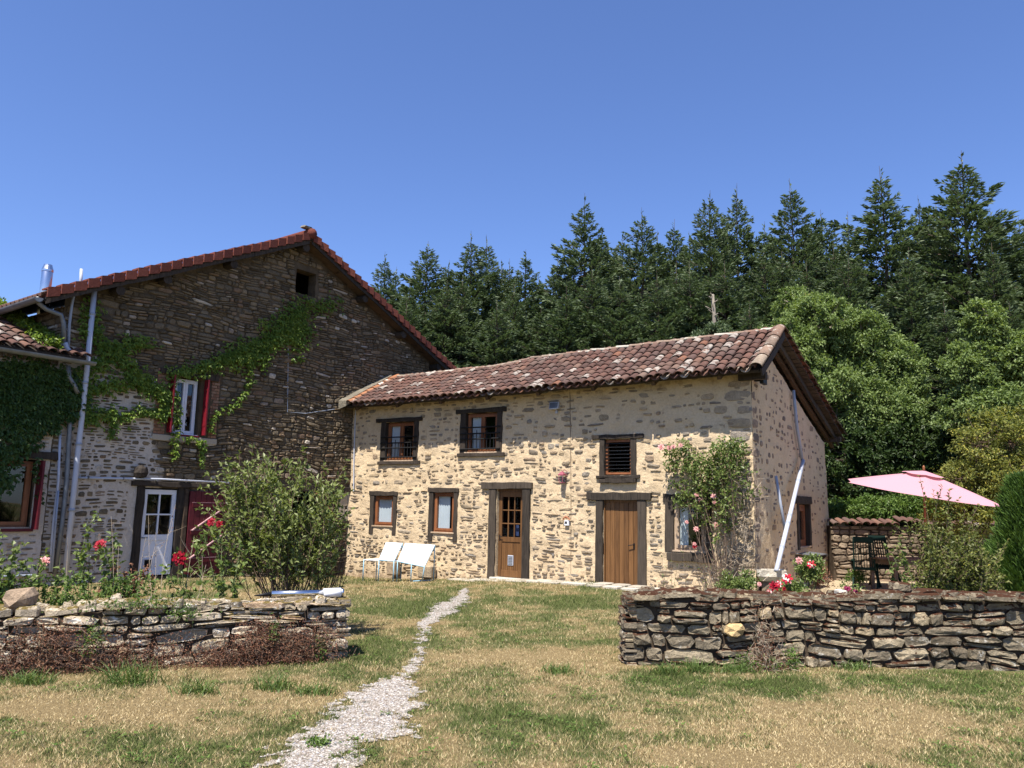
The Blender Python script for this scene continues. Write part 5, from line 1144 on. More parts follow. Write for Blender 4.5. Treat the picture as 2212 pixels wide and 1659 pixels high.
def bloom(c, R_, mat, parent, r, face=(0, -1, .35)):
    """rose flower: rings of cupped petals"""
    c = np.array(c, float); f = unit(np.array(face, float) + r.normal(0, .15, 3)); a = unit(np.cross(f, (0.1, .2, 1))); b = np.cross(f, a); mb = MB()
    for ring, (n, ro, tilt, h) in enumerate(((3, .28, 1.35, .55), (5, .5, 1.0, .5), (6, .78, .6, .38), (7, 1.0, .25, .22))):
        for k in range(n):
            th = 2 * math.pi * (k + .5 * (ring % 2) + r.uniform(-.15, .15)) / n; dr = a * math.cos(th) + b * math.sin(th); sd = -a * math.sin(th) + b * math.cos(th); w = R_ * ro * 2.6 / n * (1.2 if ring else 1.6)
            p0 = c - f * R_ * .1; p1 = c + dr * R_ * ro * .6 + f * R_ * h * .7; p2 = c + dr * R_ * ro + f * R_ * h * r.uniform(.7, 1.1)
            mb.add([p0 - sd * w * .15, p0 + sd * w * .15, p1 + sd * w * .55, p2 + sd * w * .42 - f * R_ * .08, p2 + dr * R_ * .06, p2 - sd * w * .42 - f * R_ * .08, p1 - sd * w * .55], [(0, 1, 2, 6), (6, 2, 3, 5), (5, 3, 4)])
    return mb.build('bloom', mat, parent)

# ================================================================== DRY STONE WALLS IN FRONT
class TopMap:
    def __init__(s, W, H): s.W = W; s.H = H
    def p(s, a, z, o=0.0): return s.W.p(a, s.H(a) + o, -z)
def dry_wall(name, label, W, L, H, thick, mat, seed, hr, wr, end_angle, ends, limit, notch=None, roundr=0.0):
    root = thing(name, label, 'dry stone wall', tuple(W.p(L / 2, 0, 0))); rg = random.Random(seed)
    core = MB(); k = 30
    for i in range(k):
        a = L * i / k; b = L * (i + 1) / k; h = min(H(a), H(b)) - .05; core.fbox(W, max(a, .06), min(b, L - .06), -.2, h, -thick + .05, -.05)
    core.build('wall_core', M['earth'], root); items = []
    def top_int(zc, h): return [(0.0, L)]
    zmax = max(H(x) for x in np.linspace(0, L, 20))
    for (s, z, w, h) in slots(rg, -.06, zmax + .02, hr, wr, top_int, .3):
        if z + h * .5 > H(s + w / 2): continue
        vs, fs = stone_geo(rg, s, z, w, h, .004, -.10, rg.uniform(-.035, .04), seed, .065, rg.choice((7, 8, 9, 10)), .018, rg.uniform(.72, .86)); items.append((w * h + .02, [W.p(*v) for v in vs], fs))
    for (EW, len_) in ends:
        for (s, z, w, h) in slots(rg, -.06, zmax, hr, (wr[0], wr[1] * .8), lambda zc, h: [(0, len_)], .2):
            if z + h * .5 > H(0 if EW.flag == 0 else L): continue
            vs, fs = stone_geo(rg, s, z, w, h, .004, -.10, rg.uniform(-.02, .04), seed + 2, .03, 8, .018, .8); items.append((w * h + .02, [EW.p(*v) for v in vs], fs))
    TMp = TopMap(W, H)
    for (s, z, w, h) in slots(rg, -.04, thick + .04, (.10, .22), (.12, .40), lambda zc, h: [(-.02, L + .02)], .2):
        vs, fs = stone_geo(rg, s, z, w, h, .004, -.035, rg.uniform(-.03, .05), seed + 4, .07, 8, .022, .74); items.append((w * h * .5, [TMp.p(*v) for v in vs], fs))
    lay_stones(W, [(a, [tuple(v) for v in vs], fs) for a, vs, fs in items], mat, root, limit, 'stone', lambda x, y, z: (x, y, z)); return root
RW = Frame((1.31, 8.94), 2.3); LW = Frame((-1.75 - 6.6 * math.cos(math.radians(20)), 9.0 - 6.6 * math.sin(math.radians(20))), 20)
def HR_(s): return .725 + .03 * (float(vnoise(s * 3.5, 0.3, 8)) - .5) + .05 * min(s / 4, 1) + .02 * math.sin(s * 2.3)
def HL_(s): return .585 + .035 * (float(vnoise(s * 3.5, 0.7, 8)) - .5) + .025 * math.sin(s * 3.1) + .02 * math.sin(s * 1.3 + 1)
e1 = Frame(RW.p(0, 0, -.5)[:2], 2.3 - 90); e1.flag = 0
rwall = dry_wall('dry_stone_wall', 'grey dry stone wall right of the path, capped with rusty brown moss', RW, 8.0, HR_, .5, M['stone_dry'], 5, (.06, .165), (.12, .44), 0, [(e1, .5)], 295)
e2 = Frame(LW.p(6.6, 0, 0)[:2], 110); e2.flag = 1
lwall = dry_wall('dry_stone_wall', 'thin bedded pale stone wall left of the path with a steel garden light on top', LW, 6.6, HL_, .5, M['stone_left'], 9, (.038, .135), (.13, .50), 0, [(e2, .5)], 295)
# a single ochre stone jammed in the right wall
rg = random.Random(77); vs, fs = stone_geo(rg, 0, 0, .22, .15, 0, -.1, .07, 3, .02, 8, .03); c_ = RW.sz(1585, 1362); o = MB(); o.add([RW.p(c_[0] - .11 + a, c_[1] - .07 + z, q) for a, z, q in vs], fs); o.build('stone', m_stone('ochre_stone', [(0, (.42, .29, .14)), (1, (.5, .36, .18))]), rwall, label='light ochre stone wedged between grey ones')
c_ = LW.sz(40, 1302, -.2); q = MB(); vs, fs = stone_geo(rg, -.13, 0, .27, .22, 0, -.13, .1, 3, .03, 9, .03, .6); q.add([LW.p(c_[0] + a, HL_(c_[0]) + z - .01, o_ - .2) for a, z, o_ in vs], fs)
tag(q.build('boulder', M['boulder']), 'brownish round boulder sitting on top of the left dry stone wall', 'stone')
# steel garden light lying on the wall
za = .66; s_a = LW.sz(548, 1294, -.12); s_b = LW.sz(742, 1292, -.12); zz = max(HL_(s_a[0]), HL_(s_b[0])) + .075
gl = thing('garden_light', 'long stainless steel garden stake light lying on the left stone wall', 'garden light', LW.p((s_a[0] + s_b[0]) / 2, zz, -.12))
def lp(f, dz=0.0): s = s_a[0] + (s_b[0] - s_a[0]) * f; return LW.p(s, zz + dz, -.12 - .04 * f)
mb = MB(); mb.tube([lp(0, -.015), lp(.08, -.01), lp(.19, 0)], .004, 8, r2=.026); mb.build('ground_spike', M['iron'], gl, smooth=True)
mb = MB(); mb.tube([lp(.19), lp(.78)], .034, 16); mb.build('tube', M['steel'], gl, smooth=True)
mb = MB(); mb.tube([lp(.77), lp(.97)], .046, 16, r2=.052); mb.build('diffuser', M['frost'], gl, smooth=True)
mb = MB(); mb.tube([lp(.97), lp(1.0)], .044, 16); mb.build('end_cap', M['steel'], gl, smooth=True)

# ================================================================== TERRACE IN FRONT OF THE COTTAGE
ter = bpy.data.objects.new('stone_terrace', None); COL.objects.link(ter); ter['kind'] = 'structure'
rg = random.Random(6); poly_lo = lambda s: np.interp(s, [3.5, 4.3, 6, 8.0, 9.5, 11], [.15, .75, .75, .8, 1.0, 1.1])
s = 3.7
while s < 10.6:
    w = rg.uniform(.35, .7); o_ = .02; W_ = float(poly_lo(s + w / 2))
    while o_ < W_ - .08:
        dd = min(rg.uniform(.3, .55), W_ - o_); n = 9; pts = []
        for i in range(n):
            a = 2 * math.pi * i / n; ca, sa = math.cos(a), math.sin(a); x = s + w / 2 + math.copysign(abs(ca) ** .45, ca) * (w / 2 - .012) * rg.uniform(.9, 1.03); y = o_ + dd / 2 + math.copysign(abs(sa) ** .45, sa) * (dd / 2 - .012) * rg.uniform(.9, 1.03); pts.append((x, y))
        zb = float(terrain(*CF.p(s, 0, o_)[:2])); h_ = .035 + rg.uniform(-.008, .01); vs = [CF.p(x, zb - .05, y) for x, y in pts] + [CF.p(x, zb + h_ - .006, y) for x, y in pts] + [CF.p(s + w / 2 + (x - s - w / 2) * .93, zb + h_, o_ + dd / 2 + (y - o_ - dd / 2) * .93) for x, y in pts]
        fs = [tuple(range(2 * n, 3 * n))] + [(r * n + i, r * n + (i + 1) % n, (r + 1) * n + (i + 1) % n, (r + 1) * n + i) for r in range(2) for i in range(n)]
        mb = MB(); mb.add(vs, fs); mb.build('paving_stone', M['slab'], ter); o_ += dd
    s += w

# ================================================================== LOUNGERS BY THE COTTAGE
def q3(u, v, off): a = CF.sz(u, v, off); return np.array(CF.p(a[0], a[1], off))
def lounger(label, b0, b1, t1, t0, seat, legs):
    root = thing('folding_lounger', label, 'sun lounger', (b0[0], b0[1], 0), 0, 'white loungers against the cottage wall')
    th = np.array([0, 0, -.02]); mb = MB(); mb.hexa([b0 + th, b1 + th, t1 + th, t0 + th, b0, b1, t1, t0]); mb.build('back_panel', M['panel_white'], root)
    if seat: mb = MB(); mb.hexa([*[q + th for q in seat], *seat]); mb.build('seat_panel', M['panel_white'], root)
    for k, (p, q) in enumerate(legs): mb = MB(); mb.tube([p, q], .012, 8); mb.build('leg', M['blue_metal'], root, smooth=True)
    mb = MB(); mb.tube([b0 + th, t0 + th, t1 + th, b1 + th, b0 + th], .010, 6); mb.build('frame_tube', M['blue_metal'], root); return root
def gz(p, dx=0, dy=0): return np.array([p[0] + dx, p[1] + dy, float(terrain(p[0] + dx, p[1] + dy))])
b0, b1, t1, tz0 = q3(819, 1208, 1.40), q3(851, 1211, 1.36), q3(869, 1173, .88), q3(834, 1171, .90)
s0, s1 = q3(786, 1208, 1.35), q3(820, 1209, 1.35); sb = -CF.n * .45
lounger('small white folding lounger, left of the pair on pale blue legs', b0, b1, t1, tz0, [s0, b1 + (0, 0, -.004), b1 + sb, s0 + sb], [(s0, gz(s0)), (b0, gz(b0)), (b1, gz(b1)), (t1, gz(t1)), (s0 + sb, gz(s0 + sb))])
b0, b1, t1, tz0 = q3(859, 1211, 1.25), q3(917, 1223, 1.32), q3(939, 1177, .75), q3(875, 1173, .72)
m_ = q3(889, 1217, 1.32); lounger('large white tilted folding lounger, right of the pair on pale blue legs', b0, b1, t1, tz0, None, [(b0, gz(b0)), (m_, gz(m_)), (t1, gz(t1)), (b1, gz(b1) + (-.05, .1, 0)), (gz(t1) + (0, 0, .02), gz(m_) + (0.05, 0, .02))])
for (u, v, w, h) in ((906, 1240, .42, .22), (838, 1240, .28, .26)):
    c = CF.sz(u, v - 8, .2); mb = MB(); mb.fbox(CF, c[0], c[0] + w, -.08, h, .05, .28); tag(mb.build('stone_block', M['stone_cot'], bevel=.03), 'squared dark stone block on the grass behind the %s lounger' % ('large' if u > 900 else 'small'), 'stone')

# ================================================================== TROUGH
tr = thing('stone_trough', 'pale limestone trough on a stone base at the cottage corner', 'trough', CG.p(.55, .3, .38))
class Loc:
    def __init__(s, c, a): s.c = np.array(c); s.a = a
    def __call__(s, x, y, z): ca, sa = math.cos(s.a), math.sin(s.a); return (s.c[0] + x * ca - y * sa, s.c[1] + x * sa + y * ca, s.c[2] + z)
tc = at_y(1665, 1245, 15.6); Lc = Loc((tc[0], tc[1], 0), -.2); mb = MB(); n = 20; vs = []; zt = float(at_y(1665, 1232, 15.4)[2])
for (rx, ry, z) in ((.20, .15, zt - .21), (.27, .21, zt - .12), (.285, .22, zt), (.235, .17, zt), (.22, .155, zt - .1)):
    for i in range(n):
        a = 2 * math.pi * i / n; ca, sa = math.cos(a), math.sin(a); j = NR.normal(0, .004); vs.append(Lc(math.copysign(abs(ca) ** .4, ca) * (rx + j), math.copysign(abs(sa) ** .4, sa) * (ry + j), z + NR.normal(0, .003)))
fs = [(r * n + i, r * n + (i + 1) % n, (r + 1) * n + (i + 1) % n, (r + 1) * n + i) for r in range(4) for i in range(n)] + [tuple(range(n))[::-1], tuple(4 * n + i for i in range(n))]
mb.add(vs, fs); mb.build('basin', M['trough'], tr, smooth=False)
mb = MB(); mb.lathe([(.17, -.05), (.19, .1), (.16, zt - .215)], (tc[0], tc[1] + .02, 0), 9); mb.v = [tuple(np.array(v) + NR.normal(0, .012, 3) * (1, 1, .0)) for v in mb.v]; mb.build('base_stone', M['stone_garden'], tr)
# drain hose on the gravel
hp = [on_ground(u, v, .04) for (u, v) in ((1720, 1268), (1740, 1264), (1765, 1256), (1785, 1250), (1800, 1240))]
mb = MB(); mb.tube(hp, .045, 10); tag(mb.build('drain_pipe', M['pvc'], smooth=True), 'pale grey drain pipe lying on the gravel at the gable corner', 'pipe')

# ================================================================== GARDEN WALL WITH TILE CAP
GW = Frame((8.15, 20.35), 3.0); gw = thing('garden_wall', 'low rubble garden wall capped with red canal tiles behind the patio', 'wall', tuple(GW.p(3, 0, 0)))
mb = MB(); mb.fbox(GW, 0, 9, -.2, 1.36, -.35, -.03); mb.build('wall_core', M['earth'], gw); gi = []
for (s, z, w, h) in slots(rb, -.06, 1.36, (.08, .19), (.13, .38), lambda zc, h: [(0, 7.0)], .3):
    vs, fs = stone_geo(rb, s, z, w, h, .006, -.08, rb.uniform(0, .04), 51, .04, 8, .02); gi.append((w * h - s * .004, vs, fs))
lay_stones(GW, gi, M['stone_garden'], gw, 298)
for k in range(44):
    p1 = np.array(GW.p(.05 + k * .19, 1.40 + jr.uniform(-.02, .02) + (.07 if 8 < k < 12 else 0), .14)); p0 = p1 + (-GW.n * .55 + np.array([0, 0, .16])); mt = basis(p1, p0, -GW.d).to_4x4() @ Matrix.Rotation(jr.uniform(-.08, .08), 4, 'X'); mt.translation = Vector(p1) - Vector(gw.location)
    o = link('cap_tile', TM[k % 3], gw, True); o.matrix_basis = mt

# ================================================================== PATIO FURNITURE
t1_ = on_ground(1895, 1275); t2_ = on_ground(1937, 1282); ax = unit((t2_ - t1_)[:2]); ay = np.array([-ax[1], ax[0]]); 
tb = thing('garden_table', 'weathered wooden garden table in the shade of the pink parasol', 'table', (*t2_[:2], 0))
dL = 1.65; dW = np.linalg.norm((t2_ - t1_)[:2]); dirL = unit(np.array([.93, .36])); dirW = unit((t1_ - t2_)[:2]); cs = [t2_[:2], t2_[:2] + dirL * dL, t2_[:2] + dirL * dL + dirW * max(dW, .8), t2_[:2] + dirW * max(dW, .8)]
for c in cs: mb = MB(); mb.box(c[0] - .035, c[0] + .035, c[1] - .035, c[1] + .035, 0, .68); mb.build('leg', M['tablewood'], tb, bevel=.004)
for i in range(4):
    a, b = cs[i], cs[(i + 1) % 4]; mb = MB(); mb.bar((*a, .63), (*b, .63), .03, .09); mb.build('apron', M['tablewood'], tb)
for k in range(8):
    f0 = (k + .04) / 8; f1 = (k + .96) / 8; e = .07; A_ = cs[0] + (cs[3] - cs[0]) * f0; B_ = cs[0] + (cs[3] - cs[0]) * f1; d_ = dirL * (dL + e); o_ = -dirL * e
    mb = MB(); P4 = [A_ + o_, A_ + d_, B_ + d_, B_ + o_]; mb.hexa([(*q, .682) for q in P4] + [(*q, .71) for q in P4]); mb.build('table_slat', M['tablewood'], tb)
def chair(label, x, y, rz):
    root = thing('garden_chair', label, 'chair', (x, y, 0), rz, 'dark green chairs round the patio table')
    def pt(name, f, **k):
        mb = MB(); f(mb); mb.build(name, M['green_plastic'], root, local=True, **k)
    for sx in (-.25, .25):
        pt('leg', lambda mb: mb.bar((sx, -.30, 0), (sx, .12, .62), .035, .05)); pt('leg', lambda mb: mb.bar((sx, .30, 0), (sx, -.12, .60), .035, .05)); pt('armrest', lambda mb: mb.bar((sx, -.24, .63), (sx, .26, .63), .06, .03), bevel=.008)
        pt('back_stile', lambda mb: mb.bar((sx * .86, -.20, .42), (sx * .8, -.36, 1.12), .04, .03))
    for k in range(6): pt('seat_slat', lambda mb: mb.box(-.22, .22, -.2 + k * .075, -.14 + k * .075, .42, .44))
    for k in range(7): x_ = -.165 + k * .055; pt('back_slat', lambda mb: mb.bar((x_, -.215, .48), (x_, -.345, 1.06), .030, .014))
    pt('back_rail', lambda mb: mb.bar((-.21, -.355, 1.10), (.21, -.355, 1.10), .03, .12), bevel=.01); pt('back_rail', lambda mb: mb.bar((-.2, -.21, .46), (.2, -.21, .46), .025, .05))
cpos = on_ground(1873, 1273); chair('dark green slatted garden chair nearest the cottage gable', cpos[0] + .05, cpos[1] + .15, math.radians(-28))
p_ = cs[2] + dirL * -.9 + dirW * .45; chair('dark green garden chair on the far side of the table against the garden wall', p_[0], p_[1], math.radians(180))
p_ = cs[1] + dirL * .5 + dirW * .4; chair('dark green garden chair at the far right end of the table behind the shrub', p_[0], p_[1], math.radians(80))
# parasol
pc = at_y(1993, 1120, 17.3); par = thing('parasol', 'faded pink garden parasol with wooden pole over the patio table', 'parasol', (pc[0], pc[1], 0))
apex = at_y(1996, 1021, 17.3); R2 = 1.70; nse = 6; tx, ty = math.radians(7.0), math.radians(8.0); rot = Matrix.Rotation(tx, 3, 'Y') @ Matrix.Rotation(ty, 3, 'X')
def rim(a, r, dz): dz = dz * .86; return np.array(apex) + np.array(rot @ Vector((math.cos(a) * r, math.sin(a) * r, dz)))
mb = MB(); NS = 48; NRr = 8; vs = []
for j in range(NRr + 1):
    f = j / NRr
    for i in range(NS):
        a = 2 * math.pi * i / NS + math.radians(8); k = (i % 8) / 8; sc = math.cos(math.pi / nse) / math.cos((k - .5) * 2 * math.pi / nse); sc2 = 1 + (sc - 1) * 1.25
        vs.append(rim(a, R2 * (.02 + .98 * f) * sc2, -.50 * f ** 1.12 + .05 * f * (1 - f) * 0 - .06 * math.sin(math.pi * k) * f * (1.4 - f)))
fs = [(j * NS + i, j * NS + (i + 1) % NS, (j + 1) * NS + (i + 1) % NS, (j + 1) * NS + i) for j in range(NRr) for i in range(NS)]; mb.add(vs, fs); can = mb.build('canopy', M['parasol'], par, smooth=True)
mb = MB(); vs = []
for j in range(3):
    f = j / 2
    for i in range(NS):
        a = 2 * math.pi * i / NS + math.radians(8); vs.append(rim(a, .03 + .40 * f, .045 - .085 * f - .02 * f * math.sin(math.pi * ((i % 8) / 8))))
fs = [(j * NS + i, j * NS + (i + 1) % NS, (j + 1) * NS + (i + 1) % NS, (j + 1) * NS + i) for j in range(2) for i in range(NS)]; mb.add(vs, fs); mb.build('vent_flap', M['parasol'], can, smooth=True)
for i in range(nse):
    a = 2 * math.pi * i / nse + math.radians(8); mb = MB(); mb.bar(rim(a, .05, -.06), rim(a, R2 * .97, -.52), .018, .02); mb.build('rib', M['beam_under'], par)
mb = MB(); mb.tube([(pc[0], pc[1], 0), tuple(apex + np.array([0, 0, .03]))], .024, 10); mb.build('pole', M['frame'], par, smooth=True)
mb = MB(); mb.lathe([(.012, 0), (.03, .03), (.022, .06), (.03, .08), (.005, .12)], tuple(apex + np.array([0, 0, .04])), 10); mb.build('finial', M['frame'], par, smooth=True)
mb = MB(); mb.lathe([(.26, 0), (.26, .06), (.06, .1), (.05, .3)], (pc[0], pc[1], 0), 16); mb.build('base', M['iron'], par)

# ================================================================== CREEPER AND IVY
def vine_leaves(W, path, thick, n, L, off, r, dropz=.5, width_fade=True):
    """leaves scattered round a polyline given in photo points laid on the wall plane"""
    pts = np.array([W.sz(u, v) for (u, v) in path]); sg_ = np.linalg.norm(np.diff(pts, axis=0), axis=1); cum = np.concatenate([[0], np.cumsum(sg_)]); t = r.uniform(0, cum[-1], n)
    c = np.stack([np.interp(t, cum, pts[:, 0]), np.interp(t, cum, pts[:, 1])], 1); nz = fnoise(c[:, 0] * 3, c[:, 1] * 3, 7); c += r.normal(0, 1, (n, 2)) * (thick * (.35 + nz * 1.1))[:, None] * [1, .8]; c[:, 1] -= np.abs(r.normal(0, thick * .5, n))
    o_ = r.uniform(.02, off, n); P_ = W.o + c[:, :1] * W.d + o_[:, None] * W.n; P_[:, 2] = c[:, 1]; return P_, pts
def vine(name, label, W, runs, mat, L, seed, off=.16, n_scale=1.0):
    r = np.random.default_rng(seed); g = Geo(); st = Geo(); root = thing(name, label, 'climbing plant', tuple(np.array(W.p(*W.sz(*runs[0][0][0])))))
    for (path, thick, n) in runs:
        n = int(n * n_scale * .72); P_, pts = vine_leaves(W, path, thick, n, L, off, r)
        for k in range(3):     # each leaf is three leaflets
            d = unit(W.d * r.normal(0, .7, (n, 1)) + np.array([0, 0, -1]) * r.uniform(.2, 1.2, (n, 1)) + W.n * r.uniform(.0, .8, (n, 1))); nn = unit(W.n + np.array([0, 0, .7]) + rdir(r, n) * .7)
            g.add(leaf_arrays(P_, d, nn, L * r.uniform(.6, 1.2, n), L * .5 * r.uniform(.7, 1.1, n), .15))
        pp = np.array([W.p(a, b, .02) for a, b in pts]); k = 6
        if len(pp) > 1:
            q = np.concatenate([np.linspace(pp[i], pp[i + 1], k)[:-1] for i in range(len(pp) - 1)] + [pp[-1:]]); q = q + r.normal(0, .02, q.shape); st.add(seg_arrays(q[:-1], q[1:], .008, .007))
    g.build('foliage', mat, root); st.build('stem', M['stem_brown'], root); return root
vine('virginia_creeper', 'bright green creeper climbing diagonally across the barn gable round the high window', BA, [
    ([(724, 652), (690, 660), (655, 650), (640, 680)], .16, 330), ([(650, 690), (610, 715), (570, 735), (530, 752), (500, 765)], .22, 1500), ([(640, 700), (660, 718), (640, 745), (620, 720)], .16, 260),
    ([(560, 700), (600, 690), (640, 660), (625, 700)], .16, 420), ([(600, 720), (560, 760), (520, 770), (480, 772)], .15, 500),
    ([(510, 762), (470, 778), (430, 792), (390, 800), (365, 806)], .10, 620), ([(545, 770), (535, 800), (530, 840), (505, 870), (480, 885)], .06, 180), ([(575, 760), (562, 800)], .05, 50),
    ([(470, 885), (455, 900), (450, 930)], .05, 60), ([(372, 810), (372, 860), (376, 900), (374, 940), (372, 985)], .06, 230), ([(395, 945), (425, 950), (434, 965), (430, 1000)], .05, 110), ([(625, 775), (650, 772)], .07, 40)], M['ivy'], .085, 21)
vine('virginia_creeper', 'green creeper spreading over the whitewashed wall between the white pipe and the red shutter', BA, [
    ([(188, 690), (200, 720), (215, 740), (240, 748), (275, 738), (318, 735)], .11, 560), ([(190, 800), (225, 770), (250, 755), (265, 780), (290, 805), (330, 835), (365, 858)], .12, 950),
    ([(170, 850), (200, 835), (240, 828), (290, 815), (345, 850)], .11, 620), ([(175, 890), (215, 890), (260, 900), (300, 880), (345, 890), (375, 878)], .11, 560), ([(240, 870), (240, 915), (236, 945)], .045, 110),
    ([(190, 650), (200, 690), (180, 720)], .13, 200), ([(340, 850), (360, 905)], .08, 120), ([(170, 800), (180, 860), (190, 910)], .11, 300)], M['ivy'], .085, 22)
class _AW2:      # the annex plane for photo points
    d = BA.d; n = BA.n; o = AW.o
    def p(s, a, z, o=0.0): return AW.p(a, z, o)
    def sz(s, u, v): return BA.sz(u, v, .05)
vine('ivy', 'dark curtain of ivy hanging under the annex eave', _AW2(), [
    ([(0, 800), (40, 805), (80, 810), (130, 815)], .22, 1500), ([(0, 850), (50, 850), (100, 855), (140, 850)], .22, 1500), ([(0, 900), (40, 905), (80, 900), (120, 890)], .18, 1100), ([(0, 960), (10, 1000), (0, 1050)], .12, 300), ([(30, 945), (60, 950), (20, 965)], .12, 260),
    ([(-90, 820), (-40, 860), (-80, 920), (-30, 960)], .3, 800), ([(145, 800), (158, 850), (150, 900)], .06, 160), ([(128, 810), (135, 850), (132, 885)], .04, 90), ([(78, 990), (80, 1040), (76, 1080)], .035, 50)], M['ivy_dark'], .10, 23)
class _JW:      # creeper lying on the annex roof along the barn side wall
    pass
def roof_vine():
    r = np.random.default_rng(4); n = 1500; root = thing('virginia_creeper', 'strip of bright creeper trailing along the top edge of the annex roof', 'climbing plant', annp(-7.9, .1)); t = r.uniform(.02, .95, n); P_ = np.array([annp(-7.75 - abs(r.normal(0, .16)), tt, .10 + r.uniform(0, .22)) for tt in t]); g = Geo()
    for k in range(3): d = unit(rdir(r, n) + np.array([.3, -.5, -.3])); g.add(leaf_arrays(P_, d, unit(rdir(r, n) * .6 + np.array([0, -.4, 1])), .085 * r.uniform(.6, 1.2, n), .045 * r.uniform(.7, 1.1, n)))
    g.build('foliage', M['ivy'], root); st = Geo(); q = np.array([annp(-7.78, tt, .1) for tt in np.linspace(0, .95, 20)]); st.add(seg_arrays(q[:-1], q[1:], .012, .01)); st.build('stem', M['stem_brown'], root)
roof_vine()

# ================================================================== TREES
def conifer_mesh(seed, H=17.0, low=1.5, dens=1.0, wide=1.0):
    r = np.random.default_rng(seed); P_, D_, Ln = [], [], []; S0, S1, R0_, R1_ = [], [], [], []
    h = H - .25; ang = r.uniform(0, 6)
    lobes = r.uniform(.75, 1.2, 12)
    while h > low:
        dtop = H - h; L = (0.06 + 0.36 * dtop) if dtop < 4.5 else (0.06 + 0.36 * 4.5 + .14 * (dtop - 4.5)); L = min(L, 3.3) * wide; ang += 2.39996 + r.uniform(-.3, .3); L *= r.uniform(.65, 1.18) * lobes[int(ang / 6.283 * 12) % 12]
        if r.random() < .035: L *= 1.4
        if r.random() < .08: h -= .1; continue
        rise = .75 - .11 * dtop if dtop < 6 else .09 - .05 * r.random(); dirh = np.array([math.cos(ang), math.sin(ang), 0])
        n = 6; t = np.linspace(0, 1, n); cur = np.stack([dirh[0] * L * t, dirh[1] * L * t, h + L * (rise * t * .6 - .35 * min(dtop / 8, 1) * t + .28 * t ** 2)], 1)
        for i in range(n - 1): S0.append(cur[i]); S1.append(cur[i + 1]); R0_.append(.012 + .012 * L * (1 - t[i])); R1_.append(.01 + .012 * L * (1 - t[i + 1]))
        ns = int((8 + L * 105) * dens * min(1, .50 + dtop * .12)); tt = r.uniform(.12, 1, ns) ** .75; c = np.stack([np.interp(tt, t, cur[:, k]) for k in range(3)], 1); side = np.array([-dirh[1], dirh[0], 0]); sw = (1.05 - tt) * .45 * L * r.uniform(-1, 1, ns); 
        c = c + side * sw[:, None] + dirh * (np.abs(sw) * .35)[:, None] + np.array([0, 0, 1]) * (r.normal(0, .05, ns) - np.abs(sw) * .15)[:, None]
        d = unit(dirh * .8 + side * np.sign(sw)[:, None] * r.uniform(.1, .9, (ns, 1)) + np.array([0, 0, 1]) * r.uniform(-.25, 1.0, (ns, 1)) + rdir(r, ns) * .3); P_.append(c); D_.append(d); Ln.append(r.uniform(.11, .28, ns) * (1.0 if dtop > 2 else .75))
        h -= (.038 + .009 * min(dtop, 4)) / dens ** .3 * r.uniform(.5, 1.5)
    # leader
    k = 16; zz = np.linspace(H - 1.5, H + .25, k); P_.append(np.stack([zz * 0, zz * 0, zz], 1)); D_.append(unit(rdir(r, k) * .55 + np.array([0, 0, 1.0]))); Ln.append(r.uniform(.12, .25, k))
    P_ = np.concatenate(P_); D_ = np.concatenate(D_); Ln = np.concatenate(Ln); n = len(P_); g = Geo(); g.add(leaf_arrays(P_, D_, unit(rdir(r, n) + np.array([0, 0, .6])), Ln, Ln * r.uniform(.30, .48, n), .12))
    sg = Geo(); sg.add(seg_arrays(S0, S1, R0_, R1_)); tz = np.linspace(-.3, H + .55, 12); tp = np.stack([tz * 0 + np.sin(tz) * .04, tz * 0, tz], 1); rr = .006 + .20 * np.clip(1 - tz / H, 0, 1); sg.add(seg_arrays(tp[:-1], tp[1:], rr[:-1], rr[1:])); return g.me('crown', M['conifer']), sg.me('trunk', M['bark'])
CON = [conifer_mesh(s, 17.0, 1.5, 1.0, w) for s, w in ((1, 1.0), (2, 1.12), (3, .88), (4, 1.05), (5, .95))]
print('con tris', sum(len(c[0].polygons) for c in CON))
def put_conifer(k, x, y, H, wide, rz, label, group):
    root = thing('conifer', label, 'conifer tree', (x, y, 0), rz, group); sc = H / 17.0
    for nm, me in (('crown', CON[k][0]), ('trunk', CON[k][1])): o = link(nm, me, root, True); o.scale = (wide, wide, sc)
apx = [(741, 551, 44, 'lone thin conifer tip just showing behind the right slope of the barn roof'), (833, 542, 41, 'slim conifer nearest the barn roof on its right'), (856, 575, 44, 'pale low conifer tucked behind the slim one by the barn'), (924, 519, 40, 'broad conifer with a bare leader, second clear peak right of the barn'),
    (1019, 499, 41, 'pale topped conifer left of a near twin, above the cottage ridge start'), (1052, 508, 43, 'narrow twin conifer just right of the pale topped one'), (1101, 558, 43, 'short spindly conifer between two taller ones'), (1136, 537, 41, 'pointed conifer left of the deepest gap in the treeline'),
    (1206, 551, 41, 'low shouldered conifer just right of the deepest gap in the treeline'), (1263, 419, 40, 'sparse tall conifer whose bare tip towers over the middle of the cottage roof'), (1300, 495, 42, 'dense conifer leaning on the tall sparse one'), (1387, 450, 40, 'dark conifer with a ragged side limb above the cottage roof'),
    (1455, 474, 41, 'rounded bright green conifer between the ragged dark one and the twin spires'), (1532, 413, 39, 'left one of the twin spires above the right half of the roof'), (1590, 399, 40, 'right one of the twin spires, with wide stray limbs'), (1707, 388, 39, 'open topped conifer behind the cottage gable'),
    (1774, 455, 40, 'pale feathery conifer left of the big broad one'), (1902, 362, 37, 'big broad dark conifer behind the light green tree'), (1984, 425, 41, 'thin bare topped conifer between the two biggest ones'), (2014, 455, 39, 'low dense conifer at the left foot of the tallest one'),
    (2076, 330, 36, 'tallest conifer of the whole row, near the right edge'), (2205, 502, 37, 'conifer cut by the right edge of the picture')]
rt = random.Random(31)
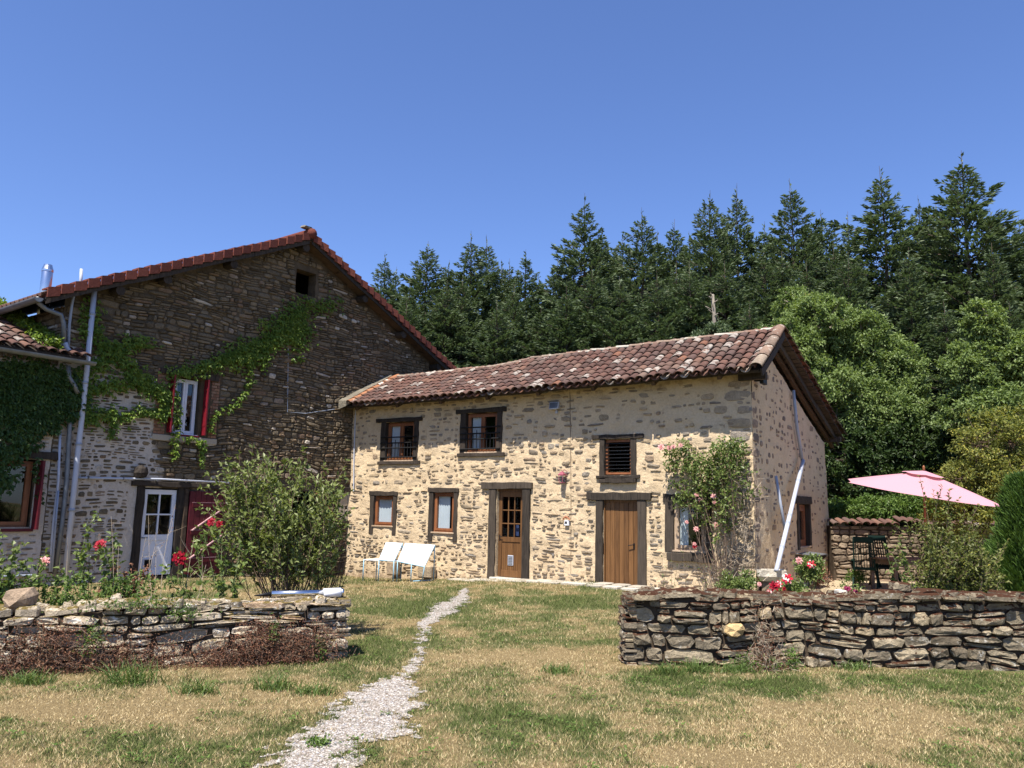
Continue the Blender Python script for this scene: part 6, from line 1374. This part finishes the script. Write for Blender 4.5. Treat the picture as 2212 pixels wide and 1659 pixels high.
wid = [.8, .95, 1.0, 1.35, 1.3, 1.1, 1.0, 1.2, 1.25, 1.25, 1.3, 1.2, 1.4, 1.2, 1.2, 1.3, 1.35, 1.65, .9, 1.5, 1.75, 1.5]
for k, (u, v, y, lab) in enumerate(apx):
    q = at_y(u, v, y); put_conifer(k % 5, q[0], y, q[2] - .5, wid[k], rt.uniform(0, 6.28), lab, 'row of conifers behind the cottage')
for (u, v, y) in ((790, 660, 36), (880, 640, 36), (965, 600, 37), (1075, 640, 36), (1170, 650, 37), (1225, 610, 36), (1340, 590, 36), (1420, 580, 36), (1490, 560, 36), (1565, 560, 36), (1650, 540, 36), (1740, 560, 35), (1830, 540, 34), (1960, 530, 33), (2140, 520, 33), (2250, 480, 33), (2330, 450, 35), (700, 640, 42), (1620, 640, 33), (1870, 640, 31), (2040, 640, 31), (2180, 640, 30), (1553, 668, 28.6), (900, 575, 43), (970, 560, 43), (1085, 560, 44), (1165, 590, 44), (1240, 520, 43), (1330, 530, 43), (1345, 500, 45), (1420, 500, 43), (1490, 500, 43), (1560, 470, 44), (1650, 480, 43), (1740, 470, 42), (1830, 460, 42), (1950, 470, 41), (2020, 440, 42), (2140, 450, 41), (2200, 470, 40), (885, 610, 38), (1000, 590, 38), (1110, 610, 38), (1280, 570, 37), (1460, 560, 37), (1690, 540, 36), (1800, 520, 36)):
    q = at_y(u, v, y); put_conifer(rt.randrange(5), q[0], y, q[2] - .5, 1.15, rt.uniform(0, 6.28), 'conifer filling the dense row below the skyline peaks, its top not against the sky', 'conifers filling the row below the skyline')
for (x, y, H) in [(-26 + 5.0 * k + rt.uniform(-1, 1), 52 + rt.uniform(-3, 3), 13.0) for k in range(14)]:
    if x < -10: continue
    put_conifer(rt.randrange(5), x, y, H, 1.5, rt.uniform(0, 6.28), 'conifer in the rear rows of the plantation, hidden behind the front row', 'rear rows of conifers')
# pale bare trunk in the dark conifers
q0, q1 = at_y(1540, 685, 29.5), at_y(1541, 636, 29.5); tk = MB(); tk.tube([(q0[0], 29.5, 0), (q0[0], 29.5, 4), (q0[0] + .05, 29.5, q0[2]), (q0[0], 29.5, q1[2])], .12, 7, r2=.06); [tk.bar((q0[0], 29.5, q0[2] + k * .13), (q0[0] + rt.uniform(-.35, .35), 29.3, q0[2] + k * .13 + .1), .03, .03) for k in range(7)]; dt_ = thing('dead_tree', 'pale bare dead trunk standing in front of the dark conifers', 'dead tree', (q0[0], 29.5, 0)); tk.build('trunk', M['bark_pale'], dt_, smooth=True)

def broadleaf(name, label, base, blobs, mat, L, n, seed, bark='bark', cat='tree', trunk_r=.16, group=None, branch=True):
    """crown from leaf clusters at the ends of limbs inside ellipsoid lobes: (centre, radii)"""
    r = np.random.default_rng(seed); root = thing(name, label, cat, tuple(base), 0, group); g, sg = Geo(), Geo(); tot = sum(b[1][0] * b[1][2] for b in blobs); base = np.array(base, float)
    c0 = np.mean([b[0] for b in blobs], axis=0); fork = base + (c0 - base) * np.array([.5, .5, .35]); sg.add(seg_arrays([base - [0, 0, .2]], [fork], trunk_r, trunk_r * .7))
    for (c, rad) in blobs:
        c = np.array(c, float); rad = np.array(rad, float); nb_ = max(14, int(n * rad[0] * rad[2] / tot / 60)); cc = rdir(r, nb_) * (r.uniform(.15, 1.0, (nb_, 1)) ** .45) * rad * r.uniform(.85, 1.12, (nb_, 1)) + c
        sg.add(seg_arrays([fork], [c], trunk_r * .6, trunk_r * .3)); st = c + (cc - c) * .15
        if branch: mid = (st + cc) / 2 + rdir(r, nb_) * .15; sg.add(seg_arrays(np.repeat(c[None], nb_, 0), mid, trunk_r * .22, trunk_r * .12)); sg.add(seg_arrays(mid, cc, trunk_r * .12, .008))
        per = 60; k = nb_ * per; ce = np.repeat(cc, per, 0); ol = unit(ce - c); cr = np.repeat(r.uniform(.22, .48, nb_), per)[:, None] * (np.mean(rad) ** .5) * .75; P_ = ce + rdir(r, k) * cr * r.uniform(.2, 1, (k, 1)) * np.array([1, 1, .7]); d = unit(ol * .5 + rdir(r, k) + np.array([0, 0, -.25])); nn = unit(rdir(r, k) * .7 + ol * .3 + np.array([0, 0, .7]))
        g.add(leaf_arrays(P_, d, nn, L * r.uniform(.6, 1.2, k), L * .48 * r.uniform(.8, 1.1, k)))
    g.build('crown', mat, root); sg.build('trunk', M[bark], root); return root
def lobe(u, v, y, rx, rz, ry=None): c = at_y(u, v, y); s_ = y / 1720; return (c, (rx * s_, (ry or rx) * s_, rz * s_))
g_ = at_y(1800, 900, 28); broadleaf('light_green_tree', 'big light green deciduous tree rising right behind the cottage gable', (g_[0], 28, 0), [lobe(1775, 700, 28, 75, 70), lobe(1700, 770, 28, 80, 80), lobe(1850, 740, 28, 70, 75), lobe(1925, 800, 28, 70, 75), lobe(1800, 860, 28, 120, 90), lobe(1900, 900, 28, 110, 80), lobe(1720, 660, 29, 45, 40)], M['walnut'], .135, 125000, 41, 'bark_pale', trunk_r=.22)
g_ = at_y(2130, 900, 24); broadleaf('light_green_tree', 'light green deciduous tree cut by the right edge above the parasol', (g_[0], 24, 0), [lobe(2125, 700, 24, 38, 55), lobe(2100, 800, 24, 55, 60), lobe(2180, 780, 24, 55, 70), lobe(2140, 890, 24, 100, 60)], M['walnut'], .13, 52000, 42, 'bark_pale', trunk_r=.16)
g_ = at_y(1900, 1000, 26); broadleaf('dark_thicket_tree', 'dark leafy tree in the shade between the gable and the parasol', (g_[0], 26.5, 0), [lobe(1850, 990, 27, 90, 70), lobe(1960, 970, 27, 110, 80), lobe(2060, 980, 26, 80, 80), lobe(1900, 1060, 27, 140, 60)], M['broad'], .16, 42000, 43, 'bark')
g_ = at_y(1545, 800, 28.4); broadleaf('dark_thicket_tree', 'low dark bushy treetop just above the cottage ridge below the dead trunk', (g_[0], 28.4, 0), [lobe(1545, 730, 28.4, 38, 42), lobe(1575, 750, 28.4, 35, 40), lobe(1510, 750, 28.4, 35, 36)], M['conifer'], .14, 6000, 48, 'bark')
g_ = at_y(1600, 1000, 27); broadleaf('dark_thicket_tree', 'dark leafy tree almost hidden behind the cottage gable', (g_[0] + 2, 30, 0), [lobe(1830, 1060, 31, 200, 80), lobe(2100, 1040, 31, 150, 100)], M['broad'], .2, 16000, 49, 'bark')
g_ = at_y(1870, 1110, 22.5); broadleaf('bramble_bank', 'low bank of light green brambles just behind the tiled garden wall', (g_[0], 22.5, 0), [lobe(1830, 1105, 22.3, 55, 22), lobe(1900, 1100, 22.4, 60, 26), lobe(1980, 1095, 22.5, 60, 36), lobe(2060, 1090, 22.6, 60, 40)], M['weed'], .10, 22000, 44, 'stem_brown', 'bramble', .03)
g_ = at_y(2110, 1100, 17); broadleaf('yellowing_shrub', 'tall yellow green shrub with yellowing leaves behind the right of the parasol', (g_[0] + .4, 18.8, 0), [lobe(2110, 960, 18.8, 60, 70), lobe(2180, 950, 18.8, 60, 80), lobe(2060, 1050, 18.8, 60, 50), lobe(2150, 1060, 18.8, 80, 70), lobe(2080, 1120, 18.8, 70, 60), lobe(2200, 1040, 18.4, 70, 80)], M['yellowish'], .085, 26000, 45, 'stem_brown', 'shrub', .05)

# clipped conifer at the right edge
def cypress():
    r = np.random.default_rng(9); c = at_y(2262, 1150, 12.2); root = thing('cypress_bush', 'dense bright green cypress bush at the right edge behind the stone wall', 'shrub', (c[0], c[1], 0)); n = 42000; th = r.uniform(0, 6.283, n); z = r.uniform(.1, 2.28, n); R_ = .72 * np.sqrt(np.clip(1 - (z / 2.45) ** 3.2, 0.02, 1)) * (1 + .40 * (vnoise(th * 3.5, z * 3.5, 3) - .5)) * r.uniform(.66, 1.10, n)
    P_ = np.stack([c[0] + np.cos(th) * R_, c[1] + np.sin(th) * R_, z], 1); out = np.stack([np.cos(th), np.sin(th), th * 0], 1); d = unit(out * .7 + np.array([0, 0, .9]) + rdir(r, n) * .45); g = Geo(); g.add(leaf_arrays(P_, d, unit(out + rdir(r, n) * .6), .095 * r.uniform(.6, 1.4, n), .024 * r.uniform(.7, 1.2, n), .1)); g.build('foliage', M['cypress'], root)
    sg = Geo(); sg.add(seg_arrays([(c[0], c[1], -.1)], [(c[0], c[1], 1.9)], .07, .02)); sg.build('trunk', M['bark'], root)
cypress()
# dead-leaf/brown twig backdrop ends here

# ================================================================== SHRUBS AND ROSES
def plant(name, label, cat, base, pairs, leaf, stem, L, per_m, seed, group=None, **kw):
    root = thing(name, label, cat, tuple(base), 0, group); r = np.random.default_rng(seed); lg, sg = shoots(r, pairs, L, per_m, **kw)
    if lg.V: lg.build('foliage', M[leaf], root)
    st_ = sg.build('stems', M[stem], root)
    if len(pairs) < 7: st_['kind'] = 'stuff'
    return root
def vp(u, v, y): return at_y(u, v, y)
r = np.random.default_rng(100)
# big olive green shrub behind the left wall
yb = 10.4; pairs = []
for k in range(64):
    b = at_y(r.uniform(575, 680), 1300, yb + r.normal(0, .15)) * [1, 1, 0]; u = r.uniform(436, 742); top = np.interp(u, [436, 470, 520, 590, 640, 700, 742], [1100, 1030, 985, 985, 990, 1005, 1075]); v = top + abs(r.normal(0, 75 if u > 500 else 25)); pairs.append((b, vp(u, v, yb + r.normal(0, .3))))
for (u, v) in ((517, 975), (545, 960), (600, 985), (665, 985), (505, 1000), (640, 1000), (735, 1010), (445, 1045), (470, 1030), (563, 972), (700, 1000), (625, 992), (430, 1085), (452, 1140), (748, 1060)): pairs.append((vp(620, 1290, yb) * [1, 1, 0], vp(u, v, yb)))
plant('olive_shrub', 'large olive green shrub with upright shoots behind the left stone wall', 'shrub', vp(615, 1290, yb) * [1, 1, 0], pairs, 'olive', 'stem_brown', .078, 30, 101, start=.40, twigs=7, twl=.42, wid=.48, rad=.007, bend=.10, up=.95, twup=.9)
pairs = [(at_y(690 + r.normal(0, 18), 1300, yb + .1) * [1, 1, 0], vp(u, v, yb + .1)) for (u, v) in zip(r.uniform(655, 765, 42), r.uniform(1120, 1215, 42))]
plant('bare_stems', 'clump of bare brown stems at the right foot of the olive shrub', 'shrub', pairs[0][0], pairs, 'deadleaf', 'stem_brown', .03, 10, 102, start=.3, twigs=3, twl=.2, rad=.006, bend=.07)
# rose bushes behind the left wall
def rose(label, u0, y, tips, seed, blooms=(), leaf='rose', L=.078, per=13, dry=False, petal='petal_red', nst=1, start=.4, tw=4, group='rose bushes behind the left stone wall'):
    r = np.random.default_rng(seed); prs = [(at_y(u0 + r.normal(0, 12), 1300, y) * [1, 1, 0], vp(u, v, y + r.normal(0, .12))) for (u, v) in tips for _ in range(nst)]
    root = plant('rose_bush', label, 'rose bush', at_y(u0, 1300, y) * [1, 1, 0], prs, leaf, 'stem_green' if not dry else 'stem_brown', L, per, seed + 1, group, start=start, twigs=tw, twl=.28, wid=.62, rad=.006, bend=.12, up=.3, leaves_per=3, spread=.05)
    for (u, v, R_, pm) in blooms: bloom(vp(u, v, y - .05), R_, M[pm], root, r)
    return root
rose('rose bush with one bright red bloom, left of the pair of red blooms', 215, 9.6, [(215, 1175), (190, 1120), (240, 1150), (175, 1190), (255, 1190), (205, 1105), (225, 1230)], 201, [(217, 1178, .075, 'petal_red')])
rose('rose bush with a large red bloom in front of the white door', 395, 9.5, [(388, 1206), (372, 1240), (405, 1190), (360, 1215), (420, 1250)], 203, [(388, 1206, .085, 'petal_red')], per=11)
rose('leafy rose with a crimson bloom against the red door, left of the olive shrub', 490, 9.7, [(460, 1125), (440, 1150), (480, 1160), (500, 1200), (430, 1180), (520, 1180), (470, 1200), (455, 1170)], 205, [(457, 1128, .055, 'petal_red'), (474, 1132, .045, 'petal_red')])
rose('low rose with a faded pink bloom at the left end of the wall', 100, 9.2, [(95, 1212), (70, 1240), (130, 1200), (150, 1240), (110, 1260), (60, 1260)], 207, [(96, 1213, .06, 'petal_pink')])
rose('leafy rose at the far left edge with long shoots and no bloom', 10, 9.2, [(0, 1150), (15, 1190), (30, 1180), (-20, 1170), (25, 1230), (-10, 1230), (5, 1260)], 209, per=22)
rose('brown half-dead rose low in front of the barn wall', 265, 9.9, [(250, 1225), (285, 1215), (310, 1235), (230, 1250), (300, 1260), (270, 1240), (330, 1250)], 211, leaf='deadleaf', L=.045, per=40, dry=True)
r = np.random.default_rng(31)
pairs = [(at_y(u, 1300, 9.6) * [1, 1, 0], vp(u + r.normal(0, 25), v, 9.6)) for (u, v) in ((250, 1115), (140, 1160), (300, 1160), (345, 1110), (360, 1090), (330, 1150), (400, 1160), (430, 1200), (190, 1150), (280, 1180), (160, 1220), (415, 1220), (350, 1180))]
plant('dry_stalks', 'scattered pale dry stalks among the roses behind the left wall', 'dead plant', pairs[0][0], pairs, 'deadleaf', 'stem_dry', .03, 5, 221, start=.5, twigs=3, twl=.3, rad=.005, bend=.06)
r = np.random.default_rng(32)
pairs = [(at_y(u, 1300, 9.15) * [1, 1, 0], at_y(u + r.normal(0, 18), v, 9.15 + r.normal(0, .1))) for (u, v) in zip(r.uniform(-60, 330, 130), r.uniform(1235, 1300, 130))]
plant('ground_weeds', 'green weeds growing along the back of the left stone wall', 'weeds', pairs[0][0], pairs, 'weed', 'stem_green', .045, 45, 222, start=.45, twigs=3, twl=.15, rad=.003, bend=.15, wid=.6)['kind'] = 'stuff'

# climbing rose on the cottage front
def cr(u, v, off): a = CF.sz(u, v, off); return np.array(CF.p(a[0], a[1], off))
r = np.random.default_rng(41); pairs = []
for k in range(30):
    b = cr(1562 + r.normal(0, 14), 1290, .5) * [1, 1, 0]; u = r.uniform(1440, 1605); top = np.interp(u, [1430, 1470, 1530, 1590, 1615], [960, 950, 975, 950, 1000]); v = top + abs(r.normal(0, 70)); pairs.append((b, cr(u, min(v, 1150), r.uniform(.12, .5))))
cl = plant('climbing_rose', 'climbing rose with pale pink blooms on the cottage front between window and corner', 'climbing rose', cr(1560, 1290, .5) * [1, 1, 0], pairs, 'rose', 'stem_brown', .08, 26, 301, start=.62, twigs=9, twl=.38, wid=.6, rad=.008, bend=.20, up=.3, leaves_per=1, spread=.05, twup=.3)
r = np.random.default_rng(43); lg = Geo(); cen = [(1475, 970, .16, 230), (1450, 1000, .15, 110), (1500, 1000, .18, 240), (1565, 980, .24, 560), (1592, 968, .16, 320), (1530, 1015, .22, 330), (1590, 1010, .2, 230), (1490, 1050, .16, 110), (1470, 1085, .14, 130), (1440, 975, .10, 60), (1510, 1060, .15, 110)]
for (u, v, rad, n) in cen:
    c = cr(u, v, .32); P_ = c + rdir(r, n) * (r.uniform(0, 1, (n, 1)) ** .5) * rad * 1.4; d = rdir(r, n) + np.array([0, -.2, -.1]); lg.add(leaf_arrays(P_, d, unit(rdir(r, n) * .7 + np.array([0, -.3, .7])), .07 * r.uniform(.6, 1.2, n), .045 * r.uniform(.7, 1.1, n)))
lg.build('foliage', M['rose'], cl)
for (u, v, R_) in ((1428, 966, .07), (1445, 968, .055), (1455, 965, .05), (1470, 962, .05), (1505, 1068, .05), (1512, 1080, .045), (1541, 1072, .055), (1543, 1085, .045), (1546, 1134, .055), (1504, 1143, .055), (1500, 1175, .04), (1483, 1128, .04)): bloom(cr(u, v, .5), R_, M['petal_pink'], cl, r)
bloom(cr(1500, 1180, .5), .05, M['petal_red'], cl, r)
tw = Geo(); n = 260; a0 = np.array([cr(1585 + r.normal(0, 26), v, r.uniform(.1, .5)) for v in r.uniform(1020, 1260, n)]); a1 = a0 + rdir(r, n) * .22 + np.array([0, 0, .12]); tw.add(seg_arrays(a0, a1, .005, .003)); tg_ = tw.build('dry_twigs', M['stem_dry'], cl); tg_['kind'] = 'stuff'
# thin roses before the right door and window
for sd, (u0, tips, lab) in enumerate(((1460, [(1450, 1180), (1430, 1200), (1475, 1190), (1465, 1215), (1440, 1225)], 'thin almost leafless rose in front of the rose window'), (1540, [(1520, 1200), (1545, 1180), (1560, 1190), (1505, 1160), (1530, 1225)], 'thin bare rose left of the green bush by the corner'))):
    r = np.random.default_rng(60 + sd); prs = [(at_y(u0 + r.normal(0, 10), 1300, 10.6 + sd) * [1, 1, 0], vp(u, v, 10.6 + sd)) for (u, v) in tips]; plant('rose_bush', lab, 'rose bush', prs[0][0], prs, 'rose', 'stem_brown', .04, 12, 70 + sd, 'rose bushes behind the right stone wall', start=.3, twigs=2, twl=.2, rad=.005, bend=.08)
def bush(label, u0, v0, rad_u, rad_v, y, leaf, L, n, seed, blooms=(), stem='stem_green', group=None, cat='rose bush', name='rose_bush', leafw=.6):
    r = np.random.default_rng(seed); root = thing(name, label, cat, at_y(u0, 1300, y) * [1, 1, 0], 0, group); c = vp(u0, v0, y); s_ = y / 1720; g = Geo(); nc = max(6, n // 60); cc = c + rdir(r, nc) * (r.uniform(0, 1, (nc, 1)) ** .4) * np.array([rad_u * s_, rad_u * s_ * .8, rad_v * s_]); cc[:, 2] = np.maximum(cc[:, 2], .08)
    P_ = np.repeat(cc, 60, 0); P_ = P_ + rdir(r, len(P_)) * r.uniform(0, .13, (len(P_), 1)); P_[:, 2] = np.maximum(P_[:, 2], .03); k = len(P_); g.add(leaf_arrays(P_, rdir(r, k) + np.array([0, -.1, .2]), unit(rdir(r, k) * .7 + np.array([0, -.3, .7])), L * r.uniform(.6, 1.2, k), L * leafw * r.uniform(.7, 1.1, k))); g.build('foliage', M[leaf], root)
    b = np.array([c[0], c[1], 0.0]); sg = Geo(); sg.add(seg_arrays(np.repeat(b[None], nc, 0) + r.normal(0, .06, (nc, 3)) * [1, 1, 0], cc, .006, .003)); sg.build('stems', M[stem], root)
    for (u, v, R_, pm) in blooms: bloom(vp(u, v, y - rad_u * s_ * .8), R_, M[pm], root, r)
    return root
GR = 'rose bushes behind the right stone wall'
bush('loose green bush at the foot of the climbing rose, behind the right wall', 1596, 1268, 42, 32, 12.2, 'rose', .045, 2600, 401, (), 'stem_brown', None, 'shrub', 'green_bush')
bush('rose bush with red and white striped blooms in front of the stone trough', 1712, 1283, 38, 20, 10.6, 'rose', .05, 1500, 402, ((1700, 1250, .07, 'petal_rw'), (1682, 1262, .05, 'petal_rw'), (1672, 1266, .065, 'petal_red'), (1662, 1282, .05, 'petal_rw'), (1694, 1273, .035, 'petal_red'), (1668, 1296, .05, 'petal_red'), (1640, 1262, .03, 'petal_pink')), group=GR)
bush('rose bush with two orange pink blooms below the gable window', 1745, 1225, 30, 26, 13.2, 'rose', .055, 1500, 403, ((1726, 1211, .06, 'petal_pink'), (1752, 1219, .07, 'petal_rw')), group=GR)
bush('brown dried plant low at the gable foot', 1765, 1250, 24, 22, 13.6, 'deadleaf', .04, 900, 404, (), 'stem_brown', None, 'dead plant', 'dead_plant')
bush('small rose with two dark magenta blooms on the gravel edge', 1838, 1285, 24, 14, 9.9, 'rose', .045, 500, 405, ((1830, 1273, .045, 'petal_mag'), (1848, 1282, .05, 'petal_mag')), group=GR)
bush('small fern-like green tuft at the foot of the garden wall', 1845, 1248, 20, 12, 18.6, 'weed', .08, 700, 406, (), 'stem_green', None, 'plant', 'wall_fern', .3)
for (u, v, sx, lab) in ((1818, 1294, .055, 'white rounded stone on the right wall near the magenta blooms'), (1948, 1283, .12, 'dark mossy stone lying on the right wall under the shrub')):
    vs, fs = stone_geo(rg, -sx, 0, sx * 2, sx * 1.1, 0, -.09, .07, 3, .01, 9, .01, .65); c = RW.sz(u, v, -.25); mb = MB(); mb.add([RW.p(c[0] + a, HR_(c[0]) + z, o_ - .25) for a, z, o_ in vs], fs); tag(mb.build('loose_stone', M['trough'] if u < 1900 else M['stone_dry']), lab, 'stone')
# large shrub with yellowing leaves behind the right wall
r = np.random.default_rng(51); yb = 10.3; pairs = []
for k in range(105):
    b = at_y(2045 + 60 * r.normal(0, 1), 1300, yb + r.normal(0, .2)) * [1, 1, 0]; u = 1985 + 190 * r.beta(1.3, 1.3); top = np.interp(u, [1960, 2000, 2040, 2100, 2160], [1200, 1125, 1150, 1140, 1190]); pairs.append((b, vp(u, top + abs(r.normal(0, 55)), yb + r.normal(0, .3))))
for (u, v) in ((1986, 1028), (2035, 1050), (2052, 1060), (2085, 1100), (1960, 1130), (2110, 1090), (1935, 1190), (1990, 1110)): pairs.append((vp(2030, 1290, yb) * [1, 1, 0], vp(u, v, yb)))
plant('yellow_leaved_shrub', 'large loose shrub with yellow green leaves and long shoots behind the right wall', 'shrub', vp(2045, 1290, yb) * [1, 1, 0], pairs, 'olive2', 'stem_brown', .055, 46, 501, start=.35, twigs=8, twl=.34, wid=.5, rad=.007, bend=.10, up=.8, twup=.8)
r = np.random.default_rng(52); prs = [(vp(1990, 1300, 9.9) * [1, 1, 0], vp(u, v, 9.9)) for (u, v) in ((1925, 1190), (1912, 1178), (1940, 1160), (1935, 1205))]
plant('rose_bush', 'long arching rose shoot with big leaves in front of the patio table', 'rose bush', prs[0][0], prs, 'rose', 'stem_green', .075, 26, 503, GR, start=.55, twigs=2, twl=.16, rad=.006, bend=.06, wid=.6)

# ================================================================== WEEDS AND TUFTS ON THE LAWN SIDE OF THE WALLS
def tuft(label, u, v, h, n, mat, seed, w=.006, spread=.12, name='grass_tuft', lean=.5):
    r = np.random.default_rng(seed); c = on_ground(u, v); root = None; P_ = np.stack([c[0] + r.normal(0, spread, n), c[1] + r.normal(0, spread * .6, n), np.zeros(n)], 1); d = unit(np.stack([r.normal(0, lean, n), r.normal(0, lean, n), np.ones(n)], 1)); g = Geo(); hh = h * r.uniform(.5, 1.1, n); m_ = P_ + d * hh[:, None] * .6; d2 = unit(d + np.stack([d[:, 0] * 1.3, d[:, 1] * 1.3, -.2 * np.ones(n)], 1)); tip = m_ + d2 * hh[:, None] * .5
    wv = unit(np.cross(d, rdir(r, n))) * w; V = np.stack([P_ - wv, P_ + wv, m_ + wv * .8, tip, m_ - wv * .8], 1).reshape(-1, 3); i = np.arange(n)[:, None] * 5; F_ = (i[:, :, None] + np.array([[0, 1, 2], [0, 2, 4], [4, 2, 3]])[None]).reshape(-1, 3); o = link(name, npmesh(name, V, F_, M[mat])); return tag(o, label, 'grass tuft', 'grass tufts at the foot of the walls')
for k, (u, v, h, lab) in enumerate(((278, 1478, .26, 'tallest green grass tuft at the foot of the left wall'), (65, 1480, .16, 'thin grass tuft at the far left foot of the wall'), (428, 1498, .14, 'low grey green tuft below the middle of the left wall'), (595, 1490, .16, 'broad leaved tuft before the brown dead creeper'), (682, 1500, .13, 'small tuft between the left wall and the gravel'),
        (1505, 1452, .16, 'grass tuft left of the grey dead creeper on the right wall'), (1440, 1455, .14, 'grass tuft under the left end of the right wall'), (1590, 1452, .12, 'small bright tuft by the dead creeper'), (1205, 1455, .13, 'lone grass tuft standing in the lawn of the gateway'), (1650, 1442, .14, 'grass tuft at the middle foot of the right wall'), (1845, 1448, .12, 'grass tuft at the foot of the right wall towards its right'))):
    tuft(lab, u, v, h, 170, 'grass_green', 600 + k, .004, .09 if k else .12)
def creeper(name, label, pts, n, mat, seed, L=.03, W=LW, stem='stem_brown'):
    r = np.random.default_rng(seed); root = thing(name, label, 'dead plant', tuple(np.array(on_ground(*pts[0][:2])))); g, sg = Geo(), Geo()
    for (u, v, ru, rv) in pts:
        c = W.sz(u, v); m_ = int(n * ru * rv / sum(a[2] * a[3] for a in pts)); ss_ = c[0] + r.normal(0, .5, m_) * ru / 190; zz_ = np.abs(c[1] + r.normal(0, .62, m_) * rv / 190); o_ = np.abs(r.normal(0, .10, m_)) + .03 + .12 * np.clip(.5 - zz_, 0, 1); P_ = W.o + ss_[:, None] * W.d + o_[:, None] * W.n; P_[:, 2] = zz_
        g.add(leaf_arrays(P_, rdir(r, m_), rdir(r, m_), L * r.uniform(.5, 1.2, m_), L * .5 * r.uniform(.6, 1.1, m_))); k = m_ // 6; sg.add(seg_arrays(P_[:k], P_[:k] + rdir(r, k) * .10, .0025, .002))
    g.build('foliage', M[mat], root); st_ = sg.build('stems', M[stem], root); st_['kind'] = 'stuff'; return root
creeper('dead_creeper', 'reddish brown dead creeper hugging the lower right half of the left wall', [(600, 1400, 80, 45), (540, 1420, 60, 40), (680, 1380, 60, 30), (480, 1425, 60, 30), (640, 1425, 70, 30), (560, 1370, 50, 25)], 6500, 'deadleaf', 701)
creeper('dead_creeper', 'brown dead creeper at the lower left half of the left wall', [(60, 1420, 90, 45), (160, 1415, 90, 40), (260, 1425, 80, 35), (360, 1410, 60, 30), (20, 1460, 80, 25), (120, 1370, 60, 20)], 5200, 'deadleaf', 702)
creeper('dead_creeper', 'grey brown dead creeper hanging on the right wall with a little green at its foot', [(1640, 1390, 22, 60), (1655, 1430, 40, 30), (1625, 1440, 40, 25)], 1800, 'deadleaf', 703, .022, RW, 'stem_dry')
creeper('wall_weed', 'small green weed at the foot of the dead creeper on the right wall', [(1600, 1432, 22, 18), (1655, 1455, 22, 12), (1700, 1420, 12, 20)], 700, 'weed', 704, .04, RW, 'stem_green')
creeper('wall_weed', 'green ivy sprigs scattered on the face of the left stone wall', [(205, 1375, 20, 22), (590, 1360, 12, 20), (400, 1320, 40, 10), (300, 1300, 90, 8), (690, 1400, 15, 25)], 900, 'weed', 705, .04, LW, 'stem_green')
# lone twigs and clover by the path
r = np.random.default_rng(71); n = 160; c = on_ground(690, 1610); P_ = np.stack([c[0] + r.normal(0, .05, n), c[1] + r.normal(0, .05, n), r.uniform(.01, .04, n)], 1); g = Geo(); g.add(leaf_arrays(P_, rdir(r, n), unit(rdir(r, n) * .3 + np.array([0, 0, 1])), .03 * r.uniform(.6, 1.2, n), .022 * r.uniform(.7, 1.1, n)))
tag(g.build('clover_patch', M['weed']), 'small bright clover patch growing in the gravel path', 'clover')
print('scene built', round(time.time() - t0, 1))
